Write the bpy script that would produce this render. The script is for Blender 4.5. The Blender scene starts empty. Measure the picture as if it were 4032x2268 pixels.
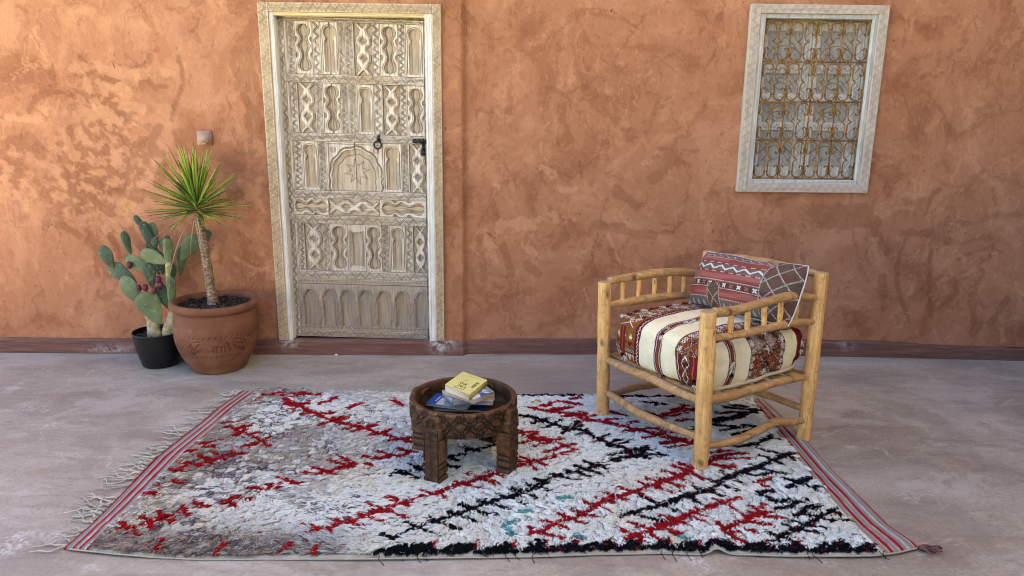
import bpy, math, random
import numpy as np
random.seed(7)
rng = np.random.default_rng(11)
PI = math.pi
scene = bpy.context.scene
COL = scene.collection

# ------------------------------------------------------------------ helpers: objects
ORG = {}

def reg(o, org):
    ORG[o.name] = np.array(org, float)
    return o

def empty(name, loc, label, cat, group=None):
    o = bpy.data.objects.new(name, None)
    o.empty_display_size = 0.1
    COL.objects.link(o)
    o.location = loc
    o['label'] = label
    o['category'] = cat
    if group:
        o['group'] = group
    return reg(o, loc)

def part(name, loc, parent, label=None):
    """an Empty for a part that has sub-parts"""
    o = bpy.data.objects.new(name, None)
    o.empty_display_size = 0.1
    COL.objects.link(o)
    o.parent = parent
    o.location = np.array(loc, float) - ORG[parent.name]
    if label: o['label'] = label
    return reg(o, loc)

def tag(o, label, cat, group=None):
    o['label'] = label
    o['category'] = cat
    if group:
        o['group'] = group
    return o

def obj(name, V, F, mat, parent=None, col=None, smooth=False, org=None):
    """V: world-space vertices (N,3); F: (M,4)/(M,3) array or list of index lists."""
    V = np.asarray(V, dtype=np.float64)
    if org is None:
        org = ORG[parent.name] if parent else (0, 0, 0)
    org = np.array(org, float)
    me = bpy.data.meshes.new(name)
    L = (V - org).astype(np.float32)
    me.vertices.add(len(L))
    me.vertices.foreach_set('co', L.ravel())
    if isinstance(F, np.ndarray):
        k = F.shape[1]
        me.loops.add(F.size)
        me.loops.foreach_set('vertex_index', F.astype(np.int32).ravel())
        me.polygons.add(len(F))
        me.polygons.foreach_set('loop_start', np.arange(0, F.size, k, dtype=np.int32))
    else:
        tot = np.array([len(f) for f in F], dtype=np.int32)
        flat = np.concatenate([np.asarray(f, dtype=np.int32) for f in F])
        me.loops.add(len(flat))
        me.loops.foreach_set('vertex_index', flat)
        me.polygons.add(len(F))
        me.polygons.foreach_set('loop_start', (np.cumsum(tot) - tot).astype(np.int32))
    me.update(calc_edges=True)
    me.validate()
    if smooth:
        me.polygons.foreach_set('use_smooth', np.ones(len(me.polygons), dtype=bool))
    if col is not None:
        a = me.color_attributes.new('Col', 'FLOAT_COLOR', 'POINT')
        c = np.ones((len(L), 4), dtype=np.float32)
        c[:, :3] = np.asarray(col, dtype=np.float32)
        a.data.foreach_set('color', c.ravel())
    me.materials.append(mat)
    o = bpy.data.objects.new(name, me)
    COL.objects.link(o)
    if parent:
        o.parent = parent
        o.location = org - ORG[parent.name]
    else:
        o.location = org
    return reg(o, org)

def structure(o):
    o['kind'] = 'structure'
    return o

# ------------------------------------------------------------------ helpers: geometry
def grid_faces(n, m, wrap_m=False):
    """quads of a (n,m) vertex grid."""
    i = np.arange(n - 1)[:, None]
    j = np.arange(m if wrap_m else m - 1)[None, :]
    j2 = (j + 1) % m
    return np.stack([i * m + j, i * m + j2, (i + 1) * m + j2, (i + 1) * m + j], -1).reshape(-1, 4)

def grid_wrap0(n, m):
    """quads of a (n,m) grid closed in the first direction (lathe: angle, height)"""
    i = np.arange(n)[:, None]; i2 = (i + 1) % n
    j = np.arange(m - 1)[None, :]
    return np.stack([i * m + j, i2 * m + j, i2 * m + j + 1, i * m + j + 1], -1).reshape(-1, 4)

class MB:
    def __init__(s):
        s.V = []; s.F = []; s.C = []; s.n = 0
    def add(s, V, F, c=None):
        V = np.asarray(V, float)
        for f in (F.tolist() if isinstance(F, np.ndarray) else F):
            s.F.append([i + s.n for i in f])
        s.V.append(V)
        s.C.append(np.tile(np.array(c if c is not None else (1, 1, 1), float), (len(V), 1)) if c is None or np.ndim(c) == 1 else np.asarray(c))
        s.n += len(V)
        return s
    def box(s, a, b, c=None, R=None, o=(0, 0, 0)):
        x0, y0, z0 = a; x1, y1, z1 = b
        V = np.array([(x0,y0,z0),(x1,y0,z0),(x1,y1,z0),(x0,y1,z0),(x0,y0,z1),(x1,y0,z1),(x1,y1,z1),(x0,y1,z1)], float)
        if R is not None:
            V = V @ np.asarray(R, float).T
        V = V + np.array(o, float)
        return s.add(V, [[0,3,2,1],[4,5,6,7],[0,1,5,4],[1,2,6,5],[2,3,7,6],[3,0,4,7]], c)
    def tube(s, P, r, sides=8, c=None, cap=True, phase=0.0):
        V, F = tube(P, r, sides, cap, phase)
        return s.add(V, F, c)
    def build(s, name, mat, parent=None, smooth=False, col=False, org=None):
        return obj(name, np.concatenate(s.V), s.F, mat, parent, np.concatenate(s.C) if col else None, smooth, org)

def tube(P, r, sides=8, cap=True, phase=0.0):
    P = np.asarray(P, float); n = len(P)
    r = np.broadcast_to(np.asarray(r, float), (n,))
    T = np.gradient(P, axis=0)
    T /= np.linalg.norm(T, axis=1)[:, None] + 1e-12
    ref = np.array([0.13, 0.21, 1.0]) if abs(T[:, 2]).mean() < .75 else np.array([1.0, .17, .1])
    V = []
    for i in range(n):
        u = np.cross(T[i], ref); u /= np.linalg.norm(u) + 1e-12
        w = np.cross(u, T[i])
        a = np.arange(sides) / sides * 2 * PI + phase
        V.append(P[i] + r[i] * (np.cos(a)[:, None] * u + np.sin(a)[:, None] * w))
    V = np.concatenate(V)
    F = grid_faces(n, sides, True)[:, ::-1].tolist()
    if cap:
        F.append(list(range(sides)))
        F.append(list(range((n - 1) * sides, n * sides))[::-1])
    return V, F

def spline(P, n):
    """Catmull-Rom through P, n samples."""
    P = np.asarray(P, float)
    if len(P) == 2:
        t = np.linspace(0, 1, n)[:, None]
        return P[0] * (1 - t) + P[1] * t
    Q = np.vstack([2 * P[0] - P[1], P, 2 * P[-1] - P[-2]])
    t = np.linspace(0, len(P) - 1 - 1e-9, n)
    i = t.astype(int); f = (t - i)[:, None]
    p0, p1, p2, p3 = Q[i], Q[i + 1], Q[i + 2], Q[i + 3]
    return .5 * (2 * p1 + (p2 - p0) * f + (2 * p0 - 5 * p1 + 4 * p2 - p3) * f ** 2 + (3 * p1 - p0 - 3 * p2 + p3) * f ** 3)

def vnoise(x, y, s, seed=0):
    """smooth 2-D value noise in 0..1"""
    g = np.random.default_rng(seed).random((64, 64))
    x = np.asarray(x, float) * s + 1000; y = np.asarray(y, float) * s + 1000
    xi = np.floor(x).astype(int); yi = np.floor(y).astype(int)
    fx = x - xi; fy = y - yi
    fx = fx * fx * (3 - 2 * fx); fy = fy * fy * (3 - 2 * fy)
    a = g[xi % 64, yi % 64]; b = g[(xi + 1) % 64, yi % 64]
    c = g[xi % 64, (yi + 1) % 64]; d = g[(xi + 1) % 64, (yi + 1) % 64]
    return (a * (1 - fx) + b * fx) * (1 - fy) + (c * (1 - fx) + d * fx) * fy

def fbm(x, y, s, seed=0, oct=4):
    v = 0; a = 1; t = 0
    for k in range(oct):
        v = v + a * vnoise(x, y, s * 2 ** k, seed + k); t += a; a *= .5
    return v / t

def seg_dist(x, y, pts):
    """distance from points (x,y) to a polyline, and position along it"""
    d = np.full(np.shape(x), 1e9)
    for (x0, y0), (x1, y1) in zip(pts[:-1], pts[1:]):
        dx, dy = x1 - x0, y1 - y0
        t = np.clip(((x - x0) * dx + (y - y0) * dy) / (dx * dx + dy * dy + 1e-12), 0, 1)
        d = np.minimum(d, np.hypot(x - x0 - t * dx, y - y0 - t * dy))
    return d

def sstep(a, b, x):
    t = np.clip((x - a) / (b - a), 0, 1)
    return t * t * (3 - 2 * t)

def tri(x):
    x = np.mod(x, 1.0)
    return np.abs(x - .5) * 2

# ------------------------------------------------------------------ helpers: materials
class Mat:
    def __init__(s, name, rough=.8, spec=.3):
        s.m = bpy.data.materials.new(name)
        s.m.use_nodes = True
        s.nt = s.m.node_tree
        s.b = s.nt.nodes['Principled BSDF']
        s.b.inputs['Roughness'].default_value = rough
        s.b.inputs['Specular IOR Level'].default_value = spec
        s.tc = s.nt.nodes.new('ShaderNodeTexCoord')
    def new(s, t): return s.nt.nodes.new(t)
    def link(s, a, b): s.nt.links.new(a, b)
    def put(s, sock, v):
        if hasattr(v, 'is_output'): s.link(v, sock)
        elif isinstance(v, (tuple, list)) and len(v) == 3 and sock.type == 'RGBA': sock.default_value = (*v, 1)
        else: sock.default_value = v
    def vec(s, scale=(1, 1, 1), rot=(0, 0, 0), src=None):
        n = s.new('ShaderNodeMapping')
        s.link(src or s.tc.outputs['Object'], n.inputs[0])
        n.inputs['Scale'].default_value = scale; n.inputs['Rotation'].default_value = rot
        return n.outputs[0]
    def noise(s, v=None, scale=5, detail=4, rough=.55, dist=0.0, color=False):
        n = s.new('ShaderNodeTexNoise')
        s.link(v or s.tc.outputs['Object'], n.inputs['Vector'])
        n.inputs['Scale'].default_value = scale; n.inputs['Detail'].default_value = detail
        n.inputs['Roughness'].default_value = rough; n.inputs['Distortion'].default_value = dist
        return n.outputs['Color' if color else 'Fac']
    def voro(s, v=None, scale=5, feature='F1', out='Distance'):
        n = s.new('ShaderNodeTexVoronoi'); n.feature = feature
        s.link(v or s.tc.outputs['Object'], n.inputs['Vector']); n.inputs['Scale'].default_value = scale
        return n.outputs[out]
    def wave(s, v=None, scale=5, dist=2, detail=2, dscale=1.5, axis='X', kind='BANDS'):
        n = s.new('ShaderNodeTexWave'); n.wave_type = kind
        if kind == 'BANDS': n.bands_direction = axis
        s.link(v or s.tc.outputs['Object'], n.inputs['Vector']); n.inputs['Scale'].default_value = scale
        n.inputs['Distortion'].default_value = dist; n.inputs['Detail'].default_value = detail; n.inputs['Detail Scale'].default_value = dscale
        return n.outputs['Fac']
    def ramp(s, f, stops, interp='LINEAR'):
        n = s.new('ShaderNodeValToRGB'); s.link(f, n.inputs[0]); r = n.color_ramp; r.interpolation = interp
        while len(r.elements) < len(stops): r.elements.new(.5)
        for e, (p, c) in zip(r.elements, stops):
            e.position = p; e.color = (c, c, c, 1) if not isinstance(c, (tuple, list)) else (*c, 1)
        return n.outputs[0]
    def mix(s, f, a, b, mode='MIX'):
        n = s.new('ShaderNodeMix'); n.data_type = 'RGBA'; n.blend_type = mode
        s.put(n.inputs[0], f); s.put(n.inputs[6], a); s.put(n.inputs[7], b)
        return n.outputs[2]
    def math(s, op, a, b=0.0, clamp=False):
        n = s.new('ShaderNodeMath'); n.operation = op; n.use_clamp = clamp
        s.put(n.inputs[0], a); s.put(n.inputs[1], b)
        return n.outputs[0]
    def attr(s, name='Col'):
        n = s.new('ShaderNodeAttribute'); n.attribute_name = name
        return n.outputs['Color']
    def sep(s, c):
        n = s.new('ShaderNodeSeparateColor'); s.link(c, n.inputs[0]); return n.outputs
    def rand(s):
        n = s.new('ShaderNodeObjectInfo'); return n.outputs['Random']
    def warp(s, v, n, amt):
        a = s.new('ShaderNodeVectorMath'); a.operation = 'SCALE'; s.link(n, a.inputs[0]); a.inputs['Scale'].default_value = amt
        b = s.new('ShaderNodeVectorMath'); b.operation = 'ADD'; s.link(v, b.inputs[0]); s.link(a.outputs[0], b.inputs[1])
        return b.outputs[0]
    def bump(s, h, strength=.3, dist=.01, normal=None):
        n = s.new('ShaderNodeBump'); s.link(h, n.inputs['Height'])
        n.inputs['Strength'].default_value = strength; n.inputs['Distance'].default_value = dist
        if normal: s.link(normal, n.inputs['Normal'])
        return n.outputs[0]
    def done(s, col, normal=None, rough=None):
        s.put(s.b.inputs['Base Color'], col)
        if normal: s.link(normal, s.b.inputs['Normal'])
        if rough is not None: s.put(s.b.inputs['Roughness'], rough)
        return s.m

# ---- materials
def m_wall():
    m = Mat('ochre_earth_plaster', .92, .12)
    o = m.tc.outputs['Object']
    w = m.noise(o, 1.1, 3, .5, 0, True)
    v = m.warp(o, w, .55)
    n1 = m.noise(v, 2.1, 12, .66, .9)
    n2 = m.noise(m.warp(m.vec((1.0, 1, .6), (0, .7, 0)), m.noise(o, 3.0, 3, .55, 0, True), .55), 5.0, 12, .68, .7)
    n5 = m.noise(m.warp(m.vec((1.5, 1, .55), (0, -.55, 0)), m.noise(o, 4.5, 3, .55, 0, True), .30), 11, 10, .72, .8)
    n3 = m.noise(o, 34, 6, .72, .5)
    n4 = m.noise(o, 150, 3, .6)
    base = m.ramp(n1, [(.32, (.255, .102, .054)), (.43, (.312, .133, .073)), (.45, (.340, .149, .083)), (.55, (.365, .163, .093)), (.565, (.388, .178, .103)), (.68, (.435, .211, .126))])
    c = m.mix(m.ramp(n2, [(.375, .5), (.392, .36), (.425, .26), (.437, 0.0)]), base, (.215, .083, .039))
    c = m.mix(m.ramp(n2, [(.555, 0.0), (.566, .22), (.61, .28), (.625, .45)]), c, (.50, .245, .133))
    c = m.mix(m.ramp(n5, [(.36, .4), (.372, .28), (.39, .2), (.402, 0.0)]), c, (.19, .072, .034))
    c = m.mix(m.ramp(n5, [(.605, 0.0), (.615, .22), (.65, .4)]), c, (.53, .27, .15))
    A = m.sep(m.attr())
    # marks of trowel and hand: their borders break up in the grain of the plaster
    gn = m.math('MULTIPLY', m.math('SUBTRACT', n3, .5), .75)
    gk = m.math('MULTIPLY', m.math('SUBTRACT', n5, .5), .55)
    mk0 = m.ramp(m.math('ADD', m.math('ADD', A[0], gn), gk), [(.17, 0.0), (.215, .55), (.45, .72), (.85, 1.0)])
    mk1 = m.ramp(m.math('ADD', m.math('ADD', A[1], gn), gk), [(.20, 0.0), (.245, .5), (.55, .8)])
    on0 = m.ramp(A[0], [(.02, 0.0), (.12, 1.0)])
    on1 = m.ramp(A[1], [(.02, 0.0), (.12, 1.0)])
    c = m.mix(m.math('MULTIPLY', m.math('MULTIPLY', mk0, on0), .50), c, (.175, .066, .033))
    c = m.mix(m.math('MULTIPLY', m.math('MULTIPLY', mk1, on1), .48), c, (.56, .29, .165))
    c = m.mix(m.ramp(n3, [(.29, .36), (.44, 0.0)]), c, (.16, .062, .030))
    c = m.mix(m.ramp(n3, [(.57, 0.0), (.70, .28)]), c, (.54, .285, .16))
    vc = m.warp(o, m.noise(o, 7, 5, .65, 0, True), .20)
    cr = m.voro(vc, 5.5, 'DISTANCE_TO_EDGE')
    crm = m.math('MULTIPLY', m.ramp(cr, [(.0, 1.0), (.007, 0.0)]), m.ramp(m.noise(o, 4.2, 3), [(.555, 0.0), (.62, .75)]))
    c = m.mix(crm, c, (.10, .042, .027))
    pit = m.voro(m.warp(m.vec((1, 1, .55), (0, .6, 0)), m.noise(o, 20, 3, .6, 0, True), .05), 15)
    pm = m.math('MULTIPLY', m.ramp(pit, [(.05, 1.0), (.10, 0.0)]), m.ramp(m.noise(o, 9, 2), [(.54, 0.0), (.60, .9)]))
    c = m.mix(pm, c, (.13, .055, .033))
    h = m.math('ADD', m.math('MULTIPLY', n2, .9), m.math('MULTIPLY', n3, .55))
    h = m.math('ADD', h, m.math('MULTIPLY', n5, .5))
    h = m.math('ADD', h, m.math('MULTIPLY', n4, .10))
    h = m.math('SUBTRACT', h, m.math('MULTIPLY', crm, .5))
    h = m.math('SUBTRACT', h, m.math('MULTIPLY', pm, .6))
    h = m.math('SUBTRACT', h, m.math('MULTIPLY', A[0], .2))
    return m.done(c, m.bump(h, .55, .016))

def m_plinth():
    m = Mat('mauve_plinth_paint', .8, .25)
    n = m.noise(m.vec((.6, 1, 9)), 9, 6, .65)
    c = m.ramp(n, [(.3, (.100, .046, .036)), (.52, (.145, .068, .054)), (.72, (.21, .115, .095))])
    n3 = m.noise(None, 30, 5, .7)
    A = m.sep(m.attr())
    c = m.mix(m.math('MULTIPLY', A[0], m.ramp(n3, [(.42, 0.0), (.56, 1.0)])), c, (.60, .59, .62))
    return m.done(c, m.bump(m.math('ADD', n, m.math('MULTIPLY', n3, .5)), .3, .006))

def m_floor():
    m = Mat('polished_mauve_concrete', .55, .35)
    o = m.tc.outputs['Object']
    v = m.warp(m.vec((.55, 1.5, 1)), m.noise(o, .9, 3, .5, 0, True), .5)
    n1 = m.noise(v, 1.5, 10, .66, .7)
    n2 = m.noise(m.vec((.6, 2.2, 1)), 7, 9, .74, .8)
    n3 = m.noise(o, 70, 4, .65)
    c = m.ramp(n1, [(.30, (.225,.180,.148)), (.44, (.305,.258,.218)), (.50, (.34,.292,.248)), (.60, (.375,.322,.275)), (.72, (.43,.378,.330))])
    c = m.mix(m.ramp(n2, [(.36, .65), (.47, 0.0)]), c, (.205, .165, .150))
    c = m.mix(m.ramp(n2, [(.54, 0.0), (.68, .6)]), c, (.50, .45, .425))
    n6 = m.noise(m.vec((1.2, 1.0, 1)), 2.3, 5, .6)
    c = m.mix(m.ramp(n6, [(.56, 0.0), (.70, .45)]), c, (.33, .235, .165))
    c = m.mix(m.ramp(n3, [(.3, .5), (.5, 0.0)]), c, (.19, .155, .14))
    c = m.mix(m.ramp(n3, [(.57, 0.0), (.72, .45)]), c, (.53, .49, .465))
    cl = m.noise(m.warp(m.vec((.8, 1.1, 1), (0, 0, .4)), m.noise(o, 1.6, 3, .5, 0, True), .8), 1.1, 10, .66, .4)
    c = m.mix(m.ramp(cl, [(.36, .55), (.445, .35), (.46, 0.0)]), c, (.225, .188, .165))
    c = m.mix(m.ramp(cl, [(.55, 0.0), (.565, .28), (.66, .5)]), c, (.475, .435, .405))
    ck = m.voro(m.warp(o, m.noise(o, 3, 5, .65, 0, True), .5), .75, 'DISTANCE_TO_EDGE')
    c = m.mix(m.math('MULTIPLY', m.ramp(ck, [(.0, .75), (.0035, 0.0)]), m.ramp(m.noise(o, .8, 2), [(.48, 0.0), (.58, 1.0)])), c, (.50, .47, .45))
    gt = m.voro(o, 24)
    c = m.mix(m.math('MULTIPLY', m.ramp(gt, [(.035, .9), (.06, 0.0)]), m.ramp(m.noise(o, 3.3, 2), [(.5, 0.0), (.6, 1.0)])), c, (.13, .10, .09))
    A = m.sep(m.attr())
    mk = m.math('MULTIPLY', A[0], m.ramp(m.noise(o, 55, 6, .75), [(.47, 0.0), (.55, .9)]))
    c = m.mix(mk, c, (.66, .64, .66))
    dk = m.math('MULTIPLY', A[1], m.ramp(m.noise(o, 18, 5, .7), [(.30, .25), (.65, 1.0)]))
    c = m.mix(dk, c, (.19, .14, .125))
    h = m.math('ADD', m.math('MULTIPLY', n2, .5), m.math('MULTIPLY', n3, .22))
    r = m.ramp(n2, [(.3, .5), (.7, .72)])
    return m.done(c, m.bump(h, .25, .006), r)

def m_carved(name, vert=True, c1=(.50, .395, .30), c2=(.70, .62, .54), c3=(.30, .205, .14), yellow=.5, rec=(.50, .375, .25)):
    m = Mat(name, .82, .2)
    k = (9, 9, .8) if vert else (.8, 9, 9)
    n = m.noise(m.vec(k), 9, 6, .65, .3)
    big = m.noise(None, 5.5, 4, .6)
    c = m.ramp(n, [(.28, c3), (.42, c1), (.58, c2), (.75, tuple(min(.86, x * 1.12) for x in c2))])
    c = m.mix(m.ramp(big, [(.35, .45), (.6, 0.0)]), c, c1)
    A = m.sep(m.attr())
    c = m.mix(m.math('MULTIPLY', A[0], .75), c, m.mix(m.ramp(n, [(.3, 0.0), (.7, 1.0)]), tuple(x * .8 for x in rec), tuple(min(.9, x * 1.18) for x in rec)))
    y = m.math('MULTIPLY', m.ramp(m.rand(), [(.45, 0.0), (1.0, 1.0)]), m.ramp(m.noise(None, 3.2, 3), [(.48, 0.0), (.68, yellow)]))
    c = m.mix(y, c, (.52, .34, .12))
    c = m.mix(m.math('MULTIPLY', A[1], .82), c, (.115, .072, .045))
    fine = m.noise(m.vec(tuple(x * 4 for x in k)), 12, 4, .7)
    c = m.mix(m.ramp(fine, [(.3, .35), (.48, 0.0)]), c, c3)
    return m.done(c, m.bump(m.math('ADD', n, m.math('MULTIPLY', fine, .6)), .35, .003))

def m_log(name='peeled_pole_wood', a=(.70, .385, .135), b=(.85, .53, .21), d=(.38, .18, .065), axis='Z'):
    m = Mat(name, .6, .3)
    k = {'Z': (7, 7, .7), 'X': (.8, 6, 6)}[axis]
    n = m.noise(m.vec(k), 8, 6, .6, .5)
    big = m.noise(None, 7, 4, .6)
    c = m.ramp(n, [(.26, d), (.42, a), (.62, b), (.8, (.84, .56, .24))])
    c = m.mix(m.ramp(big, [(.36, .55), (.58, 0.0)]), c, tuple(x * .78 for x in a))
    kn = m.voro(m.warp(m.vec((1, 1, .6)), m.noise(None, 9, 2, .5, 0, True), .05), 8)
    c = m.mix(m.ramp(kn, [(.05, .9), (.08, .55), (.16, 0.0)]), c, (.10, .045, .018))
    s = m.noise(None, 34, 4, .7)
    c = m.mix(m.ramp(s, [(.30, .6), (.46, 0.0)]), c, (.24, .115, .048))
    lon = m.noise(m.vec((30, 30, 1.2) if axis == 'Z' else (1.2, 24, 24)), 9, 4, .6)
    c = m.mix(m.ramp(lon, [(.32, .75), (.46, 0.0)]), c, d)
    gr_ = m.noise(None, 4.5, 5, .65)
    c = m.mix(m.ramp(gr_, [(.52, 0.0), (.66, .5)]), c, tuple(x * .55 for x in a))
    spl = m.voro(m.vec((26, 26, 1.6) if axis == 'Z' else (1.6, 22, 22)), 1.0, 'DISTANCE_TO_EDGE')
    c = m.mix(m.math('MULTIPLY', m.ramp(spl, [(.0, .9), (.025, 0.0)]), m.ramp(m.noise(None, 3.2, 2), [(.5, 0.0), (.6, 1.0)])), c, (.09, .04, .016))
    A = m.sep(m.attr())
    c = m.mix(A[0], c, (.30, .215, .145))
    return m.done(c, m.bump(m.math('ADD', n, m.math('MULTIPLY', s, .5)), .3, .004))

def m_vcol(name, rough=.9, spec=.12, fine=220, amt=.25, bump=.25, bdist=.002, weave=None, sheen=0, transl=0):
    m = Mat(name, rough, spec)
    c = m.attr()
    n = m.noise(None, fine, 3, .6)
    k = m.ramp(n, [(.25, 1 - amt), (.75, 1 + amt * .6)])
    c = m.mix(1.0, c, k, 'MULTIPLY')
    h = n
    if weave:
        wv = m.math('ADD', m.wave(None, weave, .3, 1, 2, 'X'), m.wave(None, weave, .3, 1, 2, 'Z'))
        h = m.math('ADD', m.math('MULTIPLY', n, .6), m.math('MULTIPLY', wv, .5))
    out = m.done(c, m.bump(h, bump, bdist) if bump > 0 else None)
    if transl:
        t = m.new('ShaderNodeBsdfTranslucent'); m.link(c, t.inputs['Color'])
        x = m.new('ShaderNodeMixShader'); x.inputs[0].default_value = transl
        m.link(m.b.outputs[0], x.inputs[1]); m.link(t.outputs[0], x.inputs[2])
        m.link(x.outputs[0], m.nt.nodes['Material Output'].inputs['Surface'])
    return out

def m_plain(name, c, rough=.7, spec=.3, var=.2, scale=20, bump=.15, metal=0.0):
    m = Mat(name, rough, spec)
    n = m.noise(None, scale, 5, .6)
    col = m.ramp(n, [(.28, tuple(x * (1 - var) for x in c)), (.72, tuple(min(1, x * (1 + var)) for x in c))])
    m.b.inputs['Metallic'].default_value = metal
    return m.done(col, m.bump(n, bump, .004))

def m_terracotta():
    m = Mat('terracotta_clay', .78, .25)
    n = m.noise(m.vec((1, 1, 1.6)), 4.5, 6, .62, .4)
    s = m.noise(m.vec((1, 1, 6)), 16, 5, .6)
    c = m.ramp(n, [(.30, (.110,.042,.023)), (.5, (.170,.068,.037)), (.66, (.215,.100,.060)), (.8, (.28,.17,.115))])
    c = m.mix(m.ramp(s, [(.34, .4), (.5, 0.0)]), c, (.16, .062, .032))
    A = m.sep(m.attr())
    c = m.mix(m.math('MULTIPLY', A[0], .8), c, (.060, .020, .010))
    g = m.noise(None, 60, 4, .7)
    c = m.mix(m.ramp(g, [(.64, 0.0), (.74, .5)]), c, (.5, .36, .28))
    return m.done(c, m.bump(m.math('ADD', s, m.math('MULTIPLY', g, .5)), .22, .004))

def m_darkwood():
    m = Mat('dark_carved_walnut', .62, .25)
    n = m.noise(m.vec((2, 2, 6)), 9, 6, .65, .4)
    c = m.ramp(n, [(.28, (.024, .0105, .005)), (.5, (.058, .025, .0115)), (.72, (.108, .050, .022))])
    A = m.sep(m.attr())
    g = m.noise(None, 45, 4, .7)
    c = m.mix(m.math('MULTIPLY', A[1], m.ramp(g, [(.42, .10), (.62, .8)])), c, (.20, .098, .040))
    c = m.mix(m.math('MULTIPLY', A[0], .75), c, (.015, .008, .005))
    return m.done(c, m.bump(m.math('ADD', n, m.math('MULTIPLY', g, .6)), .3, .004), m.ramp(g, [(.3, .38), (.7, .62)]))

def m_cactus():
    m = Mat('cactus_skin', .55, .3)
    n = m.noise(None, 14, 5, .6)
    c = m.mix(1.0, m.attr(), m.ramp(n, [(.28, .72), (.72, 1.3)]), 'MULTIPLY')
    sp = m.voro(None, 36)
    c = m.mix(m.ramp(sp, [(.10, .85), (.17, 0.0)]), c, (.26, .27, .16))
    sc = m.noise(None, 9, 5, .7)
    c = m.mix(m.ramp(sc, [(.60, 0.0), (.68, .6)]), c, (.25, .20, .12))
    return m.done(c, m.bump(m.ramp(sp, [(.05, 1.0), (.22, 0.0)]), .3, .003))

def m_cork():
    m = Mat('corky_cactus_trunk', .85, .2)
    n = m.noise(None, 26, 6, .7)
    g = m.noise(m.vec((1, 1, 1)), 8, 3, .6)
    c = m.ramp(m.math('ADD', m.math('MULTIPLY', n, .6), m.math('MULTIPLY', g, .4)), [(.42, (.16, .19, .08)), (.50, (.33, .29, .17)), (.58, (.46, .38, .27))])
    sp = m.voro(None, 38)
    c = m.mix(m.ramp(sp, [(.10, .95), (.17, 0.0)]), c, (.05, .035, .02))
    return m.done(c, m.bump(n, .5, .006))

def m_trunk():
    m = Mat('yucca_bark', .85, .2)
    r = m.wave(m.vec((1, 1, 1)), 15, 9, 4, 3.5, 'Z')
    n = m.noise(m.vec((3, 3, 1)), 22, 5, .7)
    c = m.ramp(m.math('ADD', m.math('MULTIPLY', r, .25), m.math('MULTIPLY', n, .75)), [(.25, (.09, .055, .035)), (.5, (.24, .165, .115)), (.75, (.38, .29, .22))])
    c = m.mix(m.sep(m.attr())[0], c, (.25, .115, .035))
    return m.done(c, m.bump(m.math('ADD', r, n), .7, .006))

def m_soil():
    m = Mat('dark_potting_soil', .95, .1)
    n = m.noise(None, 55, 5, .75)
    c = m.ramp(n, [(.3, (.012, .010, .010)), (.55, (.045, .036, .033)), (.72, (.12, .10, .085))])
    return m.done(c, m.bump(n, .9, .012))

def m_grille():
    m = Mat('rusty_gilt_iron', .6, .4)
    n = m.noise(None, 30, 5, .65)
    c = m.ramp(n, [(.30, (.07, .030, .010)), (.46, (.19, .092, .026)), (.62, (.33, .185, .052)), (.8, (.46, .32, .13))])
    m.b.inputs['Metallic'].default_value = .25
    return m.done(c, m.bump(n, .3, .002))

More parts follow.
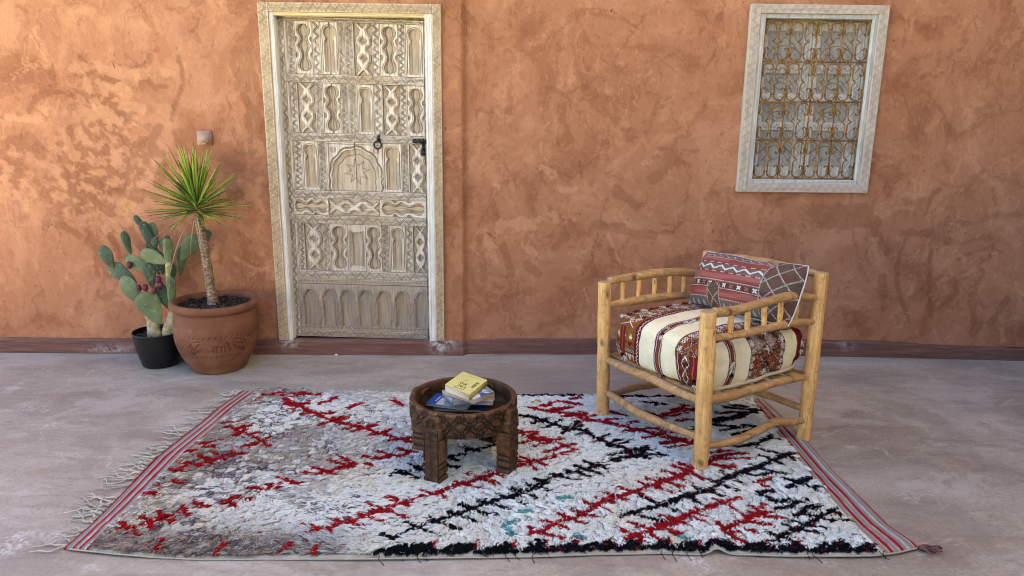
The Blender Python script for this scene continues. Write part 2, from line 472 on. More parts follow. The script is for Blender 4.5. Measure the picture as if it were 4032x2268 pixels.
M = dict(
    wall=m_wall(), plinth=m_plinth(), floor=m_floor(),
    carved_v=m_carved('limed_carved_wood', True, (.45, .365, .29), (.75, .675, .60), (.22, .15, .105), .75, (.42, .325, .232)), carved_h=m_carved('limed_carved_wood_rails', False, (.44, .355, .28), (.71, .635, .56), (.22, .15, .105), .6),
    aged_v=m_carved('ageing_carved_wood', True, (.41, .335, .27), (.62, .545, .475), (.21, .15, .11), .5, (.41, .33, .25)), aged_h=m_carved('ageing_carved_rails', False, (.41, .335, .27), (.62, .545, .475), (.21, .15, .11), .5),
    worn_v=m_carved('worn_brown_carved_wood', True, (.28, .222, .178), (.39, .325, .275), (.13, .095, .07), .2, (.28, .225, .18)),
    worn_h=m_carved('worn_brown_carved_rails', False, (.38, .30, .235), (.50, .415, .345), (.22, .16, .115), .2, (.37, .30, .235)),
    frame_v=m_carved('tan_carved_frame_wood', True, (.43, .32, .215), (.56, .435, .305), (.28, .195, .125), .3),
    frame_h=m_carved('tan_carved_frame_wood_across', False, (.43, .32, .215), (.56, .435, .305), (.28, .195, .125), .3),
    jamb=m_carved('whitewashed_jamb', True, (.60, .565, .54), (.74, .715, .70), (.36, .31, .28), .0),
    lintel=m_carved('yellowed_lintel', False, (.60, .47, .26), (.72, .60, .38), (.42, .30, .15), .3),
    wframe_v=m_carved('greyed_window_frame', True, (.40, .335, .29), (.50, .43, .375), (.27, .215, .18), .1),
    wframe_h=m_carved('greyed_window_frame_across', False, (.40, .335, .29), (.50, .43, .375), (.27, .215, .18), .1),
    wjamb=m_carved('pale_window_jamb', True, (.42, .405, .395), (.58, .565, .55), (.20, .19, .19), .0),
    shutter=m_carved('blue_grey_shutter_wood', True, (.42, .385, .36), (.62, .575, .54), (.17, .155, .15), .15, (.29, .275, .265)),
    log=m_log(), logx=m_log('peeled_pole_wood_across', (.45, .245, .10), (.58, .345, .155), (.24, .125, .055), 'X'),
    cloth=m_vcol('woven_kilim_cloth', .92, .1, 260, .22, .3, .002, 240),
    pile=m_vcol('wool_pile_yarn', .95, .05, 160, .12, .0, .001, None, 0, 0),
    band=m_vcol('flat_woven_band', .95, .08, 240, .22, .5, .002, 260),
    terra=m_terracotta(), dark=m_darkwood(), cactus=m_cactus(), cork=m_cork(), trunk=m_trunk(), soil=m_soil(), grille=m_grille(),
    leaf=m_vcol('yucca_leaf', .5, .35, 60, .22, .1, .002, None, 0, .25),
    fruit=m_plain('prickly_pear_fruit', (.085, .018, .035), .55, .3, .35, 60),
    plastic=m_plain('black_plastic_pot', (.0045, .0045, .005), .42, .35, .3, 40, .08),
    iron=m_plain('black_wrought_iron', (.022, .019, .018), .5, .5, .4, 60, .3, .6),
    rivet=m_plain('pale_rivet', (.55, .53, .50), .5, .4, .1),
    box=m_plain('pinkish_plastic_cover', (.33, .215, .165), .5, .35, .08, 30, .05),
    fringe=m_vcol('raw_wool_fringe', .95, .05, 200, .3, .3, .002),
    paper=m_vcol('book_paper', .6, .25, 300, .06, .05, .001),
    ink=m_plain('black_ink', (.03, .03, .02), .7, .2, .1),
    paint=m_plain('white_ink', (.75, .77, .80), .7, .2, .05),
    earth=m_plain('bounce_tint_ground', (.37, .42, .225), .95, .1, .18, 1.2, .3),  # unseen ground, coloured to tint the sunlight it bounces onto the house
    out=m_plain('ochre_render', (.40, .315, .18), .95, .1, .12, 2.0, .3),  # for the unseen masses; tone chosen to tint their bounced light
    straw=m_plain('straw_bits', (.55, .36, .19), .9, .1, .2),
    stone=m_plain('white_pebble', (.7, .68, .65), .8, .2, .1),
)
WALLMARKS=[('d',0.65,0.030,[-2.75,1.47,-2.70,1.54,-2.62,1.58,-2.57,1.58,-2.49,1.56,-2.40,1.54,-2.35,1.52]),
('d',0.50,0.027,[-2.48,1.59,-2.39,1.56,-2.29,1.55,-2.23,1.56]),
('d',0.40,0.041,[-2.59,1.71,-2.60,1.61]),
('d',0.40,0.041,[-1.44,1.88,-1.46,1.75]),
('d',0.50,0.023,[-1.86,1.78,-1.84,1.69,-1.84,1.63,-1.89,1.54,-1.93,1.43]),
('d',0.40,0.027,[-2.10,1.75,-2.06,1.67,-2.01,1.61,-1.94,1.62]),
('D',0.95,0.012,[-2.42,1.66,-2.39,1.68,-2.33,1.70]),
('D',0.95,0.012,[-2.31,1.66,-2.26,1.64,-2.20,1.65]),
('D',0.95,0.012,[-2.29,1.68,-2.24,1.66]),
('D',0.95,0.012,[-2.42,1.78,-2.39,1.75]),
('d',0.45,0.055,[-2.51,1.37,-2.47,1.24,-2.50,1.09]),
('d',0.45,0.055,[-2.33,1.41,-2.33,1.28,-2.36,1.11]),
('d',0.45,0.041,[-2.19,1.28,-2.23,1.10]),
('d',0.45,0.041,[-2.59,1.30,-2.61,1.19]),
('d',0.45,0.041,[-2.00,1.39,-2.08,1.28,-2.18,1.28]),
('d',0.45,0.041,[-2.00,1.23,-2.10,1.23,-2.17,1.19]),
('d',0.28,0.089,[-2.89,1.68,-2.78,1.68,-2.72,1.67]),
('d',0.28,0.089,[-2.89,1.70,-2.79,1.76]),
('d',0.45,0.041,[-1.43,1.69,-1.40,1.52]),
('d',0.45,0.041,[-1.50,1.57,-1.47,1.51]),
('d',0.35,0.082,[-2.89,1.28,-2.78,1.31,-2.72,1.23]),
('d',0.35,0.082,[-2.97,1.17,-2.86,1.12]),
('d',0.30,0.137,[-1.87,1.32,-1.73,1.27,-1.56,1.20]),
('l',0.55,0.089,[-2.30,1.72,-2.19,1.69,-2.08,1.68]),
('l',0.55,0.089,[-2.45,1.71,-2.41,1.63]),
('l',0.55,0.089,[-2.30,1.60,-2.17,1.58]),
('l',0.50,0.062,[-2.61,1.34,-2.55,1.31]),
('l',0.50,0.062,[-2.22,1.51,-2.01,1.48]),
('l',0.50,0.062,[-2.70,1.51,-2.64,1.47]),
('l',0.40,0.075,[-1.94,1.69,-1.85,1.72]),
('l',0.40,0.075,[-2.86,1.42,-2.71,1.43]),
('l',0.40,0.075,[-2.43,1.46,-2.29,1.46]),
('d',0.40,0.062,[-2.50,0.71,-2.44,0.65,-2.40,0.50]),
('d',0.40,0.062,[-2.19,1.25,-2.17,1.10]),
('d',0.40,0.062,[-2.40,1.02,-2.15,1.00]),
('d',0.40,0.062,[-2.34,0.90,-2.25,0.78,-2.18,0.67]),
('l',0.40,0.073,[-2.41,0.95,-2.21,0.94]),
('l',0.40,0.073,[-2.33,0.85,-2.24,0.82]),
('l',0.40,0.073,[-1.74,0.74,-1.74,0.57]),
('d',0.35,0.093,[-1.63,1.16,-1.59,0.98]),
('d',0.35,0.093,[-1.96,0.54,-1.92,0.45]),
('l',0.55,0.053,[0.20,1.21,0.24,1.16]),
('l',0.55,0.053,[0.36,1.04,0.44,1.05]),
('l',0.55,0.053,[0.14,0.71,0.20,0.64]),
('l',0.55,0.053,[-0.04,1.06,-0.00,1.02]),
('l',0.55,0.053,[0.27,1.15,0.34,1.09]),
('l',0.30,0.106,[-0.05,0.82,0.21,0.84,0.39,0.88]),
('l',0.30,0.106,[-0.08,0.72,-0.02,0.61]),
('d',0.50,0.009,[0.63,0.83,0.78,0.84]),
('d',0.50,0.009,[0.60,0.80,0.56,0.68]),
('d',0.50,0.009,[0.64,0.78,0.58,0.68]),
('d',0.50,0.009,[0.46,1.21,0.48,1.11]),
('d',0.50,0.009,[-0.09,0.78,0.05,0.60]),
('d',0.50,0.009,[0.38,0.45,0.46,0.28]),
('d',0.30,0.062,[0.57,0.84,0.75,0.80,0.93,0.77]),
('d',0.30,0.062,[0.39,0.76,0.33,0.69]),
('d',0.30,0.062,[0.16,0.58,0.23,0.52]),
('d',0.30,0.062,[0.91,1.11,1.03,1.22]),
('d',0.30,0.062,[0.69,1.04,0.82,0.95]),
('d',0.30,0.062,[1.14,0.64,1.04,0.58]),
('d',0.30,0.053,[0.01,0.69,0.06,0.51]),
('d',0.30,0.053,[-0.13,0.74,-0.11,0.48]),
('l',0.35,0.044,[1.18,1.22,1.24,0.98]),
('l',0.35,0.044,[0.65,0.77,0.74,0.57]),
('l',0.35,0.044,[0.53,0.45,0.54,0.32]),
('d',0.35,0.103,[1.93,0.92,2.21,0.92]),
('d',0.35,0.103,[1.97,0.87,2.29,0.86]),
('d',0.50,0.027,[2.51,0.82,2.47,0.73,2.45,0.61,2.46,0.49,2.51,0.36,2.57,0.24]),
('d',0.50,0.027,[2.64,0.70,2.66,0.49,2.70,0.28]),
('d',0.50,0.027,[2.82,0.49,2.83,0.42,2.74,0.33]),
('d',0.50,0.027,[2.58,0.91,2.60,1.02,2.64,1.07]),
('d',0.40,0.048,[2.93,0.41,2.96,0.24]),
('d',0.40,0.048,[3.07,0.24,3.14,0.39]),
('d',0.40,0.048,[2.46,0.80,2.63,0.80,2.74,0.75]),
('d',0.40,0.048,[2.28,0.83,2.37,0.68]),
('d',0.40,0.048,[2.37,0.52,2.40,0.32]),
('l',0.30,0.048,[2.42,1.04,2.56,1.03]),
('l',0.30,0.048,[2.40,0.95,2.49,0.95]),
('l',0.30,0.048,[2.77,0.72,2.86,0.62]),
('l',0.30,0.048,[2.24,0.75,2.31,0.76]),
('l',0.30,0.032,[2.56,0.49,2.54,0.35]),
('l',0.30,0.032,[2.57,0.69,2.52,0.62]),
('d',0.60,0.050,[-2.54,1.31,-2.50,1.19,-2.45,1.06]),
('d',0.60,0.050,[-2.46,1.07,-2.34,1.03,-2.17,0.97]),
('d',0.60,0.050,[-2.21,1.31,-2.20,1.20,-2.24,1.08]),
('d',0.60,0.050,[-2.05,1.27,-2.13,1.14,-2.23,1.06]),
('d',0.60,0.050,[-2.52,1.03,-2.41,0.93,-2.29,0.84]),
('d',0.50,0.034,[-2.49,0.99,-2.54,0.89]),
('d',0.50,0.034,[-2.48,0.75,-2.46,0.64,-2.47,0.50]),
('d',0.50,0.034,[-2.58,1.14,-2.55,1.04,-2.52,0.94]),
('d',0.50,0.034,[-2.28,1.00,-2.13,1.01,-2.05,0.97]),
('d',0.50,0.034,[-2.16,1.22,-2.08,1.31]),
('d',0.50,0.034,[-2.37,1.31,-2.33,1.16]),
('d',0.50,0.034,[-2.64,0.80,-2.55,0.74]),
('d',0.50,0.034,[-2.37,0.78,-2.32,0.60]),
('d',0.50,0.057,[-2.11,1.29,-2.16,1.20]),
('d',0.50,0.057,[-1.99,1.18,-2.04,1.06]),
('l',0.60,0.069,[-2.28,1.22,-2.26,1.08]),
('l',0.60,0.069,[-2.14,1.08,-2.04,1.14]),
('l',0.60,0.069,[-2.42,1.01,-2.35,0.94]),
('l',0.60,0.069,[-2.53,1.21,-2.48,1.31]),
('l',0.60,0.069,[-2.35,0.90,-2.22,0.88]),
('l',0.60,0.069,[-2.46,0.84,-2.39,0.78])]
FLOORMARKS=[('w',0.60,0.050,[-1.73,2.38,-1.68,2.41,-1.58,2.38]),
('w',0.60,0.050,[-1.71,2.31,-1.67,2.36]),
('w',0.40,0.040,[-2.66,3.78,-2.67,3.94]),
('w',0.40,0.040,[-2.43,3.57,-2.30,3.53]),
('w',0.40,0.040,[-2.19,3.34,-2.14,3.37]),
('w',0.60,0.035,[0.66,2.25,0.69,2.24,0.71,2.20]),
('w',0.50,0.012,[1.75,3.13,1.77,3.09,1.77,3.02]),
('w',0.50,0.012,[2.02,3.21,2.03,3.17,2.11,3.20,2.18,3.17]),
('w',0.50,0.012,[2.05,3.90,2.15,3.89]),
('w',0.50,0.012,[2.34,3.66,2.53,3.65,2.58,3.56]),
('w',0.50,0.012,[2.44,3.49,2.45,3.44]),
('w',0.50,0.012,[1.32,2.26,1.32,2.21]),
('w',0.50,0.012,[0.65,2.16,0.69,2.20]),
('w',0.30,0.060,[1.92,3.59,1.97,3.57]),
('w',0.30,0.060,[1.63,3.55,1.71,3.49]),
('w',0.30,0.060,[1.66,2.69,1.77,2.72]),
('d',0.50,0.100,[2.18,3.52,2.19,3.34,2.12,3.05,2.22,2.86]),
('d',0.50,0.100,[2.52,3.64,2.67,3.53]),
('d',0.50,0.100,[2.02,3.08,2.09,2.95]),
('d',0.45,0.050,[1.50,2.49,1.56,2.40,1.58,2.24]),
('d',0.45,0.050,[0.83,2.25,0.94,2.23,1.08,2.21]),
('d',0.35,0.100,[-2.33,3.67,-2.13,3.71]),
('d',0.35,0.100,[-2.38,3.55,-2.27,3.59]),
('d',0.35,0.100,[-2.00,3.46,-1.80,3.41]),
('d',0.35,0.100,[-1.75,2.78,-1.62,2.74]),
('d',0.35,0.100,[-1.71,2.65,-1.62,2.64]),
('d',0.45,0.070,[-0.47,2.18,-0.34,2.20,-0.23,2.19]),
('d',0.45,0.070,[0.16,2.26,0.28,2.26]),
('d',0.45,0.070,[0.35,2.24,0.55,2.26])]
RUG=[('k',13,[-0.412,2.364,-0.372,2.346,-0.304,2.421,-0.215,2.486,-0.123,2.559,-0.030,2.624,0.066,2.670,0.155,2.753,0.249,2.828,0.343,2.867,0.443,2.934,0.579,3.005,0.681,3.071]),
('k',8,[-0.340,2.460,-0.293,2.417,-0.249,2.393,-0.217,2.379]),
('k',8,[-0.265,2.501,-0.202,2.446,-0.153,2.417]),
('k',8,[-0.209,2.548,-0.142,2.507,-0.087,2.467]),
('k',8,[-0.158,2.601,-0.100,2.548,-0.024,2.518]),
('k',8,[-0.098,2.635,-0.030,2.592,0.025,2.560]),
('k',8,[-0.020,2.675,0.042,2.625,0.087,2.598]),
('k',8,[0.032,2.728,0.094,2.676,0.144,2.642]),
('k',8,[0.097,2.765,0.148,2.729,0.216,2.694]),
('k',8,[0.139,2.802,0.197,2.766]),
('k',8,[0.225,2.834,0.277,2.803,0.329,2.789]),
('k',8,[0.282,2.867,0.341,2.848,0.386,2.817]),
('k',8,[0.323,2.913,0.430,2.836]),
('k',8,[0.377,2.954,0.466,2.879]),
('k',12,[0.675,3.071,0.578,3.077,0.509,3.136,0.462,3.182,0.392,3.277,0.312,3.309,0.219,3.377,0.151,3.447,0.080,3.464]),
('k',8,[0.148,3.367,0.236,3.430]),
('k',8,[0.216,3.317,0.292,3.404]),
('k',8,[0.294,3.251,0.398,3.341]),
('k',8,[0.360,3.228,0.420,3.286]),
('k',8,[0.438,3.150,0.516,3.230]),
('k',8,[0.499,3.113,0.563,3.183]),
('k',8,[0.516,3.091,0.614,3.168]),
('k',8,[0.519,3.026,0.669,3.108]),
('k',8,[0.554,3.047,0.664,2.985]),
('k',8,[0.598,3.005,0.735,3.021]),
('k',8,[0.486,3.018,0.587,3.048]),
('r',13,[-0.616,2.396,-0.601,2.424,-0.545,2.454,-0.496,2.504,-0.429,2.557,-0.379,2.594,-0.275,2.667,-0.184,2.750,-0.081,2.812,-0.022,2.851,0.070,2.917,0.152,2.959,0.236,3.001,0.332,3.074]),
('r',8,[-0.608,2.478,-0.544,2.449,-0.481,2.420]),
('r',8,[-0.532,2.524,-0.489,2.494,-0.419,2.460]),
('r',8,[-0.503,2.593,-0.438,2.546,-0.357,2.505]),
('r',8,[-0.433,2.644,-0.380,2.598,-0.344,2.578]),
('r',8,[-0.317,2.708,-0.264,2.668]),
('r',8,[-0.238,2.691,-0.210,2.634]),
('r',8,[-0.142,2.850,-0.075,2.800,-0.015,2.764]),
('r',8,[-0.186,2.774,-0.090,2.721]),
('r',8,[-0.064,2.863,0.009,2.826]),
('r',8,[0.071,2.986,0.161,2.879]),
('r',8,[0.091,3.000,0.194,2.932]),
('r',11,[0.332,3.074,0.246,3.148,0.169,3.194,0.116,3.225,0.077,3.290]),
('r',8,[0.087,3.146,0.210,3.210]),
('r',8,[0.141,3.178,0.288,3.183]),
('r',8,[0.158,3.109,0.276,3.195]),
('r',8,[0.201,3.051,0.331,3.134]),
('r',8,[0.076,3.257,0.172,3.266]),
('r',8,[0.116,3.209,0.178,3.250]),
('r',13,[0.097,2.386,0.139,2.405,0.200,2.459,0.278,2.499,0.339,2.562,0.403,2.628,0.495,2.674,0.592,2.733,0.725,2.807,0.783,2.846]),
('r',9,[0.098,2.438,0.149,2.400,0.219,2.363]),
('r',9,[0.153,2.478,0.200,2.454,0.250,2.420]),
('r',9,[0.210,2.530,0.267,2.497,0.317,2.459]),
('r',9,[0.283,2.551,0.376,2.505]),
('r',9,[0.323,2.622,0.375,2.584]),
('r',9,[0.383,2.650,0.434,2.611]),
('r',9,[0.385,2.578,0.429,2.539]),
('r',9,[0.427,2.684,0.493,2.628]),
('r',9,[0.486,2.732,0.532,2.691,0.586,2.640]),
('r',9,[0.569,2.769,0.692,2.687]),
('r',9,[0.610,2.800,0.732,2.734]),
('r',9,[0.697,2.871,0.768,2.783]),
('k',14,[0.463,2.513,0.549,2.563,0.622,2.596,0.739,2.664]),
('k',9,[0.550,2.663,0.597,2.613,0.668,2.554]),
('k',9,[0.485,2.542,0.545,2.511,0.647,2.461]),
('r',17,[0.445,2.363,0.503,2.402,0.590,2.441,0.697,2.492]),
('r',13,[0.494,2.470,0.533,2.422,0.573,2.361]),
('r',13,[0.439,2.426,0.514,2.374]),
('r',13,[0.567,2.461,0.640,2.384]),
('r',13,[0.607,2.522,0.688,2.452]),
('r',12,[0.155,3.558,0.241,3.512,0.327,3.485,0.397,3.468,0.453,3.388,0.541,3.363,0.630,3.305,0.723,3.249,0.815,3.202,0.854,3.140]),
('r',9,[0.223,3.578,0.309,3.638]),
('r',9,[0.272,3.531,0.377,3.561]),
('r',9,[0.309,3.449,0.428,3.487]),
('r',9,[0.363,3.414,0.475,3.451]),
('r',9,[0.486,3.371,0.578,3.416]),
('r',9,[0.563,3.321,0.679,3.383]),
('r',9,[0.589,3.263,0.769,3.307]),
('r',9,[0.666,3.200,0.843,3.266]),
('r',9,[0.734,3.139,0.865,3.186]),
('r',9,[0.338,3.629,0.425,3.591]),
('r',9,[0.386,3.660,0.434,3.681]),
('r',9,[0.141,3.178,0.207,3.163]),
('r',9,[0.356,3.486,0.425,3.388]),
('r',9,[0.818,3.474,0.953,3.550]),
('r',9,[0.738,3.510,0.835,3.420]),
('r',9,[0.562,3.507,0.641,3.453]),
('k',9,[0.746,3.635,0.818,3.616]),
('k',9,[0.812,3.587,0.867,3.597]),
('k',9,[0.342,3.335,0.388,3.379]),
('r',10,[-0.829,3.363,-0.732,3.330,-0.641,3.281,-0.572,3.233,-0.484,3.186,-0.412,3.141]),
('r',7,[-0.837,3.398,-0.763,3.413]),
('r',7,[-0.743,3.280,-0.673,3.348]),
('r',7,[-0.689,3.248,-0.594,3.328]),
('r',7,[-0.595,3.213,-0.525,3.279]),
('r',7,[-0.519,3.152,-0.418,3.187]),
('r',7,[-0.770,3.516,-0.713,3.603]),
('r',7,[-0.564,3.645,-0.494,3.568]),
('r',7,[-0.891,3.601,-0.852,3.661]),
('r',9,[-0.718,2.845,-0.663,2.897,-0.613,2.924,-0.677,2.964]),
('r',9,[-0.596,3.000,-0.548,2.972,-0.482,2.994,-0.395,3.052]),
('r',9,[-0.548,3.050,-0.445,2.994]),
('r',9,[-0.457,3.080,-0.387,3.037]),
('r',9,[-0.564,2.925,-0.544,2.911]),
('k',11,[-0.451,2.822,-0.378,2.861,-0.337,2.927,-0.243,2.982,-0.146,3.054,-0.057,3.115,0.002,3.146]),
('k',7,[-0.434,2.873,-0.337,2.810]),
('k',7,[-0.380,2.926,-0.306,2.861]),
('k',7,[-0.239,2.928,-0.175,2.902]),
('k',7,[-0.257,3.010,-0.179,2.962]),
('k',7,[-0.167,3.098,-0.094,3.055]),
('k',7,[-0.332,2.995,-0.263,2.928]),
('k',14,[0.626,2.607,0.709,2.653,0.839,2.711,0.926,2.809,1.024,2.874,1.128,2.928,1.216,2.997,1.296,3.041]),
('k',10,[0.720,2.699,0.791,2.595]),
('k',10,[0.772,2.746,0.821,2.709,0.890,2.665]),
('k',10,[0.859,2.808,0.902,2.747,0.952,2.718]),
('k',10,[0.926,2.873,0.959,2.822,0.998,2.773]),
('k',10,[0.999,2.874,1.066,2.833,1.143,2.862]),
('k',10,[1.076,2.941,1.127,2.888,1.208,2.856]),
('k',10,[1.149,3.025,1.227,2.942]),
('k',10,[1.221,3.047,1.299,2.981]),
('k',10,[1.160,3.098,1.210,3.055]),
('r',14,[0.590,2.461,0.632,2.481,0.687,2.512,0.750,2.544,0.803,2.576,0.882,2.620,0.944,2.654]),
('r',11,[0.701,2.523,0.761,2.482]),
('r',11,[0.730,2.554,0.784,2.508]),
('r',11,[0.849,2.642,0.891,2.593]),
('r',11,[0.590,2.437,0.659,2.394]),
('r',11,[0.638,2.512,0.681,2.462]),
('r',14,[0.812,2.473,0.821,2.428,0.847,2.376,0.880,2.335]),
('r',14,[0.809,2.423,0.871,2.453,0.930,2.504,0.974,2.540,1.030,2.605]),
('r',14,[0.928,2.498,0.993,2.530,1.055,2.551]),
('r',14,[0.895,2.463,0.961,2.468,1.013,2.449]),
('r',10,[0.896,2.571,0.927,2.529,0.953,2.494]),
('r',10,[0.973,2.588,1.009,2.514,1.070,2.502]),
('r',10,[0.814,2.404,0.857,2.409]),
('r',10,[0.884,2.429,0.931,2.410]),
('k',15,[1.026,2.695,1.051,2.667,1.083,2.627,1.146,2.645]),
('k',15,[1.040,2.701,1.096,2.713]),
('k',15,[1.161,2.732,1.225,2.774,1.294,2.812]),
('k',15,[1.065,2.578,1.138,2.595,1.210,2.634]),
('k',15,[1.115,2.520,1.172,2.552,1.238,2.590]),
('k',10,[1.185,2.811,1.233,2.781,1.290,2.703]),
('k',10,[1.043,2.644,1.087,2.639]),
('k',10,[1.237,2.805,1.296,2.819]),
('k',10,[1.140,2.541,1.190,2.516]),
('k',10,[1.278,2.745,1.305,2.739]),
('k',14,[0.957,2.335,1.033,2.387,1.128,2.455,1.227,2.526,1.312,2.569]),
('k',10,[0.971,2.405,1.019,2.377,1.060,2.336]),
('k',10,[1.063,2.454,1.114,2.420,1.166,2.399]),
('k',10,[1.087,2.489,1.149,2.455,1.205,2.435]),
('k',10,[1.196,2.516,1.248,2.485,1.321,2.491]),
('k',10,[1.269,2.558,1.305,2.527]),
('r',12,[0.653,2.770,0.745,2.833,0.809,2.898,0.906,2.960,1.003,3.031,1.098,3.046]),
('r',12,[0.747,2.924,0.803,2.872,0.847,2.808]),
('r',12,[0.726,2.858,0.766,2.820]),
('r',12,[0.779,2.951,0.825,2.911]),
('r',10,[0.929,3.044,1.035,3.075]),
('r',10,[0.916,2.973,1.011,2.995,1.101,2.996]),
('r',10,[0.901,2.939,1.001,2.920]),
('r',10,[0.661,2.807,0.728,2.734]),
('r',10,[0.949,2.913,0.983,2.900]),
('r',10,[1.058,2.773,1.135,2.823]),
('r',10,[1.062,2.785,1.085,2.749]),
('r',10,[0.809,3.420,0.900,3.475,0.997,3.542]),
('r',10,[0.884,3.531,0.972,3.589]),
('r',10,[0.817,3.492,0.870,3.438]),
('r',10,[0.749,3.233,0.806,3.186,0.849,3.140,0.910,3.171]),
('r',10,[0.763,3.139,0.860,3.186]),
('r',10,[0.766,3.094,0.875,3.140]),
('r',10,[0.762,3.298,0.793,3.217]),
('r',10,[0.879,3.385,0.959,3.422]),
('k',12,[1.057,3.388,1.179,3.461,1.249,3.498,1.302,3.546]),
('k',12,[1.146,3.572,1.223,3.554,1.313,3.537]),
('k',12,[1.097,3.237,1.179,3.279,1.260,3.313]),
('k',9,[1.095,3.496,1.193,3.507,1.285,3.495]),
('k',9,[1.029,3.361,1.092,3.336,1.162,3.312]),
('k',9,[1.105,3.406,1.207,3.457]),
('k',9,[1.172,3.346,1.257,3.325]),
('k',9,[1.034,3.405,1.101,3.441]),
('k',9,[1.193,3.602,1.269,3.584]),
('k',9,[0.890,3.283,0.950,3.301]),
('k',9,[1.152,3.113,1.275,3.239]),
('k',9,[1.218,3.191,1.292,3.191]),
('k',9,[1.056,3.285,1.136,3.320]),
('k',9,[1.072,3.112,1.162,3.143]),
('k',9,[0.708,3.035,0.724,3.021]),
('r',12,[-1.125,3.637,-1.018,3.541,-0.927,3.468,-0.846,3.397,-0.734,3.330,-0.697,3.317]),
('r',9,[-1.150,3.697,-1.045,3.730]),
('r',9,[-1.089,3.667,-1.017,3.709]),
('r',9,[-1.051,3.503,-0.996,3.599]),
('r',9,[-0.979,3.449,-0.834,3.469]),
('r',9,[-0.864,3.325,-0.759,3.416]),
('r',9,[-1.094,3.578,-1.008,3.560]),
('r',9,[-0.927,3.590,-0.880,3.611]),
('r',9,[-1.255,3.695,-1.169,3.738]),
('r',9,[-1.286,3.605,-1.243,3.706]),
('r',9,[-0.999,3.699,-0.956,3.710]),
('r',10,[-1.337,3.339,-1.285,3.348,-1.256,3.366]),
('r',10,[-1.304,3.306,-1.206,3.238,-1.125,3.176,-1.042,3.096]),
('r',10,[-1.248,3.206,-1.207,3.282]),
('r',10,[-1.161,3.087,-1.118,3.133,-1.063,3.187]),
('r',10,[-1.258,3.273,-1.207,3.324]),
('r',10,[-1.176,3.210,-1.144,3.234]),
('r',14,[-1.367,2.858,-1.336,2.891,-1.280,2.918,-1.249,2.965,-1.213,3.000,-1.141,3.029]),
('r',11,[-1.363,2.927,-1.310,2.917,-1.260,2.898]),
('r',11,[-1.321,3.006,-1.234,2.925]),
('r',11,[-1.271,3.039,-1.186,2.962]),
('r',11,[-1.355,3.122,-1.315,3.138,-1.279,3.165]),
('r',11,[-1.375,3.046,-1.338,3.049]),
('r',11,[-1.330,3.093,-1.289,3.086]),
('r',11,[-1.193,3.050,-1.140,3.008]),
('r',11,[-1.361,2.864,-1.314,2.852]),
('r',13,[-1.298,2.437,-1.271,2.457,-1.242,2.487,-1.203,2.520,-1.170,2.557]),
('r',12,[-1.332,2.499,-1.239,2.411]),
('r',12,[-1.282,2.530,-1.194,2.450]),
('r',12,[-1.214,2.572,-1.155,2.500]),
('r',12,[-1.172,2.603,-1.120,2.568]),
('r',12,[-1.382,2.451,-1.331,2.420,-1.276,2.364]),
('r',12,[-1.377,2.408,-1.343,2.412]),
('r',8,[-1.059,2.595,-1.034,2.648,-0.970,2.626]),
('r',8,[-1.001,2.719,-0.947,2.694,-0.894,2.744,-0.873,2.793]),
('r',8,[-0.902,2.793,-0.805,2.735]),
('r',8,[-0.844,2.841,-0.770,2.829,-0.705,2.858,-0.619,2.911]),
('r',8,[-0.804,2.896,-0.681,2.830]),
('r',8,[-0.717,2.443,-0.652,2.413,-0.591,2.394]),
('r',8,[-0.684,2.375,-0.614,2.405,-0.573,2.454,-0.529,2.476]),
('r',8,[-0.609,2.478,-0.550,2.444]),
('r',8,[-1.047,2.606,-1.024,2.574]),
('r',8,[-0.930,2.732,-0.876,2.703]),
('r',8,[-0.970,2.268,-0.963,2.329]),
('r',8,[-1.186,2.282,-1.182,2.346]),
('r',8,[-0.747,2.259,-0.730,2.322]),
('r',8,[-0.637,2.251,-0.621,2.303]),
('r',8,[-0.682,2.978,-0.621,2.924]),
('r',8,[-1.372,2.728,-1.349,2.717]),
('r',8,[-1.321,2.759,-1.274,2.741]),
('r',8,[-1.377,2.664,-1.352,2.659]),
('r',8,[-0.741,2.964,-0.655,2.910]),
('t',16,[-0.002,2.438,0.046,2.472]),
('t',16,[0.009,2.418,0.040,2.390]),
('t',16,[0.063,2.534,0.102,2.550]),
('t',16,[0.229,2.637,0.275,2.647]),
('t',16,[0.262,2.382,0.296,2.364]),
('t',16,[0.648,2.375,0.667,2.366]),
('y',10,[0.173,3.626,0.211,3.637])]

def pairs(l):
    return [(l[i], l[i + 1]) for i in range(0, len(l), 2)]

# ================================================================== SETTING
# ---- terrace floor: one sheet, fine in the middle, coarse outside
gx = np.unique(np.round(np.concatenate([np.linspace(-9, -3.6, 8), np.arange(-3.6, 3.75, .018), np.linspace(3.75, 9, 8)]), 4))
gy = np.unique(np.round(np.concatenate([np.linspace(-1.6, 1.6, 8), np.arange(1.6, 4.62, .018)]), 4))
X, Y = np.meshgrid(gx, gy, indexing='ij')
fm = np.zeros(X.shape + (3,))
for k, inten, w, l in FLOORMARKS:
    pts = pairs(l)
    d = seg_dist(X, Y, pts) + (fbm(X, Y, 14, 5) - .5) * w * 1.6
    mk = inten * sstep(w, w * .3, d)
    ch = 0 if k == 'w' else 1
    fm[..., ch] = np.maximum(fm[..., ch], mk)
Zf = (fbm(X, Y, 1.4, 3, 3) - .5) * .006
V = np.stack([X, Y, Zf], -1).reshape(-1, 3)
structure(obj('terrace_floor', V, grid_faces(len(gx), len(gy))[:, ::-1], M['floor'], None, fm.reshape(-1, 3), True))
gr = MB(); gr.add([(-120, -120, -.02), (120, -120, -.02), (120, 120, -.02), (-120, 120, -.02)], [[0, 1, 2, 3]])
structure(gr.build('ground', M['earth']))

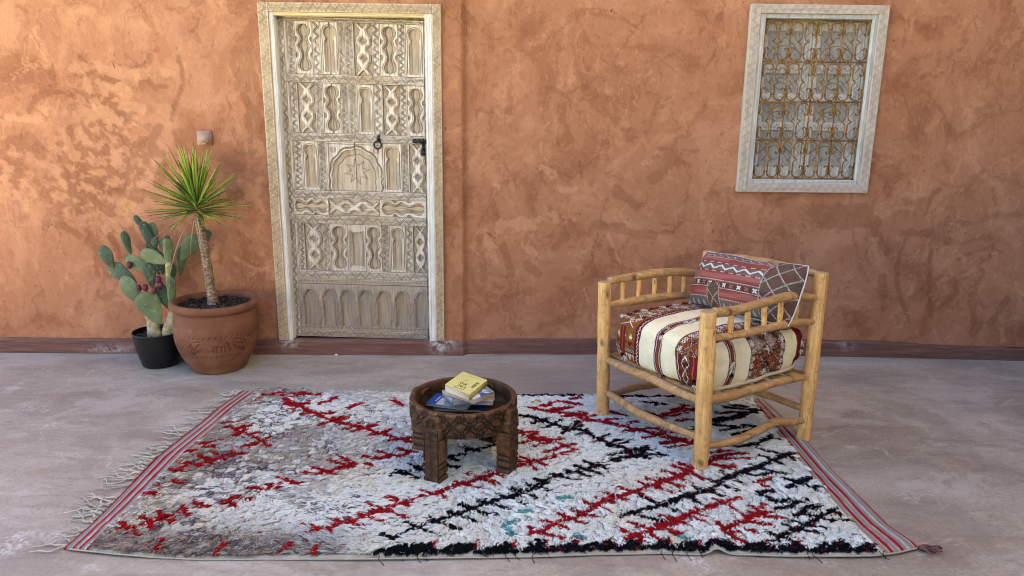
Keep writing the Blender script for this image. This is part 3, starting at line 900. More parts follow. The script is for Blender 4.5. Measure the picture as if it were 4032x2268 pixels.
# ---- the house: earthen front wall with door and window openings
DX0, DX1, DZ0, DZ1 = -1.352, -.376, 0.0, 2.045
WX0, WX1, WZ0, WZ1 = 1.452, 2.152, 1.082, 2.066
def ywall(x):
    x = np.asarray(x, float)
    y = 4.440 + (4.474 - 4.440) * sstep(-.240, -.214, x)
    return y - .075 * sstep(1.9, 3.7, x)

house = empty('house', (0.0, 4.5, 0.0), 'ochre earth-plastered house with a pale carved door and a grilled window', 'house')
house['kind'] = 'thing'
xs = np.concatenate([np.linspace(-3.9, -3.45, 6), np.arange(-3.45, 3.80, .0125), [3.80], [DX0, DX1, WX0, WX1]])
zs = np.concatenate([np.arange(.085, 2.45, .0125), np.linspace(2.45, 9.0, 20), [DZ1, WZ0, WZ1]])
xs = np.unique(np.round(xs, 4)); zs = np.unique(np.round(zs, 4))
X, Z = np.meshgrid(xs, zs, indexing='ij')
wm = np.zeros(X.shape + (3,))
marks = [(k, i, w, pairs(l)) for k, i, w, l in WALLMARKS]
XA, ZA = X, Z
for k, inten, w, pts in marks:
    pa = np.array(pts); pad_ = w * 1.6 + .02
    i0, i1 = np.searchsorted(xs, [pa[:, 0].min() - pad_, pa[:, 0].max() + pad_]); j0, j1 = np.searchsorted(zs, [pa[:, 1].min() - pad_, pa[:, 1].max() + pad_])
    if i1 - i0 < 2 or j1 - j0 < 2: continue
    X = XA[i0:i1, j0:j1]; Z = ZA[i0:i1, j0:j1]
    jit = (fbm(X, Z, 16, 21) - .5) * (w * .7 if k != 'D' else w * .5)
    d = seg_dist(X, Z, pts) + jit
    hw = w * (.5 if k != 'D' else .85)
    mk = min(1, inten * 1.55) * sstep(hw * 1.1, hw * (.8 if k != 'l' else .35), d)
    ch = 1 if k == 'l' else 0
    if k == 'l': mk = mk * sstep(.40, .56, fbm(X, Z, 11, 23))
    wm[i0:i1, j0:j1, ch] = np.maximum(wm[i0:i1, j0:j1, ch], mk)
X, Z = XA, ZA
# broad dry sweeps of the plasterer's trowel: streaky along their own direction
rs = np.random.default_rng(77)
for q in range(330):
    x0, z0 = rs.uniform(-3.4, 3.6), rs.uniform(.1, 2.4)
    a = rs.choice([1.05, .7, -1.0, 1.5, -.5, .15]) + rs.normal(0, .3)
    big = rs.random() < .4
    Lh = rs.uniform(.12, .38) if big else rs.uniform(.04, .14)
    Wh = rs.uniform(.02, .06) if big else rs.uniform(.006, .022)
    cv = rs.normal(0, 1.5)
    i0, i1 = np.searchsorted(xs, [x0 - Lh - Wh, x0 + Lh + Wh]); j0, j1 = np.searchsorted(zs, [z0 - Lh - Wh, z0 + Lh + Wh])
    if i1 - i0 < 3 or j1 - j0 < 3: continue
    dx_, dz_ = XA[i0:i1, j0:j1] - x0, ZA[i0:i1, j0:j1] - z0
    p_ = dx_ * math.cos(a) + dz_ * math.sin(a); q_ = -dx_ * math.sin(a) + dz_ * math.cos(a)
    q_ = q_ - cv * p_ * p_
    ends = Lh * (1 + (vnoise(q_, q_ * 0 + q, 60, 3) - .5) * .5)
    mk = sstep(1.0, .93, np.abs(q_) / (Wh * (1 + (vnoise(p_, p_ * 0 + q, 14, 4) - .5) * .7))) * sstep(1.0, .9, np.abs(p_) / ends)
    mk = mk * (.35 + .65 * sstep(.40, .55, fbm(p_ * .10 + q, q_, 75, 5, 2))) * (.5 + .5 * sstep(-1, .6, q_ / Wh))
    lt_ = rs.random() < .33
    amt = rs.uniform(.16, .42) * (.8 if lt_ else 1)
    ch = 1 if lt_ else 0
    wm[i0:i1, j0:j1, ch] = np.maximum(wm[i0:i1, j0:j1, ch], mk * amt)
# rough patch left of the socket where lime shows through in specks
rg_ = np.zeros_like(XA)
for (gx_, gz_, r_) in [(-2.42, 1.22, .22), (-2.22, 1.15, .16), (-2.55, 1.02, .20), (-2.95, 1.10, .18), (-2.30, 1.45, .18)]:
    rg_ = np.maximum(rg_, np.exp(-((XA - gx_) ** 2 + (ZA - gz_) ** 2) / r_ ** 2))
sp_ = fbm(XA * .8 + ZA * .5, ZA - XA * .4, 34, 19, 3)
wm[..., 1] = np.maximum(wm[..., 1], .75 * rg_ * sstep(.52, .60, sp_))
wm[..., 0] = np.maximum(wm[..., 0], .6 * rg_ * sstep(.47, .40, sp_))
# flakes beside the door frame and the pale rings left by an old lamp box
fl = sstep(.56, .66, fbm(X * 1.3, Z * .6, 13, 77)) * sstep(-1.75, -1.45, X) * (X < -1.36) * sstep(.9, 1.2, Z)
wm[..., 0] = np.maximum(wm[..., 0], .55 * fl)
Yd = ywall(X) + (fbm(X, Z, 1.1, 31, 3) - .5) * .022 + (fbm(X, Z, 7, 41, 4) - .5) * .007
edge = sstep(.06, 0, np.abs(X + .226)) * sstep(.35, .8, fbm(X, Z, 6, 51))
Yd += edge * (fbm(X, Z, 9, 61) - .5) * .012
V = np.stack([X, Yd, Z], -1).reshape(-1, 3)
F = grid_faces(len(xs), len(zs))
cx_ = (xs[:-1] + xs[1:]) / 2; cz_ = (zs[:-1] + zs[1:]) / 2
CX, CZ = np.meshgrid(cx_, cz_, indexing='ij')
hole = ((CX > DX0) & (CX < DX1) & (CZ < DZ1)) | ((CX > WX0) & (CX < WX1) & (CZ > WZ0) & (CZ < WZ1))
F = F[~hole.ravel()][:, ::-1]
obj('wall', V, F, M['wall'], house, wm.reshape(-1, 3), True)
hm = MB()
hm.box((-3.9, 4.60, 0), (9.0, 11.0, 9.0))
hm.box((-3.94, 4.40, 8.99), (9.02, 11.02, 9.12))
hm.build('house_body', M['out'], house)  # unseen bulk; height and left end set to shade the terrace
# straw flecks caught in the plaster
sm = MB()
for i in range(260):
    x = random.uniform(-3.2, 3.4); z = random.uniform(.12, 2.3)
    if -1.42 < x < -.32 or (1.36 < x < 2.24 and z > .98): continue
    a = random.uniform(-1.5, 1.5); L = random.uniform(.006, .022)
    y = float(ywall(x)) - .006
    dx, dz = math.cos(a) * L, math.sin(a) * L
    sm.tube([(x - dx, y + .004, z - dz), (x, y - .003, z + .001), (x + dx, y + .004, z + dz)], random.uniform(.0006, .0013), 3)
so = sm.build('straw_flecks', M['straw'], house)
so['kind'] = 'stuff'
# mauve painted plinth with scuffs, and the door sill behind it
xs = np.unique(np.round(np.concatenate([np.arange(-3.9, 3.80, .03), np.arange(-2.9, -.1, .0125)]), 4))
prof = [(0.0, 0), (.018, 0), (.075, .002), (.092, .003), (.098, .010), (.099, .03)]
rows = []; cols = []
for z, yo in prof:
    top = .097 + .010 * sstep(-.25, .4, xs) - .028 * sstep(2.2, 3.4, xs) + (fbm(xs, xs * 0, 3.0, 71) - .5) * .010
    zz = z / .098 * top
    yy = ywall(xs) - .013 + yo + (fbm(xs, xs * 0 + z * 5, 5, 81) - .5) * .006
    rows.append(np.stack([xs, yy, zz], -1))
    c = np.zeros((len(xs), 3))
    for (sx, sz, rx, rz, it) in [(-2.20, .025, .05, .016, .9), (-2.42, .012, .14, .008, .7), (-2.07, .03, .03, .03, .7), (-.39, .07, .05, .04, .85), (-.33, .085, .06, .015, .6), (-.37, .04, .02, .03, .7), (-1.33, .07, .05, .03, .6), (2.19, .07, .05, .02, .45)]:
        c[:, 0] = np.maximum(c[:, 0], it * np.exp(-((xs - sx) / rx) ** 2 - ((zz - sz) / rz) ** 2))
    cols.append(c)
V = np.stack(rows, 1).reshape(-1, 3); C = np.stack(cols, 1).reshape(-1, 3)
obj('painted_plinth', V, grid_faces(len(xs), len(prof))[:, ::-1], M['plinth'], house, C, True)
db = MB(); db.box((DX0 - .01, 4.462, 0), (DX1 + .01, 4.60, .086))
db.build('door_sill', M['plinth'], house)

# ---- unseen masses added outside the frame to shape the light
cw = MB(); cw.box((3.76, -8.0, 0), (8.9, 4.58, 8.6)); cw.box((3.72, -8.04, 8.6), (8.92, 4.38, 8.74))
o = cw.build('side_light_block', M['out'], None, org=(5.5, -2, 0))  # unseen mass added to block the sky and darken the right side
o['kind'] = 'thing'
tag(o, 'tall unseen ochre block added right of the terrace to darken that side', 'house')
cw = MB(); cw.box((-14.0, -10.4, 0), (14.0, -10.0, 2.3)); cw.box((-14.04, -10.44, 2.3), (14.04, -9.96, 2.4))
o = cw.build('bounce_wall', M['out'], None, org=(0, -10.2, 0))  # unseen wall added as a sunlit reflector for warm front light
o['kind'] = 'thing'
tag(o, 'long unseen ochre wall added opposite the house to bounce sunlight onto it', 'wall')

cw = MB(); cw.box((-1.3, -1.25, 0), (3.74, -1.0, 1.42)); cw.box((-1.33, -1.28, 1.42), (3.74, -.97, 1.48))
o = cw.build('low_light_block', M['out'], None, org=(1.5, -1.1, 0))  # unseen low wall added to keep light off the lower right front
o['kind'] = 'thing'
tag(o, 'low unseen ochre wall added behind the camera to shade the lower house front', 'low_light_block')

# ================================================================== CARVED BOARDS
def zig_v(A, B, w, h, per=.042, gw=.0027, dep=.008, second=True, ph=0.0, diamond=False, tone=.95):
    """zigzag cut along b: a pair of thin knife lines, a rim line each side"""
    t = tri(B / per + ph + (vnoise(A * 0, B, 12, 8) - .5) * .12)
    amp = w * .60
    x = w * .5 + (t - .5) * amp
    wob = (vnoise(A, B, 90, 5) - .5) * .0018
    sl = 1 / math.sqrt(1 + (2 * amp / per) ** 2)
    g = 0
    for off in ((-.12, .12) if second else (0,)):
        g = np.maximum(g, sstep(gw, gw * .4, np.abs(A - x - w * off + wob) * sl))
    if diamond:
        for k_, xc in ((.5, .24), (0, .76)):
            bb = np.mod(B / per + ph + k_, 1) - .5
            g = np.maximum(g, sstep(.0015, .0007, np.abs(np.abs(A - w * xc) + np.abs(bb * per) * .8 - .0058)))
    g = np.maximum(g, .6 * np.maximum(sstep(.0014, .0007, np.abs(A - .0045)), sstep(.0014, .0007, np.abs(w - A - .0045))))
    g = g * (.68 + .32 * sstep(.35, .55, fbm(A, B, 25, 6, 2)))
    m = np.minimum(np.minimum(A, w - A), np.minimum(B, h - B))
    g = g * sstep(.0015, .003, m)
    return g * dep, g * 0, g * tone

def rot(fn):
    def f(A, B, w, h, **k):
        d, r, g = fn(B, A, h, w, **k)
        return d, r, g
    return f
zig_h = rot(zig_v)

def cracked(fn):
    """the board has split along its middle"""
    def f(A, B, w, h, **k):
        d, r, g = fn(A, B, w, h, **k)
        c = sstep(.0032, .0020, np.abs(A - .5 * w - .0015 * np.sin(B * 25))) * sstep(.0, .02, h - B + .01)
        return d + c * .02, r, np.maximum(g, c)
    return f

def plain(A, B, w, h):
    d = (vnoise(A, B, 40, 3) - .5) * .0012 + .0006
    z = A * 0
    line = sstep(.0016, .0008, np.abs(A - w * .75))
    return d + line * .002, z, line

PH = [(0, 0), (.045, 0), (.07, .17), (.12, .29), (.17, .32), (.22, .29), (.28, .17), (.33, .14), (.39, .20), (.45, .31), (.465, .33), (.48, .31), (.56, .17), (.63, .12), (.70, .15), (.77, .26), (.83, .31), (.88, .30), (.93, .17), (.955, 0), (1, 0)]
PHx, PHy = zip(*PH)
def hourglass(A, B, w, h):
    t = 1 - B / h
    hw = np.interp(t, PHx, PHy) * w
    u = np.abs(A - .5 * w)
    rec = sstep(.0012, -.0012, u - hw)
    ring = sstep(.0026, .0012, np.abs(u - hw - .075 * w)) * (hw > 0)
    hw2 = np.interp(t, PHx, np.array(PHy) * .62) * w
    inner = sstep(.0026, .0012, np.abs(u - hw2 + .0)) * rec * (hw2 > .004)
    side = 0
    for tc in (.34, .64):
        side = np.maximum(side, sstep(.0015, -.0015, np.hypot(u - .5 * w, (t - tc) * h) - .15 * w))
    d = rec * .020 + side * .019 + ring * .005 + inner * .003
    lip = np.maximum(sstep(.0024, .0008, np.abs(u - hw)) * (hw > 0), 0)
    return d, np.maximum(rec, side), np.maximum(np.maximum(ring, inner), lip)

def keyhole(A, B, w, h):
    t = 1 - B / h
    u = np.abs(A - .5 * w)
    hw = np.where(t < .30, 0, np.where(t < .34, .22, np.where(t < .38, .27, .31))) * w
    hw = np.where(t > .95, 0, hw)
    body = sstep(.0012, -.0012, u - hw) * (hw > 0)
    cyc = .08 * h + .34 * w
    rc = .34 * w
    head = sstep(.0012, -.0012, np.hypot(u, t * h - cyc) - rc)
    neck = sstep(.0012, -.0012, u - .20 * w) * (t * h > cyc) * (t < .36)
    rec = np.maximum(np.maximum(body, head), neck)
    ring = sstep(.0026, .0012, np.abs(np.hypot(u, np.minimum(t * h - cyc, 0)) - rc - .08 * w)) * (t < .93)
    inn = sstep(.0016, .0008, np.abs(u - .19 * w)) * (t > .3) * (t < .9)
    lip = 4 * rec * (1 - rec)
    return rec * .020 + ring * .005 + inn * .0018, rec, np.maximum(np.maximum(ring, inn), lip)

def lozenge(A, B, w, h, octo=False):
    t = B / h
    u = np.abs(A - .5 * w)
    px = [0, .06, .13, .20, .27, .33, .39, .45, .50, .55, .61, .67, .73, .80, .87, .94, 1]
    py = [.47, .40, .20, .30, .44, .46, .44, .30, .22, .30, .44, .46, .44, .30, .20, .40, .47]
    if octo: py = [.47, .36, .20, .36, .46, .46, .46, .36, .24, .36, .46, .46, .46, .36, .20, .36, .47]
    W = np.interp(t, px, py) * w
    out = sstep(-.0012, .0012, u - W)
    notch = 0
    for e in (t, 1 - t):
        notch = np.maximum(notch, sstep(.0012, -.0012, u - np.clip(.30 - e * 2.9, 0, 1) * w) * (e < .105))
    dia = 0
    for tc in (.33, .67):
        dia = np.maximum(dia, sstep(.0015, -.0015, u + np.abs(t - tc) * h * .95 - .19 * w))
    rec = np.maximum(np.maximum(out, notch), dia)
    ring = sstep(.0026, .0012, np.abs(u - W + .07 * w))
    rd = 0
    for tc in (.33, .67):
        rd = np.maximum(rd, sstep(.0026, .0012, np.abs(u + np.abs(t - tc) * h * .95 - .27 * w)))
    g = np.maximum(np.maximum(ring, rd) * (1 - rec), 4 * rec * (1 - rec))
    return rec * .020 + g * .005, rec, g

def notch_panel(A, B, w, h):
    t = B / h
    u = np.abs(A - .5 * w)
    W = (.20 + .10 * tri(B / .0135)) * w
    top = h - .045 - .010 * tri(A / .018)
    bot = .03 + .010 * tri(A / .018)
    rec = sstep(.0012, -.0012, u - W) * (B < top) * (B > bot)
    g = sstep(.0026, .0012, np.abs(u - W - .08 * w)) * (B < top + .01) * (B > bot - .01)
    g = np.maximum(g, sstep(.0026, .0012, np.abs(u - W - .16 * w)) * (B < top + .01) * (B > bot - .01))
    return rec * .020 + g * .005, rec, g

def arch_panel(A, B, w, h):
    cx, cy = .51 * w, .30 * h
    th = np.arctan2(B - cy, A - cx)
    R = np.hypot((A - cx) / .42, (B - cy) / .47)     # ellipse about the centre
    R = np.hypot((A - cx) / (.43 * w), (B - cy) / (.56 * h))
    lob = 1 + .055 * (np.abs(np.sin(th * 5.5)) - .5)
    low = np.abs(A - cx) / (.43 * w) + .0 * B
    lobl = 1 + .05 * (np.abs(np.sin(B / h * 16)) - .5)
    q = np.where(B > cy, R / lob, low / lobl)
    rec = sstep(.012, -.012, q - 1)
    ring = sstep(.05, .02, np.abs(q - 1.09)) * (1 - rec)
    inner = sstep(.022, .01, np.abs(q - .80)) * .8
    # scratched star
    sx, sy = .53 * w, .40 * h
    star = 0
    P = []
    for k in range(16):
        a = k * PI / 8 + .2; r = (.15 if k % 2 == 0 else .07) * w * 1.5
        P.append((sx + r * math.cos(a), sy + r * math.sin(a)))
    P.append(P[0])
    star = sstep(.0020, .0010, seg_dist(A, B, P)) * .8
    ros = 0
    for rx in (.12, .89):
        d = np.hypot(A - rx * w, B - .845 * h)
        ros = np.maximum(ros, np.maximum(sstep(.0022, .001, np.abs(d - .016)), sstep(.0022, .001, np.abs(d - .008))))
    border = sstep(.0026, .0012, np.abs(B - h + .012)) + sstep(.0026, .0012, np.abs(A - .012))
    crack = sstep(.0022, .0012, np.abs(A - .51 * w - .002 * np.sin(B * 20)))
    g = np.clip(np.maximum(np.maximum(ring, ros), np.maximum(star, inner)) + border + crack, 0, 1)
    return rec * .020 + g * .005 + crack * .006, rec, g

ARC = [.074, .193, .303, .417, .530, .646, .768]
def arcade(A, B, w, h):
    rec = A * 0; g = A * 0
    for k, c in enumerate(ARC):
        u = np.abs(A - c)
        top = .262 - 0 * u
        sp = .215                      # springing
        e = np.clip((B - sp) / (top - sp), 0, 1)
        hw = np.where(B < .185, .040, np.where(B < sp, .046, .036 * np.sqrt(np.clip(1 - e ** 1.5, 0, 1))))
        r = sstep(.0012, -.0012, u - hw) * (B < top) * (B > .022 + .006 * tri(A / .02))
        rec = np.maximum(rec, r)
        hw2 = np.where(B < sp, 1, .045 * np.sqrt(np.clip(1 - (np.clip((B - sp) / (top + .012 - sp), 0, 1)) ** 1.5, 0, 1)))
        g = np.maximum(g, sstep(.0018, .0009, np.abs(u - hw2)) * (B > sp) * (B < top + .012))
        g = np.maximum(g, sstep(.0016, .0008, np.abs(u - .026)) * (B < .20) * (B > .04) * (k % 2))
    col = (1 - rec) * (B < .185) * (B > .03)
    hatch = sstep(.0024, .001, np.abs(np.mod(B + A * 1.1, .013) - .0065)) * col
    g = np.maximum(g * (1 - rec * .5), hatch)
    zz = sstep(.0022, .001, np.abs(B - .010 - .010 * tri(A / .022))) * (B < .03)
    g = np.maximum(g, zz)
    return rec * .021 + g * .005, rec, g

def teeth(A, B, w, h):
    t = .35 * h + .5 * h * tri(A / .024)
    cut = sstep(-.0012, .0012, t - B) * (B < h * .8)
    return cut * .008, cut, cut * 0

DOOR_SHEAR = (-1.272, .021)
def board(name, parent, mat, x0, z0, w, h, yf, fn, thick=.02, res=.0026, shear=None, axis='XZ', **kw):
    """a board whose face is cut to fn(a,b); lies in the XZ plane, face towards -Y"""
    n = max(3, int(round(w / res)) + 1); m = max(3, int(round(h / res)) + 1)
    a = np.linspace(0, w, n); b = np.linspace(0, h, m)
    A, B = np.meshgrid(a, b, indexing='ij')
    d, r, g = fn(A, B, w, h, **kw)
    d = d + (fbm(A + x0 * 3, B + z0 * 3, 30, 9, 2) - .5) * .0012
    ed = np.minimum(np.minimum(A, w - A), np.minimum(B, h - B))
    d = d + sstep(.0025, 0, ed) * .0012
    A = np.pad(A, 1, 'edge'); B = np.pad(B, 1, 'edge'); d = np.pad(d, 1, constant_values=thick)
    r = np.pad(r * 1.0, 1, 'edge'); g = np.pad(g * 1.0, 1, 'edge')
    Xw = x0 + A; Zw = z0 + B
    if shear: Zw = Zw - shear[1] * (Xw - shear[0])
    V = np.stack([Xw, yf + d, Zw], -1).reshape(-1, 3)
    C = np.stack([r, np.clip(g, 0, 1), r * 0], -1).reshape(-1, 3)
    return obj(name, V, grid_faces(n + 2, m + 2)[:, ::-1], mat, parent, C, False, org=(x0, yf, z0))

def flipped(fn):
    def f(A, B, w, h, **k):
        return fn(A, h - B, w, h, **k)
    return f

# ================================================================== DOOR
door = part('door', (-.87, 4.46, .09), house, 'tall pale carved wooden door with black knocker')
YF = 4.418
# outer frame boards
board('frame_board', door, M['frame_v'], -1.383, .098, .058, 1.982, YF, zig_v, .034, .0030, per=.050, diamond=True, gw=.0023, dep=.006, tone=.75)
board('frame_board', door, M['frame_v'], -.404, .100, .049, 1.980, YF, zig_v, .034, .0030, per=.050, diamond=True, gw=.0023, dep=.006, tone=.75)
board('frame_board', door, M['frame_h'], -1.323, 2.030, .917, .050, YF + .001, zig_h, .034, .0030, per=.050, diamond=True, gw=.0023, dep=.006, tone=.75)
# jambs and lintel
def mould(A, B, w, h):
    g = sstep(.0020, .001, np.abs(A - w * .35)) + sstep(.0020, .001, np.abs(A - w * .7))
    return g * .003 + sstep(w * .75, w, A) * .004, g * 0, g * .4
board('jamb', door, M['jamb'], -1.325, .092, .026, 1.938, 4.428, mould, .085, .0035)
board('jamb', door, M['jamb'], -.4475, .092, .0435, 1.938, 4.428, mould, .085, .0035)
board('lintel', door, M['lintel'], -1.2985, 2.013, .8505, .018, 4.430, rot(mould), .080, .0035)
# leaf
lf = MB(); lf.box((-1.305, 4.528, .098), (-.442, 4.552, 2.02))
lf.build('leaf_backing', M['carved_v'], door)
leaf = door
YL = 4.500
def S(nm, x0, x1, t0, t1, fn, mat='carved_v', yf=YL, **k):
    return board(nm, leaf, M[mat], x0 + .0016, t0 + .0016, x1 - x0 - .0032, t1 - t0 - .0032, yf + random.uniform(-.001, .002), fn, .032, .0025, DOOR_SHEAR, **k)
board('stile', leaf, M['carved_v'], -1.298, .100, .0275, 1.90, 4.503, zig_v, .02, .0028, per=.05)
board('stile', leaf, M['carved_v'], -.4605, .100, .0130, 1.90, 4.506, zig_v, .02, .0028, per=.05, second=False)
xl, xr = -1.269, -.462
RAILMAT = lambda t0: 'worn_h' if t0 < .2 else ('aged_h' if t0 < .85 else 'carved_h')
for t0, t1 in [(1.994, 2.016), (1.653, 1.700), (1.317, 1.363), (.978, 1.024), (.823, .874), (.478, .528), (.100, .144)]:
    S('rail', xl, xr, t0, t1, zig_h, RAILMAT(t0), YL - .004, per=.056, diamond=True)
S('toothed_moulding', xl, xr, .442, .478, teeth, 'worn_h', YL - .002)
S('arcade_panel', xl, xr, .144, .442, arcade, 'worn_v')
KEY = {'p': ('plain_strip', plain), 'z': ('zigzag_strip', zig_v), 'h': ('carved_panel', hourglass), 'k': ('carved_panel', keyhole), 'l': ('carved_panel', lozenge),
       'o': ('carved_panel', lambda A, B, w, h: lozenge(A, B, w, h, True)), 'n': ('carved_panel', notch_panel), 'a': ('arch_panel', arch_panel)}
ROWS = [
 (1.700, 1.994, 'p', [-1.269, -1.247], 'z', [-1.247, -1.206], 'h', [-1.206, -1.105], 'z', [-1.105, -1.057], 'k', [-1.057, -.956], 'z', [-.956, -.918], 'z', [-.918, -.867], 'l', [-.867, -.763], 'z', [-.763, -.715], 'h', [-.715, -.611], 'z', [-.611, -.568], 'k', [-.568, -.462]),
 (1.363, 1.653, 'p', [-1.269, -1.249], 'z', [-1.249, -1.208], 'l', [-1.208, -1.105], 'z', [-1.105, -1.058], 'h', [-1.058, -.955], 'z', [-.955, -.908], 'z', [-.908, -.857], 'k', [-.857, -.761], 'z', [-.761, -.709], 'l', [-.709, -.608], 'z', [-.608, -.564], 'h', [-.564, -.462]),
 (1.024, 1.317, 'p', [-1.269, -1.248], 'z', [-1.248, -1.201], 'k', [-1.201, -1.101], 'z', [-1.101, -1.054], 'a', [-1.054, -.718], 'k', [-.718, -.607], 'z', [-.607, -.560], 'l', [-.560, -.462]),
 (.528, .823, 'p', [-1.269, -1.245], 'z', [-1.245, -1.212], 'o', [-1.212, -1.102], 'z', [-1.102, -1.054], 'h', [-1.054, -.949], 'n', [-.949, -.838], 'h', [-.838, -.738], 'z', [-.738, -.692], 'k', [-.692, -.592], 'z', [-.592, -.546], 'o', [-.546, -.462]),
]
for row in ROWS:
    t0, t1 = row[:2]
    for k, (a, b) in zip(row[2::2], row[3::2]):
        nm, fn = KEY[k]
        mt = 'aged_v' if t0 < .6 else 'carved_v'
        if k == 'z': S(nm, a, b, t0, t1, fn, mt, per=random.choice([.036, .042, .05]), ph=random.random(), diamond=random.random() < .4)
        elif (k, t0) in (('k', 1.700), ('h', 1.363)) and a < -.9: S(nm, a, b, t0, t1, cracked(fn), mt)
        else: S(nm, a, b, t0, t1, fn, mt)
S('carved_panel', -1.269, -1.055, .874, .978, rot(hourglass), 'carved_h')
S('carved_panel', -1.055, -.747, .874, .978, rot(lozenge), 'carved_h')
S('carved_panel', -.747, -.462, .874, .978, rot(flipped(hourglass)), 'carved_h')
# knocker
kn = MB()
xk = -.739
kn.add(*(lambda P: ([(x, 4.489, z) for x, z in P] + [(x, 4.494, z) for x, z in P], [list(range(len(P))), list(range(len(P), 2 * len(P)))[::-1]] + [[i, (i + 1) % len(P), (i + 1) % len(P) + len(P), i + len(P)][::-1] for i in range(len(P))]))([(xk, 1.360), (xk - .011, 1.348), (xk - .006, 1.340), (xk - .011, 1.333), (xk - .012, 1.312), (xk + .012, 1.312), (xk + .011, 1.333), (xk + .006, 1.340), (xk + .011, 1.348)]))
kn.build('knocker_plate', M['iron'], leaf)
rg = MB()
a = np.linspace(0, 2 * PI, 29)
rg.tube(np.stack([xk - .005 + .0215 * np.cos(a), 4.484 - .003 * np.sin(a), 1.2945 + .0215 * np.sin(a)], -1), .0048, 6, cap=False)
rg.tube([(xk, 4.488, 1.320), (xk, 4.480, 1.318), (xk, 4.478, 1.313)], .004, 6)
rg.build('knocker_ring', M['iron'], leaf)
for x, z in [(xk, 1.352), (xk, 1.281)]:
    rv = MB(); rv.tube([(x, 4.4895, z), (x, 4.4865, z)], [.0032, .002], 8); rv.build('rivet', M['rivet'], leaf)
# hasp
hp = MB()
P = [(-.543, 1.319), (-.532, 1.330), (-.515, 1.333), (-.440, 1.335), (-.440, 1.304), (-.515, 1.305), (-.532, 1.308)]
n = len(P)
hp.add([(x, 4.488, z) for x, z in P] + [(x, 4.494, z) for x, z in P], [list(range(n))[::-1], list(range(n, 2 * n))] + [[i, (i + 1) % n, (i + 1) % n + n, i + n] for i in range(n)])
hp.box((-.482, 4.482, 1.262), (-.464, 4.4875, 1.306)); hp.box((-.487, 4.480, 1.236), (-.462, 4.487, 1.270))
hp.tube([(-.474, 4.480, 1.30), (-.474, 4.474, 1.295), (-.474, 4.472, 1.285), (-.474, 4.480, 1.278)], .004, 6)
hp.build('hasp', M['iron'], leaf)
for x, z in [(-.536, 1.319), (-.505, 1.328), (-.485, 1.328), (-.462, 1.329), (-.450, 1.311), (-.5, 1.309)]:
    rv = MB(); rv.tube([(x, 4.4885, z), (x, 4.4855, z)], [.0030, .002], 8); rv.build('rivet', M['rivet'], leaf)

# ================================================================== WINDOW
win = part('window', (1.80, 4.46, 1.04), house, 'grey wooden window with closed shutters behind a rusty gilt scroll grille')
YW = 4.432
board('frame_board', win, M['wframe_v'], 1.409, 1.043, .054, 1.064, YW, zig_v, .045, .0030, per=.050, gw=.0018, dep=.0034, tone=.6)
board('frame_board', win, M['wframe_v'], 2.143, 1.043, .054, 1.064, YW, zig_v, .045, .0030, per=.050, gw=.0018, dep=.0034, tone=.6)
board('frame_board', win, M['wframe_h'], 1.4635, 2.057, .679, .050, YW + .001, zig_h, .045, .0030, per=.050, gw=.0018, dep=.0034, tone=.6)
board('frame_board', win, M['wframe_h'], 1.4635, 1.043, .679, .051, YW + .001, zig_h, .045, .0030, per=.050, gw=.0018, dep=.0034, tone=.6)
board('jamb', win, M['wjamb'], 1.4635, 1.094, .036, .963, 4.445, mould, .085, .0035)
board('jamb', win, M['wjamb'], 2.121, 1.094, .0215, .963, 4.443, mould, .087, .0035)
board('jamb', win, M['wjamb'], 1.500, 2.034, .6205, .0225, 4.447, rot(mould), .085, .0035)
board('sill', win, M['wjamb'], 1.500, 1.0945, .6205, .0225, 4.447, rot(mould), .085, .0035)
wb = MB(); wb.box((1.46, 4.57, 1.09), (2.146, 4.585, 2.06)); wb.build('backing_board', M['shutter'], win)
PAN = [(.070, .215), (.335, .115), (.500, .115), (.665, .190)]
def shutter(A, B, w, h):
    rec = A * 0; g = A * 0
    for t0, hh in PAN:
        inx = np.minimum(A - .05, w - .05 - A); inz = np.minimum(B - t0, t0 + hh - B)
        q = np.minimum(inx, inz)
        rec = np.maximum(rec, sstep(-.001, .0015, q))
        cx, cz = w * .5, t0 + hh * .5
        dg = np.abs(np.abs(A - cx) * (hh / (w - .1)) + np.abs(B - cz) - hh * .33)
        g = np.maximum(g, sstep(.0026, .0012, dg) * (q > .006))
        dg = np.abs(np.hypot(A - cx, B - t0 + .01) - hh * .62)
        g = np.maximum(g, sstep(.0026, .0012, dg) * (q > .006))
        dg = np.abs(np.mod(A + B * .8, .034) - .017)
        g = np.maximum(g, sstep(.0022, .001, dg) * (q > .012) * (np.abs(A - cx) > w * .13))
    z1 = sstep(.0024, .0012, np.abs(A - .025 - (tri(B / .05) - .5) * .024)) * (A < .045)
    z2 = sstep(.0024, .0012, np.abs(A - w + .025 - (tri(B / .05) - .5) * .024)) * (A > w - .045)
    g = np.maximum(g, np.maximum(z1, z2))
    for t0, hh in PAN[:-1]:
        zc = t0 + hh + .025
        g = np.maximum(g, sstep(.0024, .0012, np.abs(B - zc - (tri(A / .05) - .5) * .022)) * (np.abs(B - zc) < .02) * (A > .05) * (A < w - .05))
    return rec * .016 + g * .0045, rec, g
for x0, yy in ((1.501, 4.530), (1.8135, 4.532)):
    board('shutter_leaf', win, M['shutter'], x0, 1.118, .3085, .9155, yy, shutter, .030, .0033)
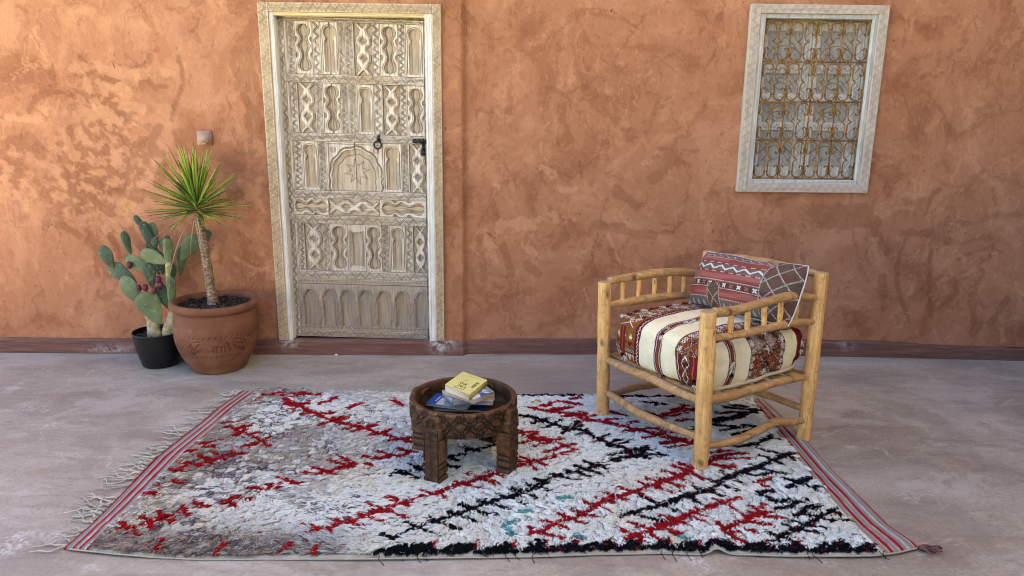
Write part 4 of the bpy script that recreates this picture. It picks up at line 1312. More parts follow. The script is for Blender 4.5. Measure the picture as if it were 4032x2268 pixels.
# grille
GX0, GX1, GZ0, GZ1 = 1.507, 2.113, 1.123, 2.021
YG = 4.474
grille = win
for z in (GZ0, GZ1):
    b = MB(); b.box((GX0 - .006, YG - .004, z - .0035), (GX1 + .006, YG + .004, z + .0035)); b.build('crossbar', M['grille'], grille)
cw_ = (GX1 - GX0) / 4; ch_ = (GZ1 - GZ0) / 4
for i in range(5):
    b = MB(); x = GX0 + i * cw_
    b.tube([(x, YG, GZ0 - .006), (x, YG, (GZ0 + GZ1) / 2), (x, YG, GZ1 + .012)], .0042, 6)
    b.build('bar', M['grille'], grille)
for j in range(1, 4):
    b = MB(); z = GZ0 + j * ch_
    b.tube([(GX0 - .014, YG + .001, z), ((GX0 + GX1) / 2, YG + .001, z), (GX1 + .014, YG + .001, z)], .0042, 6)
    b.build('crossbar', M['grille'], grille)
def scroll_motif():
    """one cell: two mirrored rods, each curl-arch-double bar-star point-double bar-arch-curl"""
    mb = MB()
    hw = cw_ / 2; hh = ch_ / 2
    for sx in (-1, 1):
        top = []
        xb = .0075                              # double bar offset
        xv = hw - .007                          # beside the vertical bar
        r = (xv - xb) / 2
        # curl (starting point inside, spiralling out), then the arch
        cx, cz = xv - .013, hh - .006 - r - .030
        for a in np.linspace(-PI * 1.15, .25 * PI, 12):
            q = .0135 * (.45 + .55 * (a + PI * 1.15) / (PI * 1.4))
            top.append((cx + q * math.cos(a), cz + q * math.sin(a)))
        for a in np.linspace(0, PI, 12):
            top.append((xb + r + r * math.cos(a), hh - .006 - r + r * math.sin(a)))
        top += [(xb, hh - .006 - r - .028), (xb, .030)]
        mid = [(xb + .004, .012), (.020, .0055), (.031, .0)]
        half = top + mid
        full = half + [(x, -z) for x, z in half[::-1][1:]]
        P = [(sx * x, 0, z) for x, z in full]
        mb.tube(P, .0041, 6)
        # collars beside vertical bar
        for sz in (-1, 1):
            mb.box((sx * (xv - .001) - .0065, -.0065, sz * (hh - r - .013) - .004), (sx * (xv - .001) + .0085 * (1 if sx > 0 else .6), .0065, sz * (hh - r - .013) + .004))
            mb.box((sx * (xb + r) - .0045, -.007, sz * (hh - .005) - .0075), (sx * (xb + r) + .0045, .007, sz * (hh - .005) + .0075))
            if sx > 0: mb.box((-.0125, -.006, sz * (hh - r - .010) - .0035), (.0125, .006, sz * (hh - r - .010) + .0035))
    return mb
first = None
for i in range(4):
    for j in range(4):
        loc = np.array((GX0 + (i + .5) * cw_, YG - .001, GZ0 + (j + .5) * ch_))
        if first is None:
            mb = scroll_motif(); mb.V = [np.concatenate(mb.V) + loc]
            first = mb.build('scroll_motif', M['grille'], grille, True, org=loc)
        else:
            c = first.copy(); COL.objects.link(c); c.parent = grille
            c.location = loc - ORG[grille.name]

# ================================================================== SOCKET BOX, PEBBLE
bx = MB()
bx.box((-1.785, 4.424, 1.289), (-1.703, 4.440, 1.369))
box = bx.build('socket_box', M['box'], None, org=(-1.744, 4.434, 1.289))
tag(box, 'small square pinkish outdoor socket cover on the wall above the spiky plant', 'socket')
bx = MB(); bx.box((-1.777, 4.412, 1.300), (-1.709, 4.4245, 1.360)); bx.box((-1.772, 4.4095, 1.304), (-1.714, 4.4125, 1.354))
bx.box((-1.760, 4.413, 1.290), (-1.728, 4.422, 1.2995))
bx.build('flap', M['box'], box)
pv = []
for i in range(7):
    for j in range(10):
        ph = PI * i / 6; th = 2 * PI * j / 10
        pv.append((-1.03 + .011 * math.sin(ph) * math.cos(th), 4.412 + .008 * math.sin(ph) * math.sin(th), .006 + .006 * math.cos(ph)))
peb = obj('pebble', pv, grid_faces(7, 10, True)[:, ::-1], M['stone'], None, None, True, org=(-1.03, 4.412, 0))
tag(peb, 'tiny white pebble on the floor in front of the door sill', 'pebble')

# ================================================================== RUG
LE = np.array([(-1.515, 2.300), (-1.503, 2.467), (-1.503, 2.611), (-1.509, 2.807), (-1.512, 3.002), (-1.490, 3.178), (-1.465, 3.373), (-1.450, 3.553), (-1.404, 3.800)])
LP = np.array([(-1.410, 2.300), (-1.408, 2.448), (-1.398, 2.527), (-1.395, 2.655), (-1.387, 2.845), (-1.384, 3.075), (-1.358, 3.290), (-1.335, 3.517), (-1.292, 3.800)])
RE = np.array([(1.494, 2.300), (1.493, 2.366), (1.462, 2.470), (1.450, 2.677), (1.438, 2.909), (1.444, 3.165), (1.440, 3.437), (1.414, 3.740)])
RP = np.array([(1.346, 2.290), (1.322, 2.504), (1.318, 2.80), (1.322, 3.103), (1.335, 3.720)])
FE = np.array([(-1.53, 2.305), (-1.415, 2.284), (-1.318, 2.268), (-1.215, 2.256), (-1.015, 2.244), (-.775, 2.247), (-.49, 2.242), (-.236, 2.249), (.158, 2.264), (.358, 2.280), (.561, 2.288), (.708, 2.278), (.76, 2.296), (.81, 2.282), (1.007, 2.270), (1.206, 2.269), (1.308, 2.272), (1.393, 2.289), (1.50, 2.325)])
BE = np.array([(-1.42, 3.795), (-1.296, 3.797), (-1.17, 3.805), (-.925, 3.775), (-.489, 3.766), (.1, 3.737), (.317, 3.736), (.997, 3.728), (1.42, 3.725)])
ix = lambda E, y: np.interp(y, E[:, 1], E[:, 0])
iy = lambda E, x: np.interp(x, E[:, 0], E[:, 1])
def rugbump(x, y):
    b = (fbm(x, y, 2.2, 91, 3) - .5) * .012
    b = b + .016 * np.exp(-((x - .76) / .028) ** 2 - ((y - 2.29) / .10) ** 2)
    return b
rug = empty('berber_rug', (0, 3.0, 0), 'shaggy cream wool rug with black and red zigzag diamonds spread on the concrete floor', 'rug')
nu, nv = 620, 300
u = np.linspace(0, 1, nu); v = np.linspace(0, 1, nv)
U, Vv = np.meshgrid(u, v, indexing='ij')
x = -1.45 + 2.88 * U
for _ in range(4):
    y = iy(FE, x) + (iy(BE, x) - iy(FE, x)) * Vv
    x = ix(LE, y) + (ix(RE, y) - ix(LE, y)) * U
z = .009 + np.maximum(rugbump(x, y), -.004)
edge_d = np.minimum(np.minimum(x - ix(LE, y), ix(RE, y) - x), np.minimum(y - iy(FE, x), iy(BE, x) - y))
z -= sstep(.012, 0, edge_d) * .006
# flat-woven colours: stripes across both ends
CW = np.array((.46, .43, .385)); CG = np.array((.24, .23, .23)); CR = np.array((.31, .010, .022)); CB = np.array((.30, .245, .19))
col = np.tile(CW, x.shape + (1,))
col *= (.85 + .3 * vnoise(x, y, 60, 4))[..., None]
def stripe(d, a, b, c, soft=.002):
    global col
    wob = (vnoise(x, y, 10, 8) - .5) * .006
    k = (sstep(a - soft, a + soft, d + wob) * sstep(b + soft, b - soft, d + wob))[..., None]
    col = col * (1 - k) + np.array(c) * k
dl = x - ix(LE, y); wl = ix(LP, y) - ix(LE, y); q = dl / np.maximum(wl, .02)
for a, b, c in [(-.05, .13, CR), (.13, .24, CG), (.29, .40, CR), (.40, .47, CG), (.54, .645, CR), (.645, .73, CG), (.80, .915, CR), (.915, 1.02, CB)]:
    stripe(q, a, b, c, .012)
dr = ix(RE, y) - x; wr = ix(RE, y) - ix(RP, y); q = dr / np.maximum(wr, .02)
for a, b, c in [(.02, .11, CR), (.13, .26, CG), (.33, .43, CG), (.43, .54, CR), (.58, .70, CG), (.72, .83, CR), (.86, .98, CB)]:
    stripe(q, a, b, c, .012)
under = (edge_d > .03) & (x > ix(LP, y)) & (x < ix(RP, y))
col[under] = (.78, .77, .73)
V = np.stack([x, y, z], -1).reshape(-1, 3)
obj('woven_ground', V, grid_faces(nu, nv)[:, ::-1], M['band'], rug, col.reshape(-1, 3), True)
# selvedge cords on the long sides
sv = MB()
for E, yo in ((FE, -.001), (BE, .001)):
    xs_ = np.linspace(-1.49 if E is FE else -1.39, 1.48 if E is FE else 1.40, 160)
    P = np.stack([xs_, iy(E, xs_) + yo, .007 + np.maximum(rugbump(xs_, iy(E, xs_)), -.003)], -1)
    sv.tube(P, .0032, 6, (.40, .35, .28))
sv.build('selvedge_cord', M['fringe'], rug, True, True)
# knotted pile
step = .0052
px, py = np.meshgrid(np.arange(-1.46, 1.40, step), np.arange(2.235, 3.83, step), indexing='ij')
px = (px + rng.uniform(-.5, .5, px.shape) * step).ravel(); py = (py + rng.uniform(-.5, .5, py.shape) * step).ravel()
wob = (vnoise(px, py, 22, 14) - .5) * .03
keep = (px > ix(LP, py) + .006 + wob * .6) & (px < ix(RP, py) - .004 + wob) & (py > iy(FE, px) + .026 + wob * .35) & (py < iy(BE, px) - .004)
# the striped end is narrow at the front left corner
px, py = px[keep], py[keep]
n = len(px)
wx = px + (fbm(px, py, 26, 15, 2) - .5) * .016; wy = py + (fbm(px, py, 26, 16, 2) - .5) * .012
wx = wx + rng.normal(0, .0020, n); wy = wy + rng.normal(0, .0016, n)
# the pile flops towards the front left, so the knots sit back by half a strand
wx = wx - .006; wy = wy - .008
kind = np.zeros(n, int)
# locks of wool: strands grouped round jittered centres
cs = .024
gi = np.floor(px / cs).astype(int); gj = np.floor(py / cs).astype(int)
ctab = np.random.default_rng(5).random((128, 128, 5))
bd2 = np.full(n, 9.0); ccx = px.copy(); ccy = py.copy(); cr1 = np.zeros(n); cr2 = np.zeros(n); cr3 = np.zeros(n)
for di in (-1, 0, 1):
    for dj in (-1, 0, 1):
        tb = ctab[(gi + di) % 128, (gj + dj) % 128]
        qx = (gi + di + tb[:, 0]) * cs; qy = (gj + dj + tb[:, 1]) * cs
        d2 = (px - qx) ** 2 + (py - qy) ** 2
        m_ = d2 < bd2
        bd2[m_] = d2[m_]; ccx[m_] = qx[m_]; ccy[m_] = qy[m_]; cr1[m_] = tb[m_, 2]; cr2[m_] = tb[m_, 3]; cr3[m_] = tb[m_, 4]
for k, w, l in RUG:
    pts = np.array(pairs(l))
    lo = pts.min(0) - .05; hi = pts.max(0) + .05
    s = np.where((wx > lo[0]) & (wx < hi[0]) & (wy > lo[1]) & (wy < hi[1]))[0]
    if not len(s): continue
    d = seg_dist(wx[s], wy[s], pairs(l))
    hit = d < max(w, 10.5) * .00084 * (1 + .60 * (wy[s] - 2.3))
    kind[s[hit]] = {'k': 1, 'r': 2, 't': 3, 'y': 4}[k]
# the saw-toothed black border along the front, edged in red
fy = wy - iy(FE, wx)
teeth_x = np.array([-.44, -.215, -.075, .055, .165, .285, .40, .505, .61, .715, .83, .96, 1.08, 1.24, 1.40])
idx = np.clip(np.searchsorted(teeth_x, wx), 1, len(teeth_x) - 1)
tt = (wx - teeth_x[idx - 1]) / (teeth_x[idx] - teeth_x[idx - 1])
bh = .018 + .058 * np.clip(tt, 0, 1) ** .8
inb = (wx > -.44) & (wx < 1.33) & (fy < bh + .015) & (fy > 0)
kind[inb] = 1
redge = (wx > -.42) & (wx < 1.2) & (tt > .93) & (fy < bh + .022) & (fy > .045)
kind[redge] = 2
bb = (iy(BE, wx) - wy < .022 + .02 * vnoise(wx, wy, 9, 33)) & (wx > -.05) & (wx < 1.2) & (vnoise(wx, wy, 6, 34) > .25)
kind[bb] = 1
left = sstep(.0, -1.15, px + (fbm(px, py, 2.5, 53, 3) - .5) * .5)
greyp = fbm(px, py, 2.6, 55, 4)
greyf = sstep(.38, .58, greyp + left * .15 - .05)
front_l = sstep(2.52, 2.30, py + (fbm(px, py, 5, 57) - .5) * .12) * sstep(-.40, -.62, px)
base = np.tile(np.array((.71, .735, .715)), (n, 1))
cream = sstep(.5, .7, fbm(px, py, 3.2, 59, 3))[:, None]
base = base * (1 - cream * .55) + np.array((.70, .645, .54)) * cream * .55
gcol = np.where((vnoise(px, py, 7, 60) > .5)[:, None], np.array((.27, .235, .205)), np.array((.30, .275, .28)))
gm = np.clip(sstep(.15, .85, greyf * .8 + (cr3 - .5) * 1.1 + .04) * left * .9 + rng.normal(0, .10, n) * left, 0, 1)[:, None]
base = base * (1 - gm) + gcol * gm
dkm = np.clip(front_l * (.55 + .6 * cr1) + rng.normal(0, .12, n) * front_l, 0, 1)[:, None]
base = base * (1 - dkm) + np.where((rng.random(n) > .4)[:, None], np.array((.105, .088, .085)), np.array((.24, .20, .165))) * dkm
streak = (fbm(px * .7 + py * .5, py * 1.0, 9, 61, 3) > .585) & (cr3 > .45) & (rng.random(n) < .62 * left)
base[streak] = np.array((.135, .105, .125))
fleck = rng.random(n) < .012 * (.3 + left)
base[fleck] = np.array((.33, .02, .04))
strip = px < ix(LP, py) + .13
brown = strip & (rng.random(n) < .65)
base[brown] = base[brown] * .35 + np.array((.255, .20, .15)) * .65
pal = {1: (.0045, .0050, .0080), 2: (.29, .007, .012), 3: (.10, .30, .31), 4: (.42, .34, .10)}
for k, c in pal.items():
    base[kind == k] = c
fade = (kind == 2) & (rng.random(n) < .10)
base[fade] = np.array((.20, .012, .022))
blk = (kind == 1) & (px > .15) & (rng.random(n) < .05)
base[blk] = np.array((.20, .012, .02))
lay = 4.05 + (fbm(px, py, 1.6, 62, 3) - .5) * 3.4 + (fbm(px, py, 8, 63, 2) - .5) * 1.2 + (cr1 - .5) * 1.5 + rng.normal(0, .22, n)
L = .022 + .009 * rng.random(n) + .005 * left + .003 * cr2
hgt = .0085 + .003 * rng.random(n) + .0035 * (cr2 - .35) + .003 * (fbm(px, py, 6, 64, 3) - .5) + .003 * left * cr2
hgt = np.maximum(hgt, .0055)
root_z = .007 + np.maximum(rugbump(px, py), -.004)
dx, dy = np.cos(lay), np.sin(lay)
sx_, sy_ = -dy, dx
# the strands of one lock draw together at their tips
pull = ((ccx - px) * sx_ + (ccy - py) * sy_) * .55
bend = rng.normal(0, .003, n) + pull * .8
rings = []
for (tl, th, wd, bd) in [(0.0, 0.0, .0021, 0), (.30, .85, .0024, .3), (.68, 1.0, .0023, 1.0)]:
    cxp = px + dx * L * tl + sx_ * bend * bd; cyp = py + dy * L * tl + sy_ * bend * bd; czp = root_z + hgt * th
    wv = wd * (.85 + .4 * rng.random(n))
    # triangular section: left, right, top
    rings.append(np.stack([np.stack([cxp + sx_ * wv, cyp + sy_ * wv, czp - wv * .4], -1), np.stack([cxp - sx_ * wv, cyp - sy_ * wv, czp - wv * .4], -1), np.stack([cxp - dx * wv * .4, cyp - dy * wv * .4, czp + wv], -1)], 1))
tipz = np.maximum(root_z + hgt * (.55 + .5 * rng.random(n)), .010)
tip = np.stack([px + dx * L + sx_ * bend * 1.7, py + dy * L + sy_ * bend * 1.7, tipz], -1)[:, None, :]
V = np.concatenate(rings + [tip], 1)                       # n,10,3
b0 = (np.arange(n) * 10)[:, None]
tris = []
for r in range(2):
    for s in range(3):
        a, b = r * 3 + s, r * 3 + (s + 1) % 3
        tris += [(a, b, b + 3), (a, b + 3, a + 3)]
for s in range(3):
    tris.append((6 + s, 6 + (s + 1) % 3, 9))
T = np.array(tris)
F = (b0[:, :, None] + T[None]).reshape(-1, 3)
C = np.repeat((base * (rng.uniform(.88, 1.06, (n, 1)) * (.82 + .24 * cr1[:, None])))[:, None, :], 10, 1)
obj('wool_pile', V.reshape(-1, 3), F, M['pile'], rug, C.reshape(-1, 3), True)
# warp fringe at the left end: tassels of loose yarn, each a part of its own
tass = [(2.325, .17, .2, 4), (2.40, .09, -.05, 4), (2.47, .15, -.25, 6), (2.535, .19, -.22, 6), (2.60, .16, -.28, 6), (2.665, .12, .0, 2), (2.73, .13, .02, 3), (2.80, .20, -.12, 5), (2.87, .16, -.1, 5), (2.935, .15, -.05, 4), (3.00, .13, -.1, 4), (3.07, .15, -.2, 5), (3.14, .12, .0, 3), (3.21, .14, -.12, 4), (3.28, .14, -.02, 3), (3.35, .13, .06, 3), (3.42, .12, -.02, 3), (3.50, .16, -.15, 5), (3.57, .13, .05, 3), (3.66, .12, .10, 2), (3.74, .12, -.05, 4), (3.79, .13, .12, 5)]
for ty, ln, ang, cnt in tass:
    t = MB()
    for k in range(max(2, int(cnt * .8))):
        y0 = ty + random.uniform(-.022, .022)
        x0 = float(ix(LE, y0)) + .003
        a = PI + ang + random.uniform(-.35, .35)
        l = ln * random.uniform(.6, .95)
        P = []; xx, yy = x0, y0
        cur = random.uniform(-.9, .9)
        for q in range(9):
            P.append((xx, yy, .006 + .004 * abs(math.sin(q * 1.1 + k)) + .002 * random.random()))
            a2 = a + cur * math.sin(q * .8 + k * 2) * 1.5 + random.uniform(-.25, .25)
            xx += math.cos(a2) * l / 8; yy += math.sin(a2) * l / 8
        g = random.uniform(.75, 1.1)
        t.tube(spline(P, 22), np.linspace(.0038, .0026, 22), 5, (.50 * g, .45 * g, .39 * g))
        for s in range(2):       # frayed ends
            e = np.array(P[-1]); aa = a2 + random.uniform(-.8, .8); fl_ = random.uniform(.015, .035)
            t.tube([e, e + np.array((math.cos(aa), math.sin(aa), .0)) * fl_ * .5, e + np.array((math.cos(aa + .3), math.sin(aa + .3), -.05)) * fl_], .0011, 3, (.6 * g, .54 * g, .48 * g))
    t.build('fringe_tassel', M['fringe'], rug, True, True)
t = MB()
for k in range(7):
    P = [(1.49, 2.318 + random.uniform(-.01, .01), .008)]
    a = -.75 + random.uniform(-.4, .4)
    for q in range(4):
        a += random.uniform(-.5, .5)
        P.append((P[-1][0] + math.cos(a) * .019, P[-1][1] + math.sin(a) * .012, .009 + .008 * random.random()))
    t.tube(spline(P, 12), np.linspace(.0045, .003, 12), 5, random.choice([(.14, .05, .05), (.20, .09, .08), (.11, .045, .05)]))
tt_ = t.build('corner_tassel', M['fringe'], rug, True, True)
tt_['label'] = 'reddish brown corner tassel'
# loose black yarns and long ends hanging over the front edge
t = MB()
for k in range(30):
    xx = random.uniform(-.42, 1.36); yy = float(iy(FE, np.array(xx))) + random.uniform(.005, .03)
    a = -PI / 2 + random.uniform(-1.0, 1.0)
    l = random.uniform(.02, .055)
    P = [(xx, yy, .016), (xx + math.cos(a) * l * .5, yy + math.sin(a) * l * .5, .014), (xx + math.cos(a + .5) * l, yy + math.sin(a + .5) * l, .003)]
    t.tube(spline(P, 6), .0016, 3, (.010, .011, .015))
for k in range(90):
    xx = random.uniform(-.2, 1.25); yy = random.uniform(2.35, 3.6)
    a = random.uniform(0, 6.28); l = random.uniform(.02, .04)
    P = [(xx, yy, .022), (xx + math.cos(a) * l * .5, yy + math.sin(a) * l * .5, .030), (xx + math.cos(a + .9) * l, yy + math.sin(a + .9) * l, .024)]
    t.tube(spline(P, 6), .0012, 3, random.choice([(.012, .012, .017), (.6, .58, .54), (.28, .012, .02), (.6, .58, .54)]))
o = t.build('stray_yarns', M['fringe'], rug, True, True)
o['kind'] = 'stuff'

# ================================================================== DRUM TABLE
TC = np.array((-.160, 2.985)); ZR = .312; ZB = .208; RO = .231; RI = .206
table = empty('drum_table', (TC[0], TC[1], .02), 'round dark carved wooden drum table on four notched legs standing on the shaggy rug', 'table')
na, nz = 620, 44
ang = np.arange(na) / na * 2 * PI
zz = np.linspace(0, ZR - ZB, nz)
A, Z = np.meshgrid(ang, zz, indexing='ij')
s = A * RO; per = 2 * PI * RO / 9
dep = np.zeros_like(A)
ph = s / per * 2 * PI
zc = Z - (ZR - ZB) * .50
amp = .029
g = 0
for sg in (1, -1):
    c = amp * sg * np.sin(ph)
    for off in (-.0105, .0105):
        g = np.maximum(g, sstep(.0040, .0018, np.abs(zc - c - off) / np.sqrt(1 + (amp * np.cos(ph) * 2 * PI / per * .9) ** 2)))
sl = np.mod(s / per + .25, .5) - .25
for zr_ in (0,):
    d = np.abs(sl * per) + np.abs(zc)
    g = np.maximum(g, sstep(.0034, .0016, np.abs(d - .020)))
    g = np.maximum(g, sstep(.0026, .0012, np.abs(sl * per)) * (d < .020)); g = np.maximum(g, sstep(.0026, .0012, np.abs(zc)) * (d < .020))
sl2 = np.mod(s / per, .5) - .25
for zr_ in (-.036, .036):
    rr_ = np.hypot(sl2 * per, zc - zr_)
    th = np.arctan2(zc - zr_, sl2 * per)
    g = np.maximum(g, sstep(.0026, .0012, np.abs(rr_ - .019)))
    g = np.maximum(g, sstep(.45, .2, np.abs(np.mod(th, PI / 3) - PI / 6)) * (rr_ < .016))
g = np.maximum(g, sstep(.003, .0015, np.abs(Z - .012)))
dep = g * .0075 + (fbm(A * 4, Z * 20, 2, 111) - .5) * .003
wear = sstep(.5, .8, fbm(A * 6, Z * 60, 1.2, 112)) * (1 - g)
wear = np.maximum(wear, sstep(ZR - ZB - .012, ZR - ZB - .002, Z) * .9)
Rr_ = RO - dep - sstep(.016, 0, Z) * .006 - sstep(ZR - ZB - .006, ZR - ZB, Z) * .004
rows = [np.stack([TC[0] + Rr_ * np.cos(A), TC[1] + Rr_ * np.sin(A), ZB + Z], -1)]
cr = [np.stack([g, wear, g * 0], -1)]
# rim and inside wall, floor disc, underside, added as rings
def ring(r, z, gg=0, w=0):
    rr2 = r + (vnoise(ang * 3, ang * 0 + z * 50, 2, 5) - .5) * .004
    return np.stack([TC[0] + rr2 * np.cos(ang), TC[1] + rr2 * np.sin(ang), np.full(na, z) + (vnoise(ang * 2, ang * 0, 1.5, 6) - .5) * .004], -1)[:, None, :], np.tile(np.array((gg, w, 0.0)), (na, 1, 1))
for r, z, gg, w in [(RO - .006, ZR + .001, 0, .55), (RI + .004, ZR + .001, 0, .3), (RI, ZR - .004, .1, .1), (RI - .002, .27, .3, 0), (RI - .003, .237, .6, 0), (.12, .236, .5, 0), (.001, .236, .5, 0)]:
    a, c = ring(r, z, gg, w); rows.append(a); cr.append(c)
V = np.concatenate(rows, 1); C = np.concatenate(cr, 1)
obj('drum', V.reshape(-1, 3), grid_wrap0(na, V.shape[1]), M['dark'], table, C.reshape(-1, 3), True)
ub = MB()
k = 48
aa = np.arange(k) / k * 2 * PI
ub.add(np.concatenate([np.stack([TC[0] + (RO - .006) * np.cos(aa), TC[1] + (RO - .006) * np.sin(aa), np.full(k, ZB + .001)], -1)]), [list(range(k))[::-1]], (.5, 0, 0))
ub.build('drum_bottom', M['dark'], table, False, True)
def leg(theta):
    w, z0, z1 = .078, .018, .300
    h = z1 - z0
    n, m = 60, 190
    a = np.linspace(-1, 1, n); b = np.linspace(0, h, m)
    A, B = np.meshgrid(a, b, indexing='ij')
    W = np.full(m, .5)
    W = np.where(b > h - .022, .5 * np.sqrt(np.clip(1 - ((b - (h - .022)) / .024) ** 2, 0, 1)) * .72 + .06, W)
    W = np.where((b > h - .05) & (b <= h - .022), .42, W)
    for zc_ in (.022, .055, .078, .185):
        W = W - .10 * np.clip(1 - np.abs(b - zc_) / .009, 0, 1)
    Xl = A * W[None, :] * w
    per_ = .052
    c = (tri(B / per_) - .5) * w * .7
    g = np.maximum(sstep(.0030, .0014, np.abs(Xl - c)), sstep(.0030, .0014, np.abs(Xl + c)))
    bb_ = np.mod(B / per_ + .25, .5) - .25
    g = np.maximum(g, sstep(.003, .0014, np.abs(np.abs(Xl) + np.abs(bb_ * per_) - .008)))
    g = np.maximum(g, sstep(.0025, .0012, np.abs(np.abs(Xl) - .033)) * (B < h - .05))
    top = B > h - .06
    gt = np.maximum(sstep(.0026, .0012, np.abs(np.hypot(Xl, B - (h - .032)) - .020)), sstep(.0026, .0012, np.abs(np.hypot(Xl, B - (h - .032)) - .011)))
    g = np.where(top, gt, g)
    d = g * .0065 + (fbm(A * 3, B * 60, 1.5, int(theta * 100) % 97) - .5) * .002
    d = np.pad(d, 1, constant_values=.062)
    Xl = np.pad(Xl, 1, 'edge'); B = np.pad(B, 1, 'edge'); g = np.pad(g, 1, 'edge')
    er = np.pad(sstep(.90, 1.0, np.abs(A)), 1, constant_values=.3)
    wear = np.maximum(er * .9, sstep(.5, .75, fbm(Xl * 60, B * 60, 1, 5)) * .6) * (1 - g)
    rad = .250 - d
    tx, ty = -math.sin(theta), math.cos(theta)
    cx, cy = math.cos(theta), math.sin(theta)
    P = np.stack([TC[0] + cx * rad + tx * Xl, TC[1] + cy * rad + ty * Xl, z0 + B], -1)
    C = np.stack([g, wear, g * 0], -1)
    obj('leg', P.reshape(-1, 3), grid_faces(n + 2, m + 2)[:, ::-1], M['dark'], table, C.reshape(-1, 3), False)
for dg in (-119, -30, 60, 151):
    leg(math.radians(dg))

# ================================================================== BOOKS in the drum
def book(name, label, Q, z0, z1, cover, pages, spine=None, top_fn=None, spine_col=None, lift=0.0):
    """Q: four top corners in order; edge Q0-Q1 carries the spine when spine=0, etc."""
    Q = [np.array(q, float) for q in Q]
    c = sum(Q) / 4
    o = MB(); ct = .0013
    def quad(P, z, zt, colr):
        V = [(*p, z) for p in P] + [(*p, zt) for p in P]
        o.add(V, [[3, 2, 1, 0], [4, 5, 6, 7], [0, 1, 5, 4], [1, 2, 6, 5], [2, 3, 7, 6], [3, 0, 4, 7]], colr)
    # lower cover
    quad(Q, z0, z0 + ct, tuple(np.array(cover) * .8))
    # upper cover as a fine sheet, its colours from top_fn(s,t)
    n = 44
    s = np.linspace(0, 1, n)
    Sg, Tg = np.meshgrid(s, s, indexing='ij')
    P = (Q[0] * (1 - Sg[..., None]) * (1 - Tg[..., None]) + Q[1] * Sg[..., None] * (1 - Tg[..., None]) + Q[2] * Sg[..., None] * Tg[..., None] + Q[3] * (1 - Sg[..., None]) * Tg[..., None])
    zt = z1 + lift * sstep(.55, 1, Tg) * sstep(.2, 1, 1 - Sg * .6) + .0006
    colr = np.tile(np.array(cover, float), (n, n, 1))
    if top_fn is not None: colr = top_fn(Sg, Tg)
    P3 = np.concatenate([P, zt[..., None]], -1)
    P4 = P3.copy(); P4[..., 2] -= ct
    fg = grid_faces(n, n)
    area = (Q[1] - Q[0])[0] * (Q[2] - Q[1])[1] - (Q[1] - Q[0])[1] * (Q[2] - Q[1])[0]
    if area < 0: fg = fg[:, ::-1]
    o.add(P3.reshape(-1, 3), fg[:, ::-1][:, ::-1] if area > 0 else fg, colr.reshape(-1, 3))
    o.add(P4.reshape(-1, 3), fg[:, ::-1], tuple(np.array(cover) * .9))
    # spine
    if spine is not None:
        a, b = Q[spine], Q[(spine + 1) % 4]
        nrm = (a + b) / 2 - c; nrm = nrm / np.linalg.norm(nrm) * .0015
        V = [(*a, z0), (*b, z0), (*b, z1), (*a, z1), (*(a - nrm), z0), (*(b - nrm), z0), (*(b - nrm), z1), (*(a - nrm), z1)]
        o.add(V, [[0, 1, 2, 3], [7, 6, 5, 4], [0, 4, 5, 1], [3, 2, 6, 7], [0, 3, 7, 4], [1, 5, 6, 2]], spine_col or cover)
    ob = o.build(name, M['paper'], None, False, True, org=(c[0], c[1], z0))
    tag(ob, label, 'book')
    # page block, slightly inset, with thin layered edges
    pg = MB(); K = 9
    for i in range(K):
        a = z0 + ct + (z1 - z0 - 2 * ct) * i / K; b = z0 + ct + (z1 - z0 - 2 * ct) * (i + 1) / K
        ins = .016 + .006 * random.random()
        P = [p + (c - p) * ins for p in Q]
        gch = random.uniform(.86, 1.05)
        V = [(*p, a + .0001) for p in P] + [(*p, b) for p in P]
        pg.add(V, [[3, 2, 1, 0], [4, 5, 6, 7], [0, 1, 5, 4], [1, 2, 6, 5], [2, 3, 7, 6], [3, 0, 4, 7]], tuple(min(.9, x * gch) for x in pages))
    pg.build('pages', M['paper'], ob, False, True)
    return ob

def text_on(parent, txt, mat, O, ux, uy, z, size, sx=1.0, extr=.0002, align='LEFT', name='lettering'):
    cu = bpy.data.curves.new(name, 'FONT')
    cu.body = txt; cu.size = size; cu.extrude = extr; cu.resolution_u = 3; cu.align_x = align
    t = bpy.data.objects.new(name, cu); COL.objects.link(t)
    bpy.context.view_layer.update()
    me = bpy.data.meshes.new_from_object(t.evaluated_get(bpy.context.evaluated_depsgraph_get()))
    V = np.zeros(len(me.vertices) * 3); me.vertices.foreach_get('co', V); V = V.reshape(-1, 3)
    F = [list(p.vertices) for p in me.polygons]
    bpy.data.objects.remove(t); bpy.data.curves.remove(cu); bpy.data.meshes.remove(me)
    if not len(V): return None
    ux = np.array(ux, float); uy = np.array(uy, float)
    W = np.stack([O[0] + V[:, 0] * sx * ux[0] + V[:, 1] * uy[0], O[1] + V[:, 0] * sx * ux[1] + V[:, 1] * uy[1], z + .0003 + V[:, 2]], -1)
    if ux[0] * uy[1] - ux[1] * uy[0] < 0: F = [f[::-1] for f in F]
    return obj(name, W, F, mat, parent)

